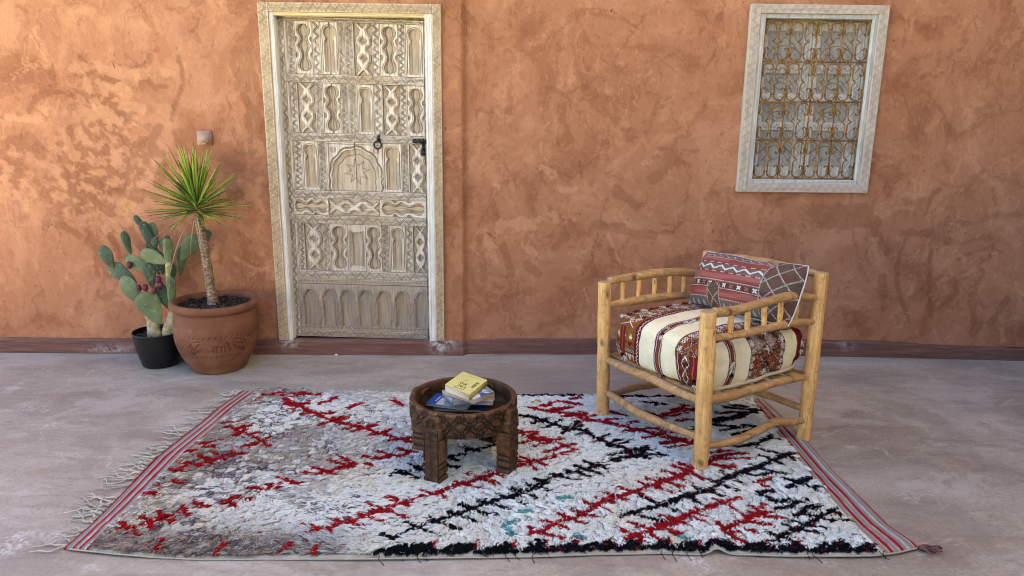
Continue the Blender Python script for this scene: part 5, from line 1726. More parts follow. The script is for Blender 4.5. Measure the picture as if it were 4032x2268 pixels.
def navy_top(s, t):
    c = np.tile(np.array((.018, .022, .040)), s.shape + (1,)); return c
book('book', 'dark navy large flat book at the bottom of the drum, under all the other books', [(-.045, 3.115), (-.050, 2.965), (-.290, 2.985), (-.285, 3.118)], .2375, .2475, (.016, .020, .036), (.30, .27, .22), None, navy_top)
def cream_top(s, t):
    c = np.tile(np.array((.60, .55, .45)), s.shape + (1,))
    c[t < .24] = (.018, .060, .25)
    return c
A_, B_ = np.array((-.325, 3.018)), np.array((-.289, 3.129))
e2 = np.array((.113, -.037)) / .119 * .185
b1 = book('book', 'thin cream book with a blue band, leftmost in the drum table', [A_, B_, B_ + e2, A_ + e2], .2485, .2610, (.55, .50, .42), (.42, .38, .32), 0, cream_top, (.02, .05, .20))
ed = (B_ - A_) / np.linalg.norm(B_ - A_); ep = e2 / np.linalg.norm(e2)
st = MB()
for k, (a, l) in enumerate([(.030, .010), (.043, .007), (.053, .012), (.068, .006), (.077, .009)]):
    p = A_ + ed * a + ep * .030
    q = [p, p + ed * l, p + ed * l + ep * .005, p + ep * .005]
    st.add([(*v, .2619) for v in q], [[0, 1, 2, 3][::-1]])
st.build('lettering', M['paint'], b1)
def grey_top(s, t):
    c = np.tile(np.array((.60, .60, .62)), s.shape + (1,)); c[(t > .80)] = (.50, .36, .30); return c
book('book', 'thick pale grey paperback lying under the teal book in the drum', [(-.247, 2.998), (-.035, 2.992), (-.028, 3.100), (-.243, 3.108)], .2615, .2790, (.46, .47, .52), (.47, .45, .45), None, grey_top)
def teal_top(s, t):
    n = fbm(s, t, 7, 3)
    c = np.array((.26, .42, .42)) * (.7 + .6 * n[..., None])
    c[n > .62] = (.08, .14, .14)
    return c
TQ = [(-.206, 2.941), (-.024, 3.011), (-.069, 3.109), (-.256, 3.040)]
book('book', 'thick teal covered paperback with a grey spine, third from the top of the pile', TQ, .2795, .3110, (.30, .44, .44), (.55, .46, .38), 3, teal_top, (.42, .42, .44))
def blue_top(s, t):
    c = np.tile(np.array((.060, .105, .36)), s.shape + (1,))
    k = np.hypot((s + .02) / .55, (t - .22) / .30) < 1
    c[k] = (.72, .74, .78)
    k = (s > .75) & (fbm(s, t, 9, 8) > .42) & (t < .5)
    c[k] = (.70, .73, .78)
    k = (s > .78) & (fbm(s, t, 14, 9) > .62); c[k] = (.02, .025, .05)
    return c
BQ = [(-.111, 2.881), (-.037, 2.969), (-.181, 3.075), (-.251, 2.987)]
b2 = book('book', 'blue and white paperback second from the top, just below the yellow book', BQ, .3115, .3325, (.10, .14, .38), (.56, .43, .34), None, blue_top)
q0 = np.array(BQ[0]); eu = (np.array(BQ[1]) - q0); eu = eu / np.linalg.norm(eu); ev = (np.array(BQ[3]) - q0); ev = ev / np.linalg.norm(ev)
st = MB(); x_ = .018
for k in range(17):
    w = random.choice([.0028, .0034, .0042]); hh = random.choice([.0045, .006, .0075])
    if k in (6, 9, 12): x_ += .004; continue
    p = q0 + eu * x_ + ev * .026
    q = [p, p + eu * w, p + eu * w * 1.2 + ev * hh, p + eu * w * .2 + ev * hh]
    st.add([(*v, .3336) for v in q], [[0, 1, 2, 3]]); x_ += w + .0014
st.build('lettering', M['paint'], b2)
def yel_top(s, t):
    return np.array((.64, .60, .22)) * (.93 + .14 * fbm(s, t, 6, 4)[..., None])
YQ = [(-.130, 2.865), (-.059, 3.038), (-.170, 3.140), (-.239, 2.967)]     # P2,P1,P0,P3
b3 = book('book', 'yellow paperback on top of the pile of books in the drum table', YQ, .3330, .3600, (.62, .56, .16), (.66, .56, .46), 0, yel_top, (.40, .33, .10), .004)
O = np.array(YQ[0]); ex = np.array(YQ[3]) - O; ey = np.array(YQ[1]) - O
Wd, Hd = np.linalg.norm(ex), np.linalg.norm(ey)
ex /= Wd; ey /= Hd
def T(txt, fx, fy, size, **k):
    text_on(b3, txt, M['ink'], O + ex * fx * Wd + ey * fy * Hd, ex, -ey, .3607 + k.pop('dz', 0), size, **k)
T('LAO TSEU', .30, .13, .0125, sx=1.2, dz=.0008)
T('TAO TE', .30, .31, .033, sx=1.0)
T('KING', .40, .47, .033, sx=1.0)
for i, ch in enumerate('道德經'):
    T(ch, .085, .44 + i * .125, .021)
def print_line(fx, fy, total, hgt_):
    """a line of print too small to read: one ragged strip"""
    n_ = 40; V_ = []
    for i in range(n_):
        p = O + ex * (fx + total * i / (n_ - 1)) * Wd + ey * fy * Hd
        a_, b_ = random.uniform(0, .45) * hgt_, random.uniform(.55, 1) * hgt_
        if i % 6 == 5: a_, b_ = .48 * hgt_, .52 * hgt_
        V_ += [(*(p + ey * a_), .3608), (*(p + ey * b_), .3608)]
    obj('small_print', V_, [[2 * i, 2 * i + 1, 2 * i + 3, 2 * i + 2] for i in range(n_ - 1)], M['ink'], b3)
print_line(.50, .585, .38, .0034); print_line(.50, .64, .36, .0034); print_line(.16, .87, .62, .0042)

# ================================================================== CHAIR
CL = np.array((.515, 3.477)); CF = np.array((.862, 2.911)); CR_ = np.array((1.435, 3.225)); CB_ = np.array((1.088, 3.792))
ea = (CF - CL) / np.linalg.norm(CF - CL); eb = (CB_ - CL) / np.linalg.norm(CB_ - CL)
WA = np.linalg.norm(CF - CL); WB = np.linalg.norm(CB_ - CL)
chair = empty('pole_armchair', (*((CL + CR_) / 2), .015), 'rustic armchair of peeled wooden poles with low arm rails, standing on the rug corner', 'armchair')
def limb(name, P, r, n=26, sides=14, seed=0, wob=.0035, taper=True, mat='log', top=False):
    P = spline(P, n)
    rs = np.random.default_rng(seed)
    t = np.linspace(0, 1, n)
    P = P + (np.stack([vnoise(t * 4, t * 0, 1, seed + k) for k in range(3)], -1) - .5) * wob * 2 * np.sin(PI * t)[:, None]
    rr = np.interp(t, np.linspace(0, 1, len(np.atleast_1d(r))), np.atleast_1d(r)) * (1 + (vnoise(t * 7, t * 0, 1, seed + 9) - .5) * (.06 if name == 'post' else .18))
    V, F = tube(P, rr, sides, False)
    V = V.reshape(n, sides, 3)
    ctr = P[:, None, :]
    # slightly faceted, irregular section
    ang = np.arange(sides) / sides * 2 * PI
    irr = 1 + (.02 if name == 'post' else .05) * np.sin(2 * ang + seed)[None, :] + .03 * np.sin(3 * ang + seed * 2 + t[:, None] * 3)
    V = ctr + (V - ctr) * irr[..., None]
    C = np.zeros((n * sides, 3)); V = V.reshape(-1, 3)
    mb = MB(); mb.add(V, F, C)
    for e, sg in ((0, 1), (n - 1, -1)):
        ringv = V[e * sides:(e + 1) * sides]; c = ringv.mean(0)
        d = P[e] - P[1 if e == 0 else n - 2]; d /= np.linalg.norm(d)
        in_ = c + (ringv - c) * .86 + d * .003
        VV = np.concatenate([ringv, in_, [c + d * .003]])
        FF = [[k, (k + 1) % sides, sides + (k + 1) % sides, sides + k] for k in range(sides)] + [[sides + k, sides + (k + 1) % sides, 2 * sides] for k in range(sides)]
        if e != 0: pass
        else: FF = [f[::-1] for f in FF]
        FF = [f[::-1] for f in FF] if True else FF
        cc = np.zeros((len(VV), 3)); cc[sides:, 0] = .75
        mb.add(VV, FF, cc)
    return mb.build(name, M[mat], chair, True, True)
def on(A, B, s, z):
    d = (B - A) / np.linalg.norm(B - A)
    p = A + d * s
    return (p[0], p[1], z)
limb('post', [(CL[0], CL[1], .012), (CL[0] - .006, CL[1], .35), (CL[0] - .017, CL[1], .700)], [.0335, .0325, .0315], seed=1)
limb('post', [(CF[0], CF[1], .020), (CF[0] - .004, CF[1], .35), (CF[0] - .015, CF[1], .708)], [.033, .035, .0345], seed=2)
limb('post', [(CR_[0], CR_[1], .006), (CR_[0], CR_[1], .42), (CR_[0], CR_[1] - .0, .808)], [.0305, .032, .0305], seed=3)
limb('post', [(CB_[0], CB_[1], .010), (CB_[0] - .002, CB_[1], .42), (CB_[0] - .005, CB_[1], .796)], [.031, .032, .029], seed=4)
limb('arm_rail', [on(CL, CB_, s, z) for s, z in [(.004, .706), (.104, .712), (.258, .716), (.409, .712), (.52, .694), (.645, .682)]], [.017, .019, .021, .021, .019, .017], seed=5, mat='logx')
limb('lower_arm_rail', [on(CL, CB_, s, z) for s, z in [(.004, .587), (.162, .588), (.321, .586), (.442, .581), (.645, .570)]], [.014, .021, .022, .021, .016], seed=6, mat='logx')
for k, (s0, z0, s1, z1) in enumerate([(.088, .700, .091, .588), (.187, .704, .192, .588), (.290, .706, .289, .588), (.390, .704, .391, .586), (.485, .694, .487, .580)]):
    limb('spindle', [on(CL, CB_, s0, z0), on(CL, CB_, (s0 + s1) / 2 + .002, (z0 + z1) / 2), on(CL, CB_, s1, z1)], [.0105, .0125, .0095], 10, 9, 20 + k, .002)
limb('arm_rail', [on(CF, CR_, s, z) for s, z in [(.012, .704), (.117, .698), (.212, .704), (.310, .711), (.41, .721), (.50, .719), (.655, .690)]], [.022, .021, .020, .021, .023, .022, .016], seed=7, mat='logx')
limb('lower_arm_rail', [on(CF, CR_, s, z) for s, z in [(.015, .595), (.128, .591), (.245, .590), (.375, .594), (.5, .598), (.648, .584)]], [.016, .018, .019, .020, .019, .014], seed=8, mat='logx')
for k, (s0, z0, s1, z1) in enumerate([(.109, .695, .116, .592), (.207, .700, .215, .590), (.306, .705, .314, .593), (.406, .712, .411, .597), (.506, .712, .511, .600)]):
    limb('spindle', [on(CF, CR_, s0, z0), on(CF, CR_, (s0 + s1) / 2, (z0 + z1) / 2), on(CF, CR_, s1, z1)], [.0115, .0125, .0095], 10, 9, 30 + k, .002)
limb('back_rail', [on(CB_, CR_, s, z) for s, z in [(.008, .776), (.204, .792), (.356, .796), (.498, .800), (.645, .798)]], [.018, .023, .024, .022, .016], seed=9, mat='logx')
limb('stretcher', [on(CL, CF, s, z) for s, z in [(-.002, .312), (.154, .309), (.326, .310), (.485, .307), (.650, .314)]], [.015, .019, .021, .019, .016], seed=10, mat='logx')
limb('stretcher', [on(CL, CF, s, z) for s, z in [(.004, .142), (.13, .131), (.227, .121), (.363, .124), (.48, .133), (.650, .147)]], [.014, .018, .020, .019, .017, .014], seed=11, mat='logx')
limb('stretcher', [on(CF, CR_, s, z) for s, z in [(.008, .322), (.159, .316), (.308, .323), (.464, .326), (.648, .317)]], [.020, .021, .020, .019, .014], seed=12, mat='logx')
limb('stretcher', [on(CF, CR_, s, z) for s, z in [(.010, .112), (.12, .098), (.22, .094), (.334, .109), (.448, .129), (.54, .110), (.648, .104)]], [.016, .019, .019, .019, .020, .019, .016], seed=13, mat='logx')
limb('stretcher', [on(CL, CB_, s, z) for s, z in [(.010, .110), (.191, .121), (.345, .112), (.650, .100)]], [.016, .019, .018, .016], seed=14, mat='logx')
limb('stretcher', [on(CL, CB_, s, z) for s, z in [(.008, .318), (.3, .316), (.650, .314)]], [.015, .018, .015], seed=15, mat='logx')
limb('stretcher', [on(CB_, CR_, s, z) for s, z in [(.008, .136), (.379, .143), (.508, .148), (.648, .152)]], [.016, .019, .017, .015], seed=16, mat='logx')
limb('stretcher', [on(CB_, CR_, s, z) for s, z in [(.008, .314), (.3, .318), (.648, .314)]], [.015, .018, .015], seed=17, mat='logx')
def cw3(a, b, z):
    p = CL + ea * a + eb * b
    return np.array((p[0], p[1], z))
for k, b in enumerate([.06, .17, .28, .39, .50, .60]):
    sl = MB(); n_ = 12
    prof = [(-.030, -.006), (.030, -.006), (.030, .006), (-.030, .006)]
    V = []
    for i in range(n_):
        a = .006 + (WA - .012) * i / (n_ - 1)
        for pb, pz in prof: V.append(cw3(a, b + pb + .004 * math.sin(i * .7 + k), .3215 + pz + .003 * math.sin(i * .5 + k * 2)))
    V = np.array(V)
    F = [[i * 4 + j, i * 4 + (j + 1) % 4, (i + 1) * 4 + (j + 1) % 4, (i + 1) * 4 + j] for i in range(n_ - 1) for j in range(4)] + [[0, 1, 2, 3][::-1], [(n_ - 1) * 4 + j for j in range(4)]]
    sl.add(V, F, (0, 0, 0)); sl.build('seat_slat', M['logx'], chair, False, True)

# ================================================================== SEAT CUSHION
cDR = np.array((.13, .010, .014)); cOB = np.array((.31, .115, .020)); cCR = np.array((.81, .715, .49)); cWH = np.array((.72, .69, .64)); cBK = np.array((.014, .010, .011)); cBR = np.array((.085, .032, .022)); cOR = np.array((.36, .10, .03))
def paint(c, m, k):
    m = np.clip(m, 0, 1)[..., None]
    return c * (1 - m) + np.array(k) * m
def band(x, a, b, s=.0015): return sstep(a - s, a + s, x) * sstep(b + s, b - s, x)
def cream_cloth(x, y):
    c = np.tile(cCR, x.shape + (1,))
    ln = sstep(.72, .9, vnoise(x, y * .05, 120, 3))
    c = paint(c, ln * .6, cWH)
    return c * (.93 + .14 * vnoise(x, y, 25, 4))[..., None]
def stripe_red(c, x, y, a, b):
    c = paint(c, band(x, a, b), cDR)
    c = paint(c, band(x, a, a + .004), cBK); c = paint(c, band(x, b - .004, b), cBK)
    zz = .0035 * tri(y / .012)
    c = paint(c, band(x - zz, a + .0045, a + .007, .0008), cWH); c = paint(c, band(x + zz, b - .0075, b - .0045, .0008), cWH)
    mid = (a + b) / 2
    c = paint(c, band(x, mid - .0022, mid + .0022) * .8, cOR)
    # knots of white, gold and black yarn woven in
    k = (vnoise(x, y, 14, 17) > .62) * band(x, a + .004, b - .004)
    return c
def motif_orange(c, x, y, a, b, y0):
    """orange-brown field with white diamonds, dotted bars and triangles"""
    inb = band(x, a, b)
    c = paint(c, inb, cOB * .8)
    nz_ = vnoise(x, y, 200, 6)
    c = paint(c, inb * (nz_ > .55) * .6, cBR)
    v = y - y0                                     # 0 at top edge of front, growing downwards
    per = .042
    u = np.mod(x - a, per) - per / 2
    q = np.mod(v, .20)
    dia = np.abs(u) * 1.6 + np.abs(q - .045)
    lat = (np.mod((x + v) / .0062, 1) > .28) & (np.mod((x - v) / .0062, 1) > .28)
    c = paint(c, inb * sstep(.019, .017, dia) * lat, cWH)
    tri1 = sstep(-.001, .001, (np.abs(u) * 1.3 - (.095 - q) * .9) * -1) * band(q, .068, .095)
    c = paint(c, inb * tri1 * .9, cDR * .6)
    dots = band(q, .100, .119) * (np.mod(x / .0068 + np.floor((q - .1) / .0064) * .5, 1) > .42) * (np.mod((q - .1) / .0064, 1) > .3)
    c = paint(c, inb * band(q, .098, .121), cBR * .5); c = paint(c, inb * dots, np.array((.66, .55, .35)))
    tw = np.mod(x - a, .032) - .016
    tri2 = (np.abs(tw) < (.165 - q) * .42) & (q > .128) & (q < .165)
    c = paint(c, inb * tri2 * lat, cWH)
    c = paint(c, inb * band(q, .123, .127), cBR * .4)
    tri3 = (np.abs(tw) < (q - .168) * .40) & (q > .168) & (q < .196)
    c = paint(c, inb * tri3 * lat * .9, cWH)
    return c
def motif_lattice(c, x, y, a, b, sc=1.0):
    """dark red and orange field with latticed diamonds outlined by white crosses"""
    inb = band(x, a, b)
    big = (vnoise(x, y, 9, 31) > .5)
    per = .085 * sc
    u = np.mod(x - a, per) - per / 2; v = np.mod(y, per) - per / 2
    row = np.floor(y / per)
    c = paint(c, inb, cBR)
    d = np.abs(u) + np.abs(v)
    c = paint(c, inb * sstep(.040 * sc, .038 * sc, d), cDR)
    l1 = np.abs(np.mod((u + v) / (.0125 * sc), 1) - .5); l2 = np.abs(np.mod((u - v) / (.0125 * sc), 1) - .5)
    lat = np.maximum(l1, l2) > .40
    odd = np.mod(row, 2) < 1
    c = paint(c, inb * (d < .036 * sc) * lat * odd, cWH); c = paint(c, inb * (d < .036 * sc) * lat * ~odd, cOB * 1.2)
    dot = (np.maximum(l1, l2) < .14) & (vnoise(x, y, 60, 33) > .62) & (d < .036 * sc)
    c = paint(c, inb * dot, cWH)
    c = paint(c, inb * ((d > .040 * sc) & (d < .044 * sc)) * (np.mod((x + y) / .004, 1) > .4), cWH * .8)
    e = d > .048 * sc
    c = paint(c, inb * e * (vnoise(x, y, 160, 34) > .60), cOB)
    for xe in (a + .012, b - .012):
        if b - a < .05: continue
        uu = x - xe; vv = np.mod(y, .034) - .017
        cross = (np.abs(np.abs(uu) - np.abs(vv)) < .0018) & (np.abs(uu) < .010) & (np.abs(vv) < .011)
        cross |= (np.abs(np.abs(uu) + np.abs(vv) - .012) < .0012)
        c = paint(c, inb * cross, cWH)
    return c
def motif_hourdots(c, x, y, a, b):
    inb = band(x, a, b)
    c = paint(c, inb, cBR * .7)
    mid = (a + b) / 2; w = (b - a) * .40
    t = tri(y / .125) - .5
    for sg in (1, -1):
        xl_ = mid + sg * 2 * t * w
        dd = np.abs(x - xl_)
        c = paint(c, inb * (dd < .0028) * (np.mod(y / .0062, 1) > .35), cWH)
    c = paint(c, inb * (vnoise(x, y, 150, 35) > .64) * .8, cOB)
    return c
def paint_long(x, y):
    """front and top: stripes run from the front over the top; x across, y from the bottom of the front"""
    yt = .195 - y                                  # down from the front top edge
    c = cream_cloth(x, y)
    c = motif_orange(c, x, np.where(yt > 0, yt, -yt * 1.0 + .004), .00, .20, 0.0)
    top = yt < 0
    # on the top the left field carries white zigzags
    zc_ = np.abs(x - .095 - (tri(y / .055) - .5) * .075)
    c = paint(c, band(x, .02, .20) * top * (zc_ < .0030), cWH)
    zc_ = np.abs(x - .135 - (tri(y / .055 + .5) - .5) * .05)
    c = paint(c, band(x, .02, .20) * top * (zc_ < .0025), cWH)
    c = paint(c, band(x, .080, .112) * (1 - top), cDR); c = paint(c, band(x, .094, .098) * (1 - top), cOR)
    c = paint(c, band(x, -.1, .012), cDR * .8)
    c = paint(c, band(x, .176, .212), cDR * .9)
    zz = np.abs(x - .196 - (tri(y / .018) - .5) * .009)
    c = paint(c, (zz < .0018) * band(x, .17, .215), cWH)
    c = stripe_red(c, x, y, .312, .352)
    x0 = .452
    c = paint(c, band(x, x0, 1), cDR)
    zz = np.abs(x - x0 - .010 - (tri(y / .05) - .5) * .007)
    c = paint(c, (zz < .0017) * 1.0, cWH)
    c = motif_hourdots(c, x, y, x0 + .026, x0 + .076)
    c = paint(c, band(x, x0 + .078, x0 + .11) * (1 - top), cDR * 1.25); c = paint(c, band(x, x0 + .09, x0 + .096) * (1 - top), cOR)
    c2 = motif_lattice(c, x, y, x0 + .004, .75, .7)
    c = np.where((top | (yt < .028))[..., None] & (x > x0 + .004)[..., None], c2, c)
    c = paint(c, band(x, x0 - .004, x0), cBK)
    return c
def paint_right(x, y):
    """right side: x from the front corner to the back, y height"""
    c = cream_cloth(x, y)
    xs_ = x - .010 * np.sin(y / .2 * 2.4)
    c = paint(c, band(xs_, -.1, .045), cDR)
    zz = np.abs(xs_ - .026 - (tri(y / .045) - .5) * .008)
    c = paint(c, (zz < .0018) * 1.0, cWH)
    c = paint(c, band(xs_, -.1, .010), cBR)
    c = stripe_red(c, xs_, y, .128, .168)
    c = motif_lattice(c, xs_, y + .02, .265, .470)
    c = paint(c, band(xs_, .261, .265), cBK); c = paint(c, band(xs_, .47, .474), cBK)
    c = paint(c, band(xs_, .555, 1), cDR)
    return c
CA0, CA1, CB0, CB1, CZ0, CZ1 = .040, .640, -.004, .652, .324, .556
def cushion_pt(px, py, pz):
    """point of the unit cube surface -> puffy cushion"""
    nn = 6.8
    k = (np.abs(px) ** nn + np.abs(py) ** nn + np.abs(pz) ** nn) ** (1 / nn)
    qx, qy, qz = px / k, py / k, pz / k
    hx, hy, hz = (CA1 - CA0) / 2, (CB1 - CB0) / 2, (CZ1 - CZ0) / 2
    a = (CA0 + CA1) / 2 + qx * hx * (1 - .035 * (1 - qz) * .5)
    b = (CB0 + CB1) / 2 + qy * hy * (1 - .02 * (1 - qz))
    z = (CZ0 + CZ1) / 2 + qz * hz
    crown = (1 - qx ** 2) * (1 - qy ** 2)
    z = z + np.where(qz > 0, .030 * crown, -.0 * crown)
    bul = (1 - qz ** 2)
    a = a + .018 * bul * qx; b = b + .014 * bul * qy
    # underside sags up from front to back, fabric wrinkles
    z = z + np.where(qz < 0, -qz, 0) * .022 * sstep(-.2, 1, qy) * sstep(-.4, .6, qx)
    wr = (fbm(a * 1.5 + b * .4, b + z * 2.2, 5.5, 121, 3) - .5) * .024
    fld = (fbm(a * 3 + b * 3, z, 9, 123, 2) - .5) * .012
    a = a + qx * (wr + fld); b = b + qy * (wr + fld); z = z + qz * wr * .6 * (np.abs(qz) > .5)
    sink = .012 * np.exp(-((a - .34) / .18) ** 2 - ((b - .42) / .12) ** 2) * (qz > 0)
    z = z - sink
    p = CL[None, None, :] + ea * a[..., None] + eb * b[..., None]
    return np.concatenate([p, z[..., None]], -1), a, b, z
cush = MB()
def face(nx, ny, fn):
    s = np.sin(np.linspace(-1, 1, nx) * PI / 2 * .80) / math.sin(PI / 2 * .80); t = np.sin(np.linspace(-1, 1, ny) * PI / 2 * .80) / math.sin(PI / 2 * .80)
    S_, T_ = np.meshgrid(s, t, indexing='ij')
    return fn(S_, T_)
one = lambda s: np.ones_like(s)
parts = []
# front (b=-1), top (z=1), right (a=1), left (a=-1), back, bottom
P, a, b, z = face(230, 90, lambda s, t: cushion_pt(s, -one(s), t)); parts.append((P, paint_long(a - CA0, z - CZ0), True))
P, a, b, z = face(230, 240, lambda s, t: cushion_pt(s, t, one(s))); parts.append((P, paint_long(a - CA0, .197 + (b - CB0)), True))
P, a, b, z = face(240, 90, lambda s, t: cushion_pt(one(s), s, t)); parts.append((P, paint_right(b - CB0, z - CZ0), True))
P, a, b, z = face(90, 60, lambda s, t: cushion_pt(-one(s), s, t)); parts.append((P, paint_right(b - CB0, z - CZ0), False))
P, a, b, z = face(90, 60, lambda s, t: cushion_pt(s, one(s), t)); parts.append((P, cream_cloth(a, z), False))
P, a, b, z = face(60, 60, lambda s, t: cushion_pt(s, t, -one(s))); parts.append((P, cream_cloth(a, b), True))
VV = []; FF = []; CC = []; off = 0
for P, c, flip in parts:
    n_, m_ = P.shape[:2]
    f = grid_faces(n_, m_) + off
    VV.append(P.reshape(-1, 3)); FF.append(f[:, ::-1] if flip else f); CC.append(c.reshape(-1, 3)); off += n_ * m_
cushion = obj('seat_cushion', np.concatenate(VV), np.concatenate(FF), M['cloth'], None, np.concatenate(CC), True, org=(*((CL + CR_) / 2), CZ0))
tag(cushion, 'big boxy kilim seat cushion with cream and dark red stripes lying on the armchair', 'cushion')
# rolled cream seam along the bottom of the right side and the front
sm = MB()
s = np.linspace(-.93, .93, 60)
for (fx, fy) in ((one(s) * .99, s),):
    P, a, b, z = cushion_pt(fx[None], fy[None], np.full((1, 60), -.80))
    sm.tube(P[0] + np.array((0, 0, -.004)), .011, 8, (.56, .48, .34))
sm.build('seam_roll', M['cloth'], cushion, True, True)
def tuft(parent, p, cols, size=.02, n=14, nrm=(0, 0, 1)):
    t = MB(); p = np.array(p, float); nrm = np.array(nrm, float); nrm /= np.linalg.norm(nrm)
    for k in range(n):
        d = rng.normal(0, 1, 3); d -= nrm * d.dot(nrm); d = d / (np.linalg.norm(d) + 1e-9)
        l = size * random.uniform(.5, 1.2)
        P = [p + d * l * .1 - nrm * .001, p + d * l * .5 + nrm * random.uniform(.004, .010), p + d * l + np.array((0, 0, -.005)) + nrm * random.uniform(.0, .006)]
        t.tube(spline(P, 6), random.uniform(.0012, .0022), 4, random.choice(cols))
    return t.build('yarn_tuft', M['fringe'], parent, True, True)
WHT = [tuple(cWH), (.62, .56, .47), (.68, .64, .56)]; BLK = [tuple(cBK), (.02, .016, .02)]; RDK = [(.16, .012, .018), (.10, .01, .014)]
nf = (-eb[0], -eb[1], .2); nr_ = (ea[0], ea[1], .2); up = (0, 0, 1)
def cpt(a, b, z):
    P, *_ = cushion_pt(np.array([[a]]), np.array([[b]]), np.array([[z]])); return P[0, 0]
for (a, b, z, cols, sz, nn_, nrm) in [
    (-.72, -1, -.72, WHT, .022, 14, nf), (-.72, -1, -.60, BLK, .014, 8, nf), (.16, -1, .74, WHT, .017, 12, nf), (.15, -1, .90, BLK, .013, 8, nf), (.13, -.9, 1, [(.45, .30, .10), (.6, .5, .35)], .016, 10, up), (.17, -1, -.9, BLK, .016, 8, nf),
    (.88, -1, -.75, WHT, .02, 12, nf), (.86, -1, -.5, BLK, .018, 8, nf), (.18, -.55, 1, WHT, .020, 12, up), (.17, -.42, 1, WHT, .016, 10, up), (.18, -.1, 1, WHT, .016, 9, up),
    (-.98, -.86, .85, WHT, .020, 12, up), (-.97, -.80, .95, BLK, .018, 10, up), (-.98, -.45, .95, WHT, .022, 12, up), (-.98, -.1, .97, WHT, .022, 12, up), (-.98, -.22, .97, BLK, .016, 8, up), (-.98, .2, .97, WHT, .022, 12, up), (-.98, -.62, .97, RDK, .024, 18, up), (-.98, -.3, .97, RDK, .024, 18, up), (-.98, .05, .97, RDK, .024, 18, up), (-.98, .4, .97, RDK, .024, 18, up),
    (1, -.52, .15, WHT, .017, 14, nr_), (1, -.52, -.08, WHT, .017, 12, nr_), (1, -.52, -.25, BLK, .015, 12, nr_), (1, .12, .45, WHT, .020, 14, nr_), (1, .13, .05, [(.42, .13, .02), (.16, .012, .02)], .016, 10, nr_), (1, .15, -.12, BLK, .014, 8, nr_), (1, .12, -.5, WHT, .020, 14, nr_), (1, .92, .35, WHT, .018, 14, nr_), (1, .93, .0, WHT, .016, 12, nr_), (1, .2, .98, WHT, .018, 10, up), (.9, -.25, 1, WHT, .018, 10, up)]:
    tuft(cushion, cpt(a, b, z), cols, sz, nn_, nrm)
t = MB(); p = cpt(-.05, -.98, -.98)
t.tube(spline([p, p + (-.004, -.004, -.03), p + (.006, -.002, -.045), p + (.016, -.004, -.036), p + (.022, 0, -.040)], 14), .0014, 4, tuple(cBK))
t.build('hanging_thread', M['fringe'], cushion, True, True)

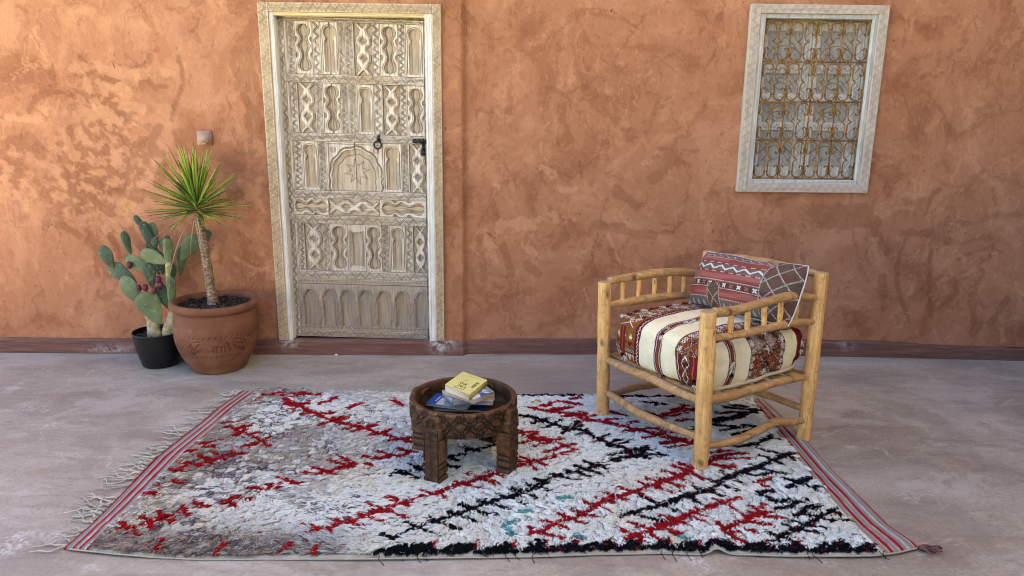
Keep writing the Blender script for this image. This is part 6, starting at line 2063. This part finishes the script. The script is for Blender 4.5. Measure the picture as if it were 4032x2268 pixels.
# ================================================================== PILLOW
nu, nv = 330, 170
s = np.linspace(-1, 1, nu); t = np.linspace(-1, 1, nv)
S2, T2 = np.meshgrid(s, t, indexing='ij')
def pillow_cloth(S_, T_):
    x = (S_ + 1) * .325; y = (T_ + 1) * .145           # metres across, up
    red = np.array((.25, .060, .052)); br = np.array((.090, .052, .044)); gy = np.array((.24, .20, .19)); wh = np.array((.68, .65, .61))
    c = np.tile(red, x.shape + (1,))
    c = c * (.86 + .28 * vnoise(x * .15, y, 70, 5))[..., None]
    c = paint(c, (vnoise(x * .1, y, 45, 6) > .70) * .35, (.42, .19, .15))
    dotl = lambda y0, w=.0016, per=.007: band(y, y0 - w, y0 + w, .0006) * (np.mod(x / per, 1) > .4)
    # band with white zigzag
    inb = band(y, .182, .214)
    c = paint(c, inb, br); c = paint(c, inb * (np.maximum(np.abs(np.mod((x + y) / .009, 1) - .5), np.abs(np.mod((x - y) / .009, 1) - .5)) < .34), gy * .75)
    zz = np.abs(y - .198 - (tri(x / .078) - .5) * .021)
    c = paint(c, inb * (zz < .0048) * ((np.mod((x + y) / .009, 1) > .15)), wh)
    for y0 in (.222, .174):
        c = paint(c, band(y, y0 - .003, y0 + .003), br); c = paint(c, band(y, y0 - .0018, y0 + .0018) * (np.mod(x / .055, 1) > .5) * (np.mod(x / .005, 1) > .35), wh)
    # top border
    c = paint(c, band(y, .258, .30), gy * .55); zz = np.abs(y - .268 - (tri(x / .05) - .5) * .012)
    c = paint(c, (zz < .0022) * band(y, .25, .29) * (np.mod(x / .005, 1) > .3), wh * .8)
    c = paint(c, dotl(.254), wh * .8)
    # row of star crosses
    inb = band(y, .098, .122)
    c = paint(c, inb, br * .8)
    uu = np.mod(x / .046, 1) - .5; u_ = uu * .046; v_ = y - .110; alt = np.mod(np.floor(x / .046), 2) < 1
    star = ((np.abs(np.abs(u_) - np.abs(v_)) < .0022) & (np.abs(u_) < .010)) | ((np.abs(np.abs(u_) - .007) < .0014) & (np.abs(v_) < .008)) | ((np.abs(np.abs(v_) - .0055) < .0012) & (np.abs(u_) < .013))
    c = paint(c, inb * star * alt, wh); c = paint(c, inb * star * ~alt, np.array((.30, .12, .10)))
    for y0 in (.130, .094): c = paint(c, dotl(y0, .0015, .006), wh * .9); 
    c = paint(c, band(y, .088, .091), br); c = paint(c, band(y, .133, .136), br)
    # bottom border with triangles
    c = paint(c, band(y, -.01, .042), gy * .55)
    tr_ = (np.abs(np.mod(x / .045, 1) - .5) * .045 < (.034 - y) * .55) & (y < .034) & (y > .008)
    c = paint(c, tr_ * (np.mod((x + y) / .005, 1) > .35), wh * .7)
    c = paint(c, dotl(.046, .0022, .009), wh * .7)
    # panel rising from the bottom
    def lattice(a0, b0, y0, y1, px_, off=.0):
        nonlocal c
        inb = band(x, a0, b0) * band(y, y0, y1)
        c = paint(c, inb, br * .75)
        cell = np.maximum(np.abs(np.mod((x + y) / .0095, 1) - .5), np.abs(np.mod((x - y) / .0095, 1) - .5))
        alt_ = vnoise(x, y, 30, 7)
        c = paint(c, inb * (cell < .33), np.where((alt_ > .5)[..., None], np.array((.16, .105, .07)), np.array((.19, .07, .06))))
        l1 = np.abs(np.mod((x - a0 + y - y0) / px_ + off, 1) - .5); l2 = np.abs(np.mod((x - a0 - y + y0) / px_ + off, 1) - .5)
        c = paint(c, inb * (np.minimum(l1, l2) < .0038 / px_) * (np.mod((x + y) / .0065, 1) > .35) * (np.mod((x - y) / .0065, 1) > .35), wh * .8)
        for xe in (a0 + .003, b0 - .003):
            c = paint(c, band(x, xe - .004, xe + .004) * band(y, y0, y1), cBK)
            c = paint(c, band(x, xe - .003, xe + .003) * band(y, y0, y1) * (np.mod((y + np.abs(x - xe)) / .006, 1) > .45), wh * .85)
    lattice(.190, .272, .0, .112, .088, .5)
    lattice(.500, .66, .0, .30, .085, .25)
    lattice(-.01, .052, .11, .30, .07, .2)
    return c
pl_o = cw3(.380, .50, .704)
pu = np.array((ea[0], ea[1], .055)); pu /= np.linalg.norm(pu)
lean = np.array((eb[0] * .42, eb[1] * .42, .907)); lean /= np.linalg.norm(lean)
pv = lean - pu * lean.dot(pu); pv /= np.linalg.norm(pv)
pn = np.cross(pu, pv)
if pn.dot(np.array((-eb[0], -eb[1], 0))) < 0: pn = -pn
def pillow_side(sign):
    th = .118 * (np.clip(1 - np.abs(S2) ** 3.0, 0, 1) ** .6) * (np.clip(1 - np.abs(T2) ** 2.2, 0, 1) ** .6)
    th = th + (fbm(S2 * 2 + 5, T2 + 3, 1.6, 131, 3) - .5) * .022 * np.clip(1 - np.maximum(np.abs(S2), np.abs(T2)) ** 4, 0, 1)
    W = .312 * (1 - .02 * (1 - T2 ** 2)); H = .150 * (1 - .06 * (1 - S2 ** 4) )
    ear = 1 - .055 * (np.abs(S2 * T2) ** 3)
    sag = -.012 * np.exp(-((S2 - .15) / .35) ** 2) * (T2 > 0) * T2
    return pl_o + pu * (S2 * W * ear)[..., None] + pv * (T2 * H * ear + sag)[..., None] + pn * (sign * th)[..., None]
PF = pillow_side(1.0); PBk = pillow_side(-.8)
cf = pillow_cloth(S2, T2)
cb = np.tile(np.array((.66, .62, .55)), S2.shape + (1,))
f = grid_faces(nu, nv)
pil = obj('lumbar_pillow', np.concatenate([PF.reshape(-1, 3), PBk.reshape(-1, 3)]), np.concatenate([f[:, ::-1], f + nu * nv]), M['cloth'], None, np.concatenate([cf.reshape(-1, 3), cb.reshape(-1, 3)]), True, org=pl_o)
tag(pil, 'small rose red kilim pillow with zigzag stripes leaning against the back of the armchair', 'pillow')
pp = MB()
e_ = np.concatenate([PF[::6, -1], PF[-1, ::-6], PF[::-6, 0], PF[0, ::6]])
pp.tube(np.concatenate([PF[::5, -1], PF[-1, ::-5], PF[::-5, 0], PF[0, ::5]]), .0032, 6, (.70, .67, .62))
pp.build('piping', M['cloth'], pil, True, True)

# ================================================================== POTTED YUCCA
YC = np.array((-1.676, 4.196))
yuc = empty('potted_yucca', (YC[0], YC[1], 0), 'spiky yellow-green yucca on a bare leaning trunk in a big terracotta pot', 'potted plant')
prof = [(.0, .143), (.006, .150), (.03, .163), (.08, .193), (.13, .214), (.18, .228), (.23, .2335), (.28, .232), (.32, .226), (.35, .219), (.362, .218), (.368, .224), (.374, .234), (.384, .241), (.396, .243), (.408, .240), (.416, .231), (.417, .222), (.412, .212), (.40, .206), (.385, .205), (.36, .204)]
pz = np.array([p[0] for p in prof]); pr_ = np.array([p[1] for p in prof])
tt = np.concatenate([np.linspace(0, 9, 120), np.linspace(9, len(prof) - 1, 50)[1:]])
pz = np.interp(tt, np.arange(len(prof)), pz); pr_ = np.interp(tt, np.arange(len(prof)), pr_)
na = 460
ang = np.arange(na) / na * 2 * PI
A, _ = np.meshgrid(ang, tt, indexing='ij')
Zp = np.tile(pz, (na, 1)); Rp = np.tile(pr_, (na, 1))
# incised band: two rows of slanted dashes and sprigs between them
sgl = (A - 1.5 * PI + PI) % (2 * PI) - PI
sx = sgl * .23
g = np.zeros_like(A)
inner = tt[None, :] < 9.5
for zc_ in (.243, .128):
    u_ = np.mod(sx + (Zp - zc_) * -1.2, .030)
    g = np.maximum(g, sstep(.0026, .0012, np.abs(u_ - .015) * .75) * sstep(.007, .005, np.abs(Zp - zc_ )))
def sprig(x0, z0, k):
    L_ = []
    L_ += [[(x0, z0), (x0 - .012, z0 + .030), (x0 - .010, z0 + .075)], [(x0 - .010, z0 + .075), (x0 + .008, z0 + .045), (x0 + .004, z0 + .012)]]
    L_ += [[(x0 - .001, z0), (x0 - .030, z0 + .018), (x0 - .050, z0 + .030)], [(x0 + .001, z0), (x0 + .022, z0 + .020), (x0 + .026, z0 + .030)]]
    L_ += [[(x0 + .018, z0 + .035), (x0 + .030, z0 + .055), (x0 + .050, z0 + .070)], [(x0 - .018, z0 + .050), (x0 - .045, z0 + .062)], [(x0 - .022, z0 + .075), (x0 - .050, z0 + .084), (x0 - .072, z0 + .082)], [(x0 + .012, z0 + .080), (x0 + .05, z0 + .085)]]
    L_ += [[(x0 + .03, z0 + .028), (x0 + .045, z0 + .026), (x0 + .055, z0 + .040)], [(x0 - .055, z0 + .028), (x0 - .072, z0 + .050)]]
    return L_
lines = []
for k, x0 in enumerate(np.arange(-.68, .72, .155)):
    if k % 2 == 0: lines += sprig(x0, .140, k)
    else:
        for q in (-.030, -.012, .006, .024):
            lines.append([(x0 + q, .152), (x0 + q - .007 * (1 if q < 0 else -1), .172), (x0 + q + .002, .196)])
        lines.append([(x0 + .036, .215), (x0 + .050, .200), (x0 + .048, .185), (x0 + .060, .170), (x0 + .058, .150)])
for l in lines:
    sp = spline([(p[0], p[1], 0) for p in l], 6)[:, :2]
    lo = sp.min(0) - .006; hi = sp.max(0) + .006
    m_ = (sx > lo[0]) & (sx < hi[0]) & (Zp > lo[1]) & (Zp < hi[1])
    if m_.any(): g[m_] = np.maximum(g[m_], sstep(.0026, .0012, seg_dist(sx[m_], Zp[m_], [tuple(p) for p in sp])))
g = g * inner
R2 = Rp - g * .0060 + (fbm(A * 2, Zp * 12, 1.1, 141) - .5) * .005 + .0003 * np.sin(Zp * 190)
R2 = R2 * (1 + .008 * np.sin(A * 2 + 1))
V = np.stack([YC[0] + R2 * np.cos(A), YC[1] + R2 * np.sin(A), Zp + .003 * np.sin(A * 2) * sstep(.3, .4, Zp)], -1)
obj('pot', V.reshape(-1, 3), grid_wrap0(na, len(tt)), M['terra'], yuc, np.stack([g, g * 0, g * 0], -1).reshape(-1, 3), True)
def soil_disc(parent, c, r, z, name='soil', amp=.012):
    nr2, nt = 26, 60
    rr = np.linspace(0.001, r, nr2); th = np.arange(nt) / nt * 2 * PI
    R_, T_ = np.meshgrid(rr, th, indexing='ij')
    x = c[0] + R_ * np.cos(T_); y = c[1] + R_ * np.sin(T_)
    zz_ = z + (fbm(x, y, 40, 151, 4) - .5) * amp * 2
    return obj(name, np.stack([x, y, zz_], -1).reshape(-1, 3), grid_faces(nr2, nt, True), M['soil'], parent, None, False)
soil_disc(yuc, YC, .205, .384)
lt = MB()
for k in range(130):
    r = .195 * math.sqrt(random.random()); th = random.uniform(0, 2 * PI); a = random.uniform(0, PI); l = random.uniform(.006, .022)
    x_, y_ = YC[0] + r * math.cos(th), YC[1] + r * math.sin(th)
    if random.random() < .7: colr = random.choice([(.03, .022, .018), (.055, .042, .035), (.02, .016, .015)]); w_ = random.uniform(.0025, .0055)
    else: colr = (.30, .23, .13); w_ = .0009
    lt.tube([(x_ - math.cos(a) * l, y_ - math.sin(a) * l, .392 + random.uniform(-.004, .004)), (x_, y_, .396 + random.uniform(0, .004)), (x_ + math.cos(a) * l, y_ + math.sin(a) * l, .391 + random.uniform(-.004, .004))], [w_ * .6, w_, w_ * .5], 4, colr)
o = lt.build('bark_chips', M['fringe'], yuc, False, True); o['kind'] = 'stuff'
TP = spline([(-1.682, 4.196, .372), (-1.690, 4.196, .50), (-1.697, 4.195, .605), (-1.707, 4.194, .735), (-1.717, 4.192, .86), (-1.723, 4.19, .925)], 110)
t_ = np.linspace(0, 1, 110)
rad = np.interp(t_, [0, .06, .2, .5, .8, .93, 1], [.0335, .030, .0265, .0245, .0245, .0285, .024])
rad = rad * (1 + .055 * (np.mod(t_ * 34 + .25 * np.sin(t_ * 40), 1) - .5))
V, F = tube(TP, rad, 28, True)
an = np.tile(np.arange(28), 110)
V = np.asarray(V); cen = np.repeat(TP, 28, 0)
V = cen + (V - cen) * (1 + (vnoise(an * .5, np.repeat(t_, 28) * 60, 1, 161) - .5) * .16)[:, None]
tc_ = np.zeros((len(V), 3)); tc_[:, 0] = np.repeat(sstep(.88, .98, t_), 28) * .7
obj('trunk', V, F, M['trunk'], yuc, tc_, True)
CC_ = np.array((-1.723, 4.188, .945))
def blade(mb, o, d, L, w, droop, cols, twist, seed):
    n = 15
    t = np.linspace(0, 1, n)
    d = np.array(d, float); d /= np.linalg.norm(d)
    P = o + np.outer(t * L, d); P[:, 2] -= droop * L * t ** 2.4
    for i in range(n):                               # keep off the wall
        lim = 4.428 - .01 * (seed % 3)
        if P[i, 1] > lim: P[i, 1] = lim
    T_ = np.gradient(P, axis=0); T_ /= np.linalg.norm(T_, axis=1)[:, None]
    side = np.cross(T_, np.array((math.sin(seed) * .3, math.cos(seed * 1.7) * .3, 1.0))); side /= np.linalg.norm(side, axis=1)[:, None]
    nrm = np.cross(side, T_)
    side = side * math.cos(twist) + nrm * math.sin(twist); nrm = np.cross(side, T_)
    W = w * np.interp(t, [0, .06, .3, .6, .85, .97, 1], [.75, .62, 1.0, .88, .46, .14, .03])
    V = np.stack([P - side * W[:, None] + nrm * (W * .28)[:, None], P - nrm * (W * .16)[:, None], P + side * W[:, None] + nrm * (W * .28)[:, None], P + nrm * (W * .02)[:, None]], 1)
    c = np.stack([np.interp(t, [0, .12, .45, .86, .95, 1], [cols[k][ch] for k in range(6)]) for ch in range(3) for _ in [0]], -1) if False else np.stack([np.interp(t, [0, .12, .45, .86, .95, 1], [cc[ch] for cc in cols]) for ch in range(3)], -1)
    c = np.repeat(c[:, None, :], 4, 1)
    c[:, [0, 2]] *= 1.12
    F = []
    for i in range(n - 1):
        a = i * 4; b = a + 4
        F += [[a, b, b + 3, a + 3], [a + 3, b + 3, b + 2, a + 2], [a, a + 1, b + 1, b], [a + 1, a + 2, b + 2, b + 1]]
    mb.add(V.reshape(-1, 3), F, c.reshape(-1, 3))
G0 = (.38, .40, .14)
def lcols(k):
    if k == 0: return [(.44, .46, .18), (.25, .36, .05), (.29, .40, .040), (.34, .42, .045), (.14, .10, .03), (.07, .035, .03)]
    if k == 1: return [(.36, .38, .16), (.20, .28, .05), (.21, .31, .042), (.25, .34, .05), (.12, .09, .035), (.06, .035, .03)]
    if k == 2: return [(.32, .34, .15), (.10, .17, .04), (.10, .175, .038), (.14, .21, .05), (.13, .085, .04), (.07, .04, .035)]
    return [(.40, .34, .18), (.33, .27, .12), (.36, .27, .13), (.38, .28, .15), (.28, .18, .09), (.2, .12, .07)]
fol = MB(); N = 135
for i in range(N):
    f_ = i / (N - 1)                                # 0 top .. 1 bottom
    el = math.radians(86 - 98 * f_ ** .95) + random.uniform(-.09, .09)
    az = i * 2.39996 + random.uniform(-.25, .25)
    d = (math.cos(el) * math.cos(az), math.cos(el) * math.sin(az), math.sin(el))
    L = random.uniform(.25, .365) * (1 - .10 * f_) * (1.0 if el > 0 else .92)
    if d[1] > .3: L *= .84
    o = CC_ + np.array((0, 0, .035 - .055 * f_)) + np.array(d) * .012
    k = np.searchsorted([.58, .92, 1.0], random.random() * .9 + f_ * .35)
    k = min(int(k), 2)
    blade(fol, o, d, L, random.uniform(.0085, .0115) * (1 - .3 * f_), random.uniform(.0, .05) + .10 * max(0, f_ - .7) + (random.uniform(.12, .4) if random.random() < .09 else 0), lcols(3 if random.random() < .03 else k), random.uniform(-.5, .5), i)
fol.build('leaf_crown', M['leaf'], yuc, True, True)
dl = MB()
for (dx, dz, L, dr) in [(-.7, -.25, .29, .3), (-.9, -.05, .31, .1), (.95, -.02, .31, .05), (.8, -.28, .27, .25), (-.55, -.5, .24, .9), (.25, -.8, .16, .5), (-.35, -.75, .17, .7), (.95, .05, .33, .12), (-.95, .03, .33, .08)]:
    blade(dl, CC_ + np.array((0, -.01, -.025)), (dx, random.uniform(-.45, .1), dz), L, .0042, dr, lcols(3), random.uniform(-.8, .8), int(dx * 100) % 7)
o = dl.build('dry_leaves', M['leaf'], yuc, True, True); o['label'] = 'dry straw-coloured lower leaves'

# ================================================================== POTTED CACTUS
KC = np.array((-2.040, 4.236))
cac = empty('potted_prickly_pear', (KC[0], KC[1], 0), 'prickly pear cactus with purple fruits in a small black plastic pot', 'potted plant')
prof = [(.0, .0), (.001, .090), (.004, .098), (.012, .102), (.05, .112), (.10, .124), (.15, .133), (.19, .1375), (.198, .140), (.208, .1405), (.2105, .139), (.2105, .1345), (.206, .133), (.17, .128)]
pz = np.array([p[0] for p in prof]); pr_ = np.array([p[1] for p in prof])
tt = np.linspace(0, len(prof) - 1, 90)
pz = np.interp(tt, np.arange(len(prof)), pz); pr_ = np.interp(tt, np.arange(len(prof)), pr_)
ang = np.arange(96) / 96 * 2 * PI
V = np.stack([KC[0] + np.outer(np.cos(ang), pr_), KC[1] + np.outer(np.sin(ang), pr_), np.tile(pz, (96, 1))], -1)
obj('pot', V.reshape(-1, 3), grid_wrap0(96, 90), M['plastic'], cac, None, True)
soil_disc(cac, KC, .129, .185)
def pad(x, z, L, W, ang, y, yaw, th, green, name='pad', mat='cactus'):
    L *= 1.06; W *= 1.02; th *= .85; yaw *= .8
    nt, nph = 22, 34
    u = np.linspace(0, PI, nt); v = np.arange(nph) / nph * 2 * PI
    U, Vv = np.meshgrid(u, v, indexing='ij')
    t = (1 - np.cos(U)) / 2                          # 0 base .. 1 tip
    wid = np.sin(U) ** .9 * (.52 + .74 * t - .12 * t * t) / 1.0 * (1 + .07 * np.sin(3 * U + x * 40))
    lx = np.cos(Vv) * wid * W / 2
    ly = np.sign(np.sin(Vv)) * np.abs(np.sin(Vv)) ** .9 * wid ** .6 * th * np.sin(U) ** .3
    lz = (t - .5) * L
    bend = random.uniform(-.06, .06) * L
    ly = ly + bend * (4 * (t - .5) ** 2)
    nz = (fbm(U * 2 + x * 9, Vv * 1.5 + z * 9, 1.5, 171) - .5) * .006
    ly = ly + nz
    cy, sy = math.cos(yaw), math.sin(yaw)
    X1 = lx * cy - ly * sy; Y1 = lx * sy + ly * cy
    a = math.radians(ang)
    X2 = X1 * math.cos(a) + lz * math.sin(a); Z2 = -X1 * math.sin(a) + lz * math.cos(a)
    P = np.stack([x + X2, np.minimum(y + Y1, 4.425), z + Z2], -1)
    e = np.abs(np.cos(Vv)) ** 6
    c = np.array(green)[None, None] * (1 + .25 * e[..., None]) + np.array((.04, .03, .0)) * (sstep(.25, .0, t) * .8)[..., None]
    return obj(name, P.reshape(-1, 3), grid_faces(nt, nph, True), M[mat], cac, c.reshape(-1, 3), True)
GA = (.088, .118, .058); GBl = (.058, .086, .050); GL = (.118, .150, .070); GD = (.040, .062, .042)
PADS = [(-2.013,.377,.190,.140,-25,4.13,.25,.017,GA),(-2.197,.554,.170,.100,-50,4.215,.3,.014,GBl),(-2.134,.466,.183,.116,-30,4.17,-.2,.016,GA),(-2.268,.659,.132,.074,-20,4.20,.4,.012,GBl),(-2.164,.735,.134,.052,-12,4.235,.9,.012,GBl),(-2.105,.615,.155,.080,-58,4.22,.3,.013,GL),(-2.093,.853,.085,.040,-30,4.26,.8,.010,GD),(-2.050,.778,.160,.066,-17,4.255,.6,.013,GD),(-2.028,.797,.100,.052,-18,4.29,.3,.011,GA),(-2.009,.734,.065,.042,0,4.25,.4,.010,GD),(-2.013,.563,.136,.072,-5,4.16,.5,.012,GD),(-1.980,.666,.150,.084,-66,4.165,.1,.013,GL),(-1.903,.701,.145,.060,3,4.17,.7,.014,GL),(-1.813,.712,.172,.098,35,4.25,.3,.014,GA),(-1.742,.755,.108,.068,25,4.30,.5,.012,GA),(-1.933,.727,.100,.046,0,4.24,.5,.010,GD),(-1.972,.716,.070,.050,0,4.27,.2,.010,GA),(-1.896,.468,.165,.060,4,4.15,.8,.016,GA),(-1.950,.420,.170,.080,-22,4.19,.6,.014,GBl),(-1.936,.558,.110,.066,10,4.25,.4,.011,GD),(-1.990,.620,.140,.066,-10,4.24,.4,.012,GBl),(-1.871,.630,.170,.066,12,4.26,.6,.012,GBl),(-2.060,.690,.16,.05,8,4.28,.7,.011,GD),(-2.03,.62,.16,.05,-4,4.29,.5,.011,GBl)]
for p_ in PADS:
    pad(*p_)
def stem(P, r, seed):
    P = spline(P, 40); t = np.linspace(0, 1, 40)
    rr = np.interp(t, np.linspace(0, 1, len(r)), r) * (1 + (vnoise(t * 6, t * 0, 1, seed) - .5) * .2)
    V, F = tube(P, rr, 20, True)
    V = V.copy(); cen = np.repeat(P, 20, 0)
    V[:, 1] = cen[:, 1] + (V[:, 1] - cen[:, 1]) * .6
    V = cen + (V - cen) * (1 + (fbm(np.tile(np.arange(20), 40) * .4, np.repeat(t, 20) * 8, 1, seed + 3) - .5) * .22)[:, None]
    obj('stem', V, F, M['cork'], cac, None, True)
stem([(-2.044, 4.20, .175), (-2.043, 4.195, .25), (-2.046, 4.19, .31), (-2.085, 4.18, .40)], [.042, .040, .036, .022], 1)
stem([(-1.957, 4.20, .175), (-1.948, 4.195, .24), (-1.922, 4.185, .31), (-1.912, 4.18, .37)], [.043, .041, .030, .014], 2)
stem([(-1.912, 4.172, .34), (-1.916, 4.165, .44), (-1.914, 4.165, .53), (-1.903, 4.165, .64)], [.013, .011, .014, .018], 3)
def fruit(x, z, y, tilt):
    n, m = 12, 14
    prof = [(0, .002), (.1, .009), (.3, .0145), (.55, .0165), (.8, .0145), (.93, .0115), (1, .0095), (.97, .005), (.95, .0003)]
    V = []
    for s_, r in [(np.interp(q, np.arange(9), [p[0] for p in prof]), np.interp(q, np.arange(9), [p[1] for p in prof])) for q in np.linspace(0, 8, 20)]:
        a = np.arange(m) / m * 2 * PI
        V.append(np.stack([r * np.cos(a), r * np.sin(a), np.full(m, s_ * .043)], -1))
    V = np.concatenate(V); c_, s_ = math.cos(tilt), math.sin(tilt)
    V = np.stack([V[:, 0] * c_ + V[:, 2] * s_, V[:, 1], -V[:, 0] * s_ + V[:, 2] * c_], -1) + np.array((x, y, z - .022))
    obj('fruit', V, grid_faces(20, m, True), M['fruit'], cac, None, True)
for (x_, z_, y_, tl) in [(-2.143, .614, 4.19, .1), (-2.063, .496, 4.125, -.3), (-2.027, .498, 4.12, -.1), (-1.985, .482, 4.115, .25), (-1.964, .538, 4.15, 0), (-1.960, .504, 4.15, .2)]:
    fruit(x_, z_, y_, tl)

# ================================================================== CAMERA, LIGHT
cam = bpy.data.cameras.new('camera'); co = bpy.data.objects.new('camera', cam); COL.objects.link(co)
cam.sensor_width = 36; cam.lens = 1860 / 2576 * 36; cam.clip_end = 500; cam.clip_start = .05
from mathutils import Matrix
r_ = (.99987068, -.01187471, .01084519); d_ = (.00778195, -.23290388, -.97246862); f_ = (.01407367, .97242726, -.23278135)
co.matrix_world = Matrix(((r_[0], -d_[0], -f_[0], 0), (r_[1], -d_[1], -f_[1], 0), (r_[2], -d_[2], -f_[2], 1.5), (0, 0, 0, 1)))
scene.camera = co

SUN_EL, SUN_AZ = 52.0, 205.0        # the sun stands behind the house, a little to the left
w = bpy.data.worlds.new('World'); scene.world = w; w.use_nodes = True
nt = w.node_tree; bg = nt.nodes['Background']
sky = nt.nodes.new('ShaderNodeTexSky'); sky.sky_type = 'NISHITA'; sky.sun_disc = False
sky.sun_elevation = math.radians(SUN_EL); sky.dust_density = 2.0; sky.ozone_density = 1.0; sky.air_density = .9
nt.links.new(sky.outputs[0], bg.inputs[0]); bg.inputs[1].default_value = SKY_STRENGTH = .049
sl = bpy.data.lights.new('sun', 'SUN'); sl.energy = 5.0; sl.angle = math.radians(.5); sl.color = (1.0, .95, .85)
so = bpy.data.objects.new('sun', sl); COL.objects.link(so)
# direction TO the sun: behind the house (+Y), a little to the left
el = math.radians(SUN_EL); hx, hy = math.sin(math.radians(-7)), math.cos(math.radians(7))
from mathutils import Vector
to = Vector((hx * math.cos(el), hy * math.cos(el), math.sin(el)))
so.rotation_euler = to.to_track_quat('Z', 'Y').to_euler()
so.location = (4, 14, 14)
sky.sun_rotation = math.atan2(to.x, to.y)
scene.render.engine = 'CYCLES'
scene.cycles.filter_width = 1.05
vs = scene.view_settings
vs.view_transform = 'Standard'; vs.look = 'None'; vs.exposure = 3.95; vs.gamma = 1.0; vs.use_curve_mapping = False
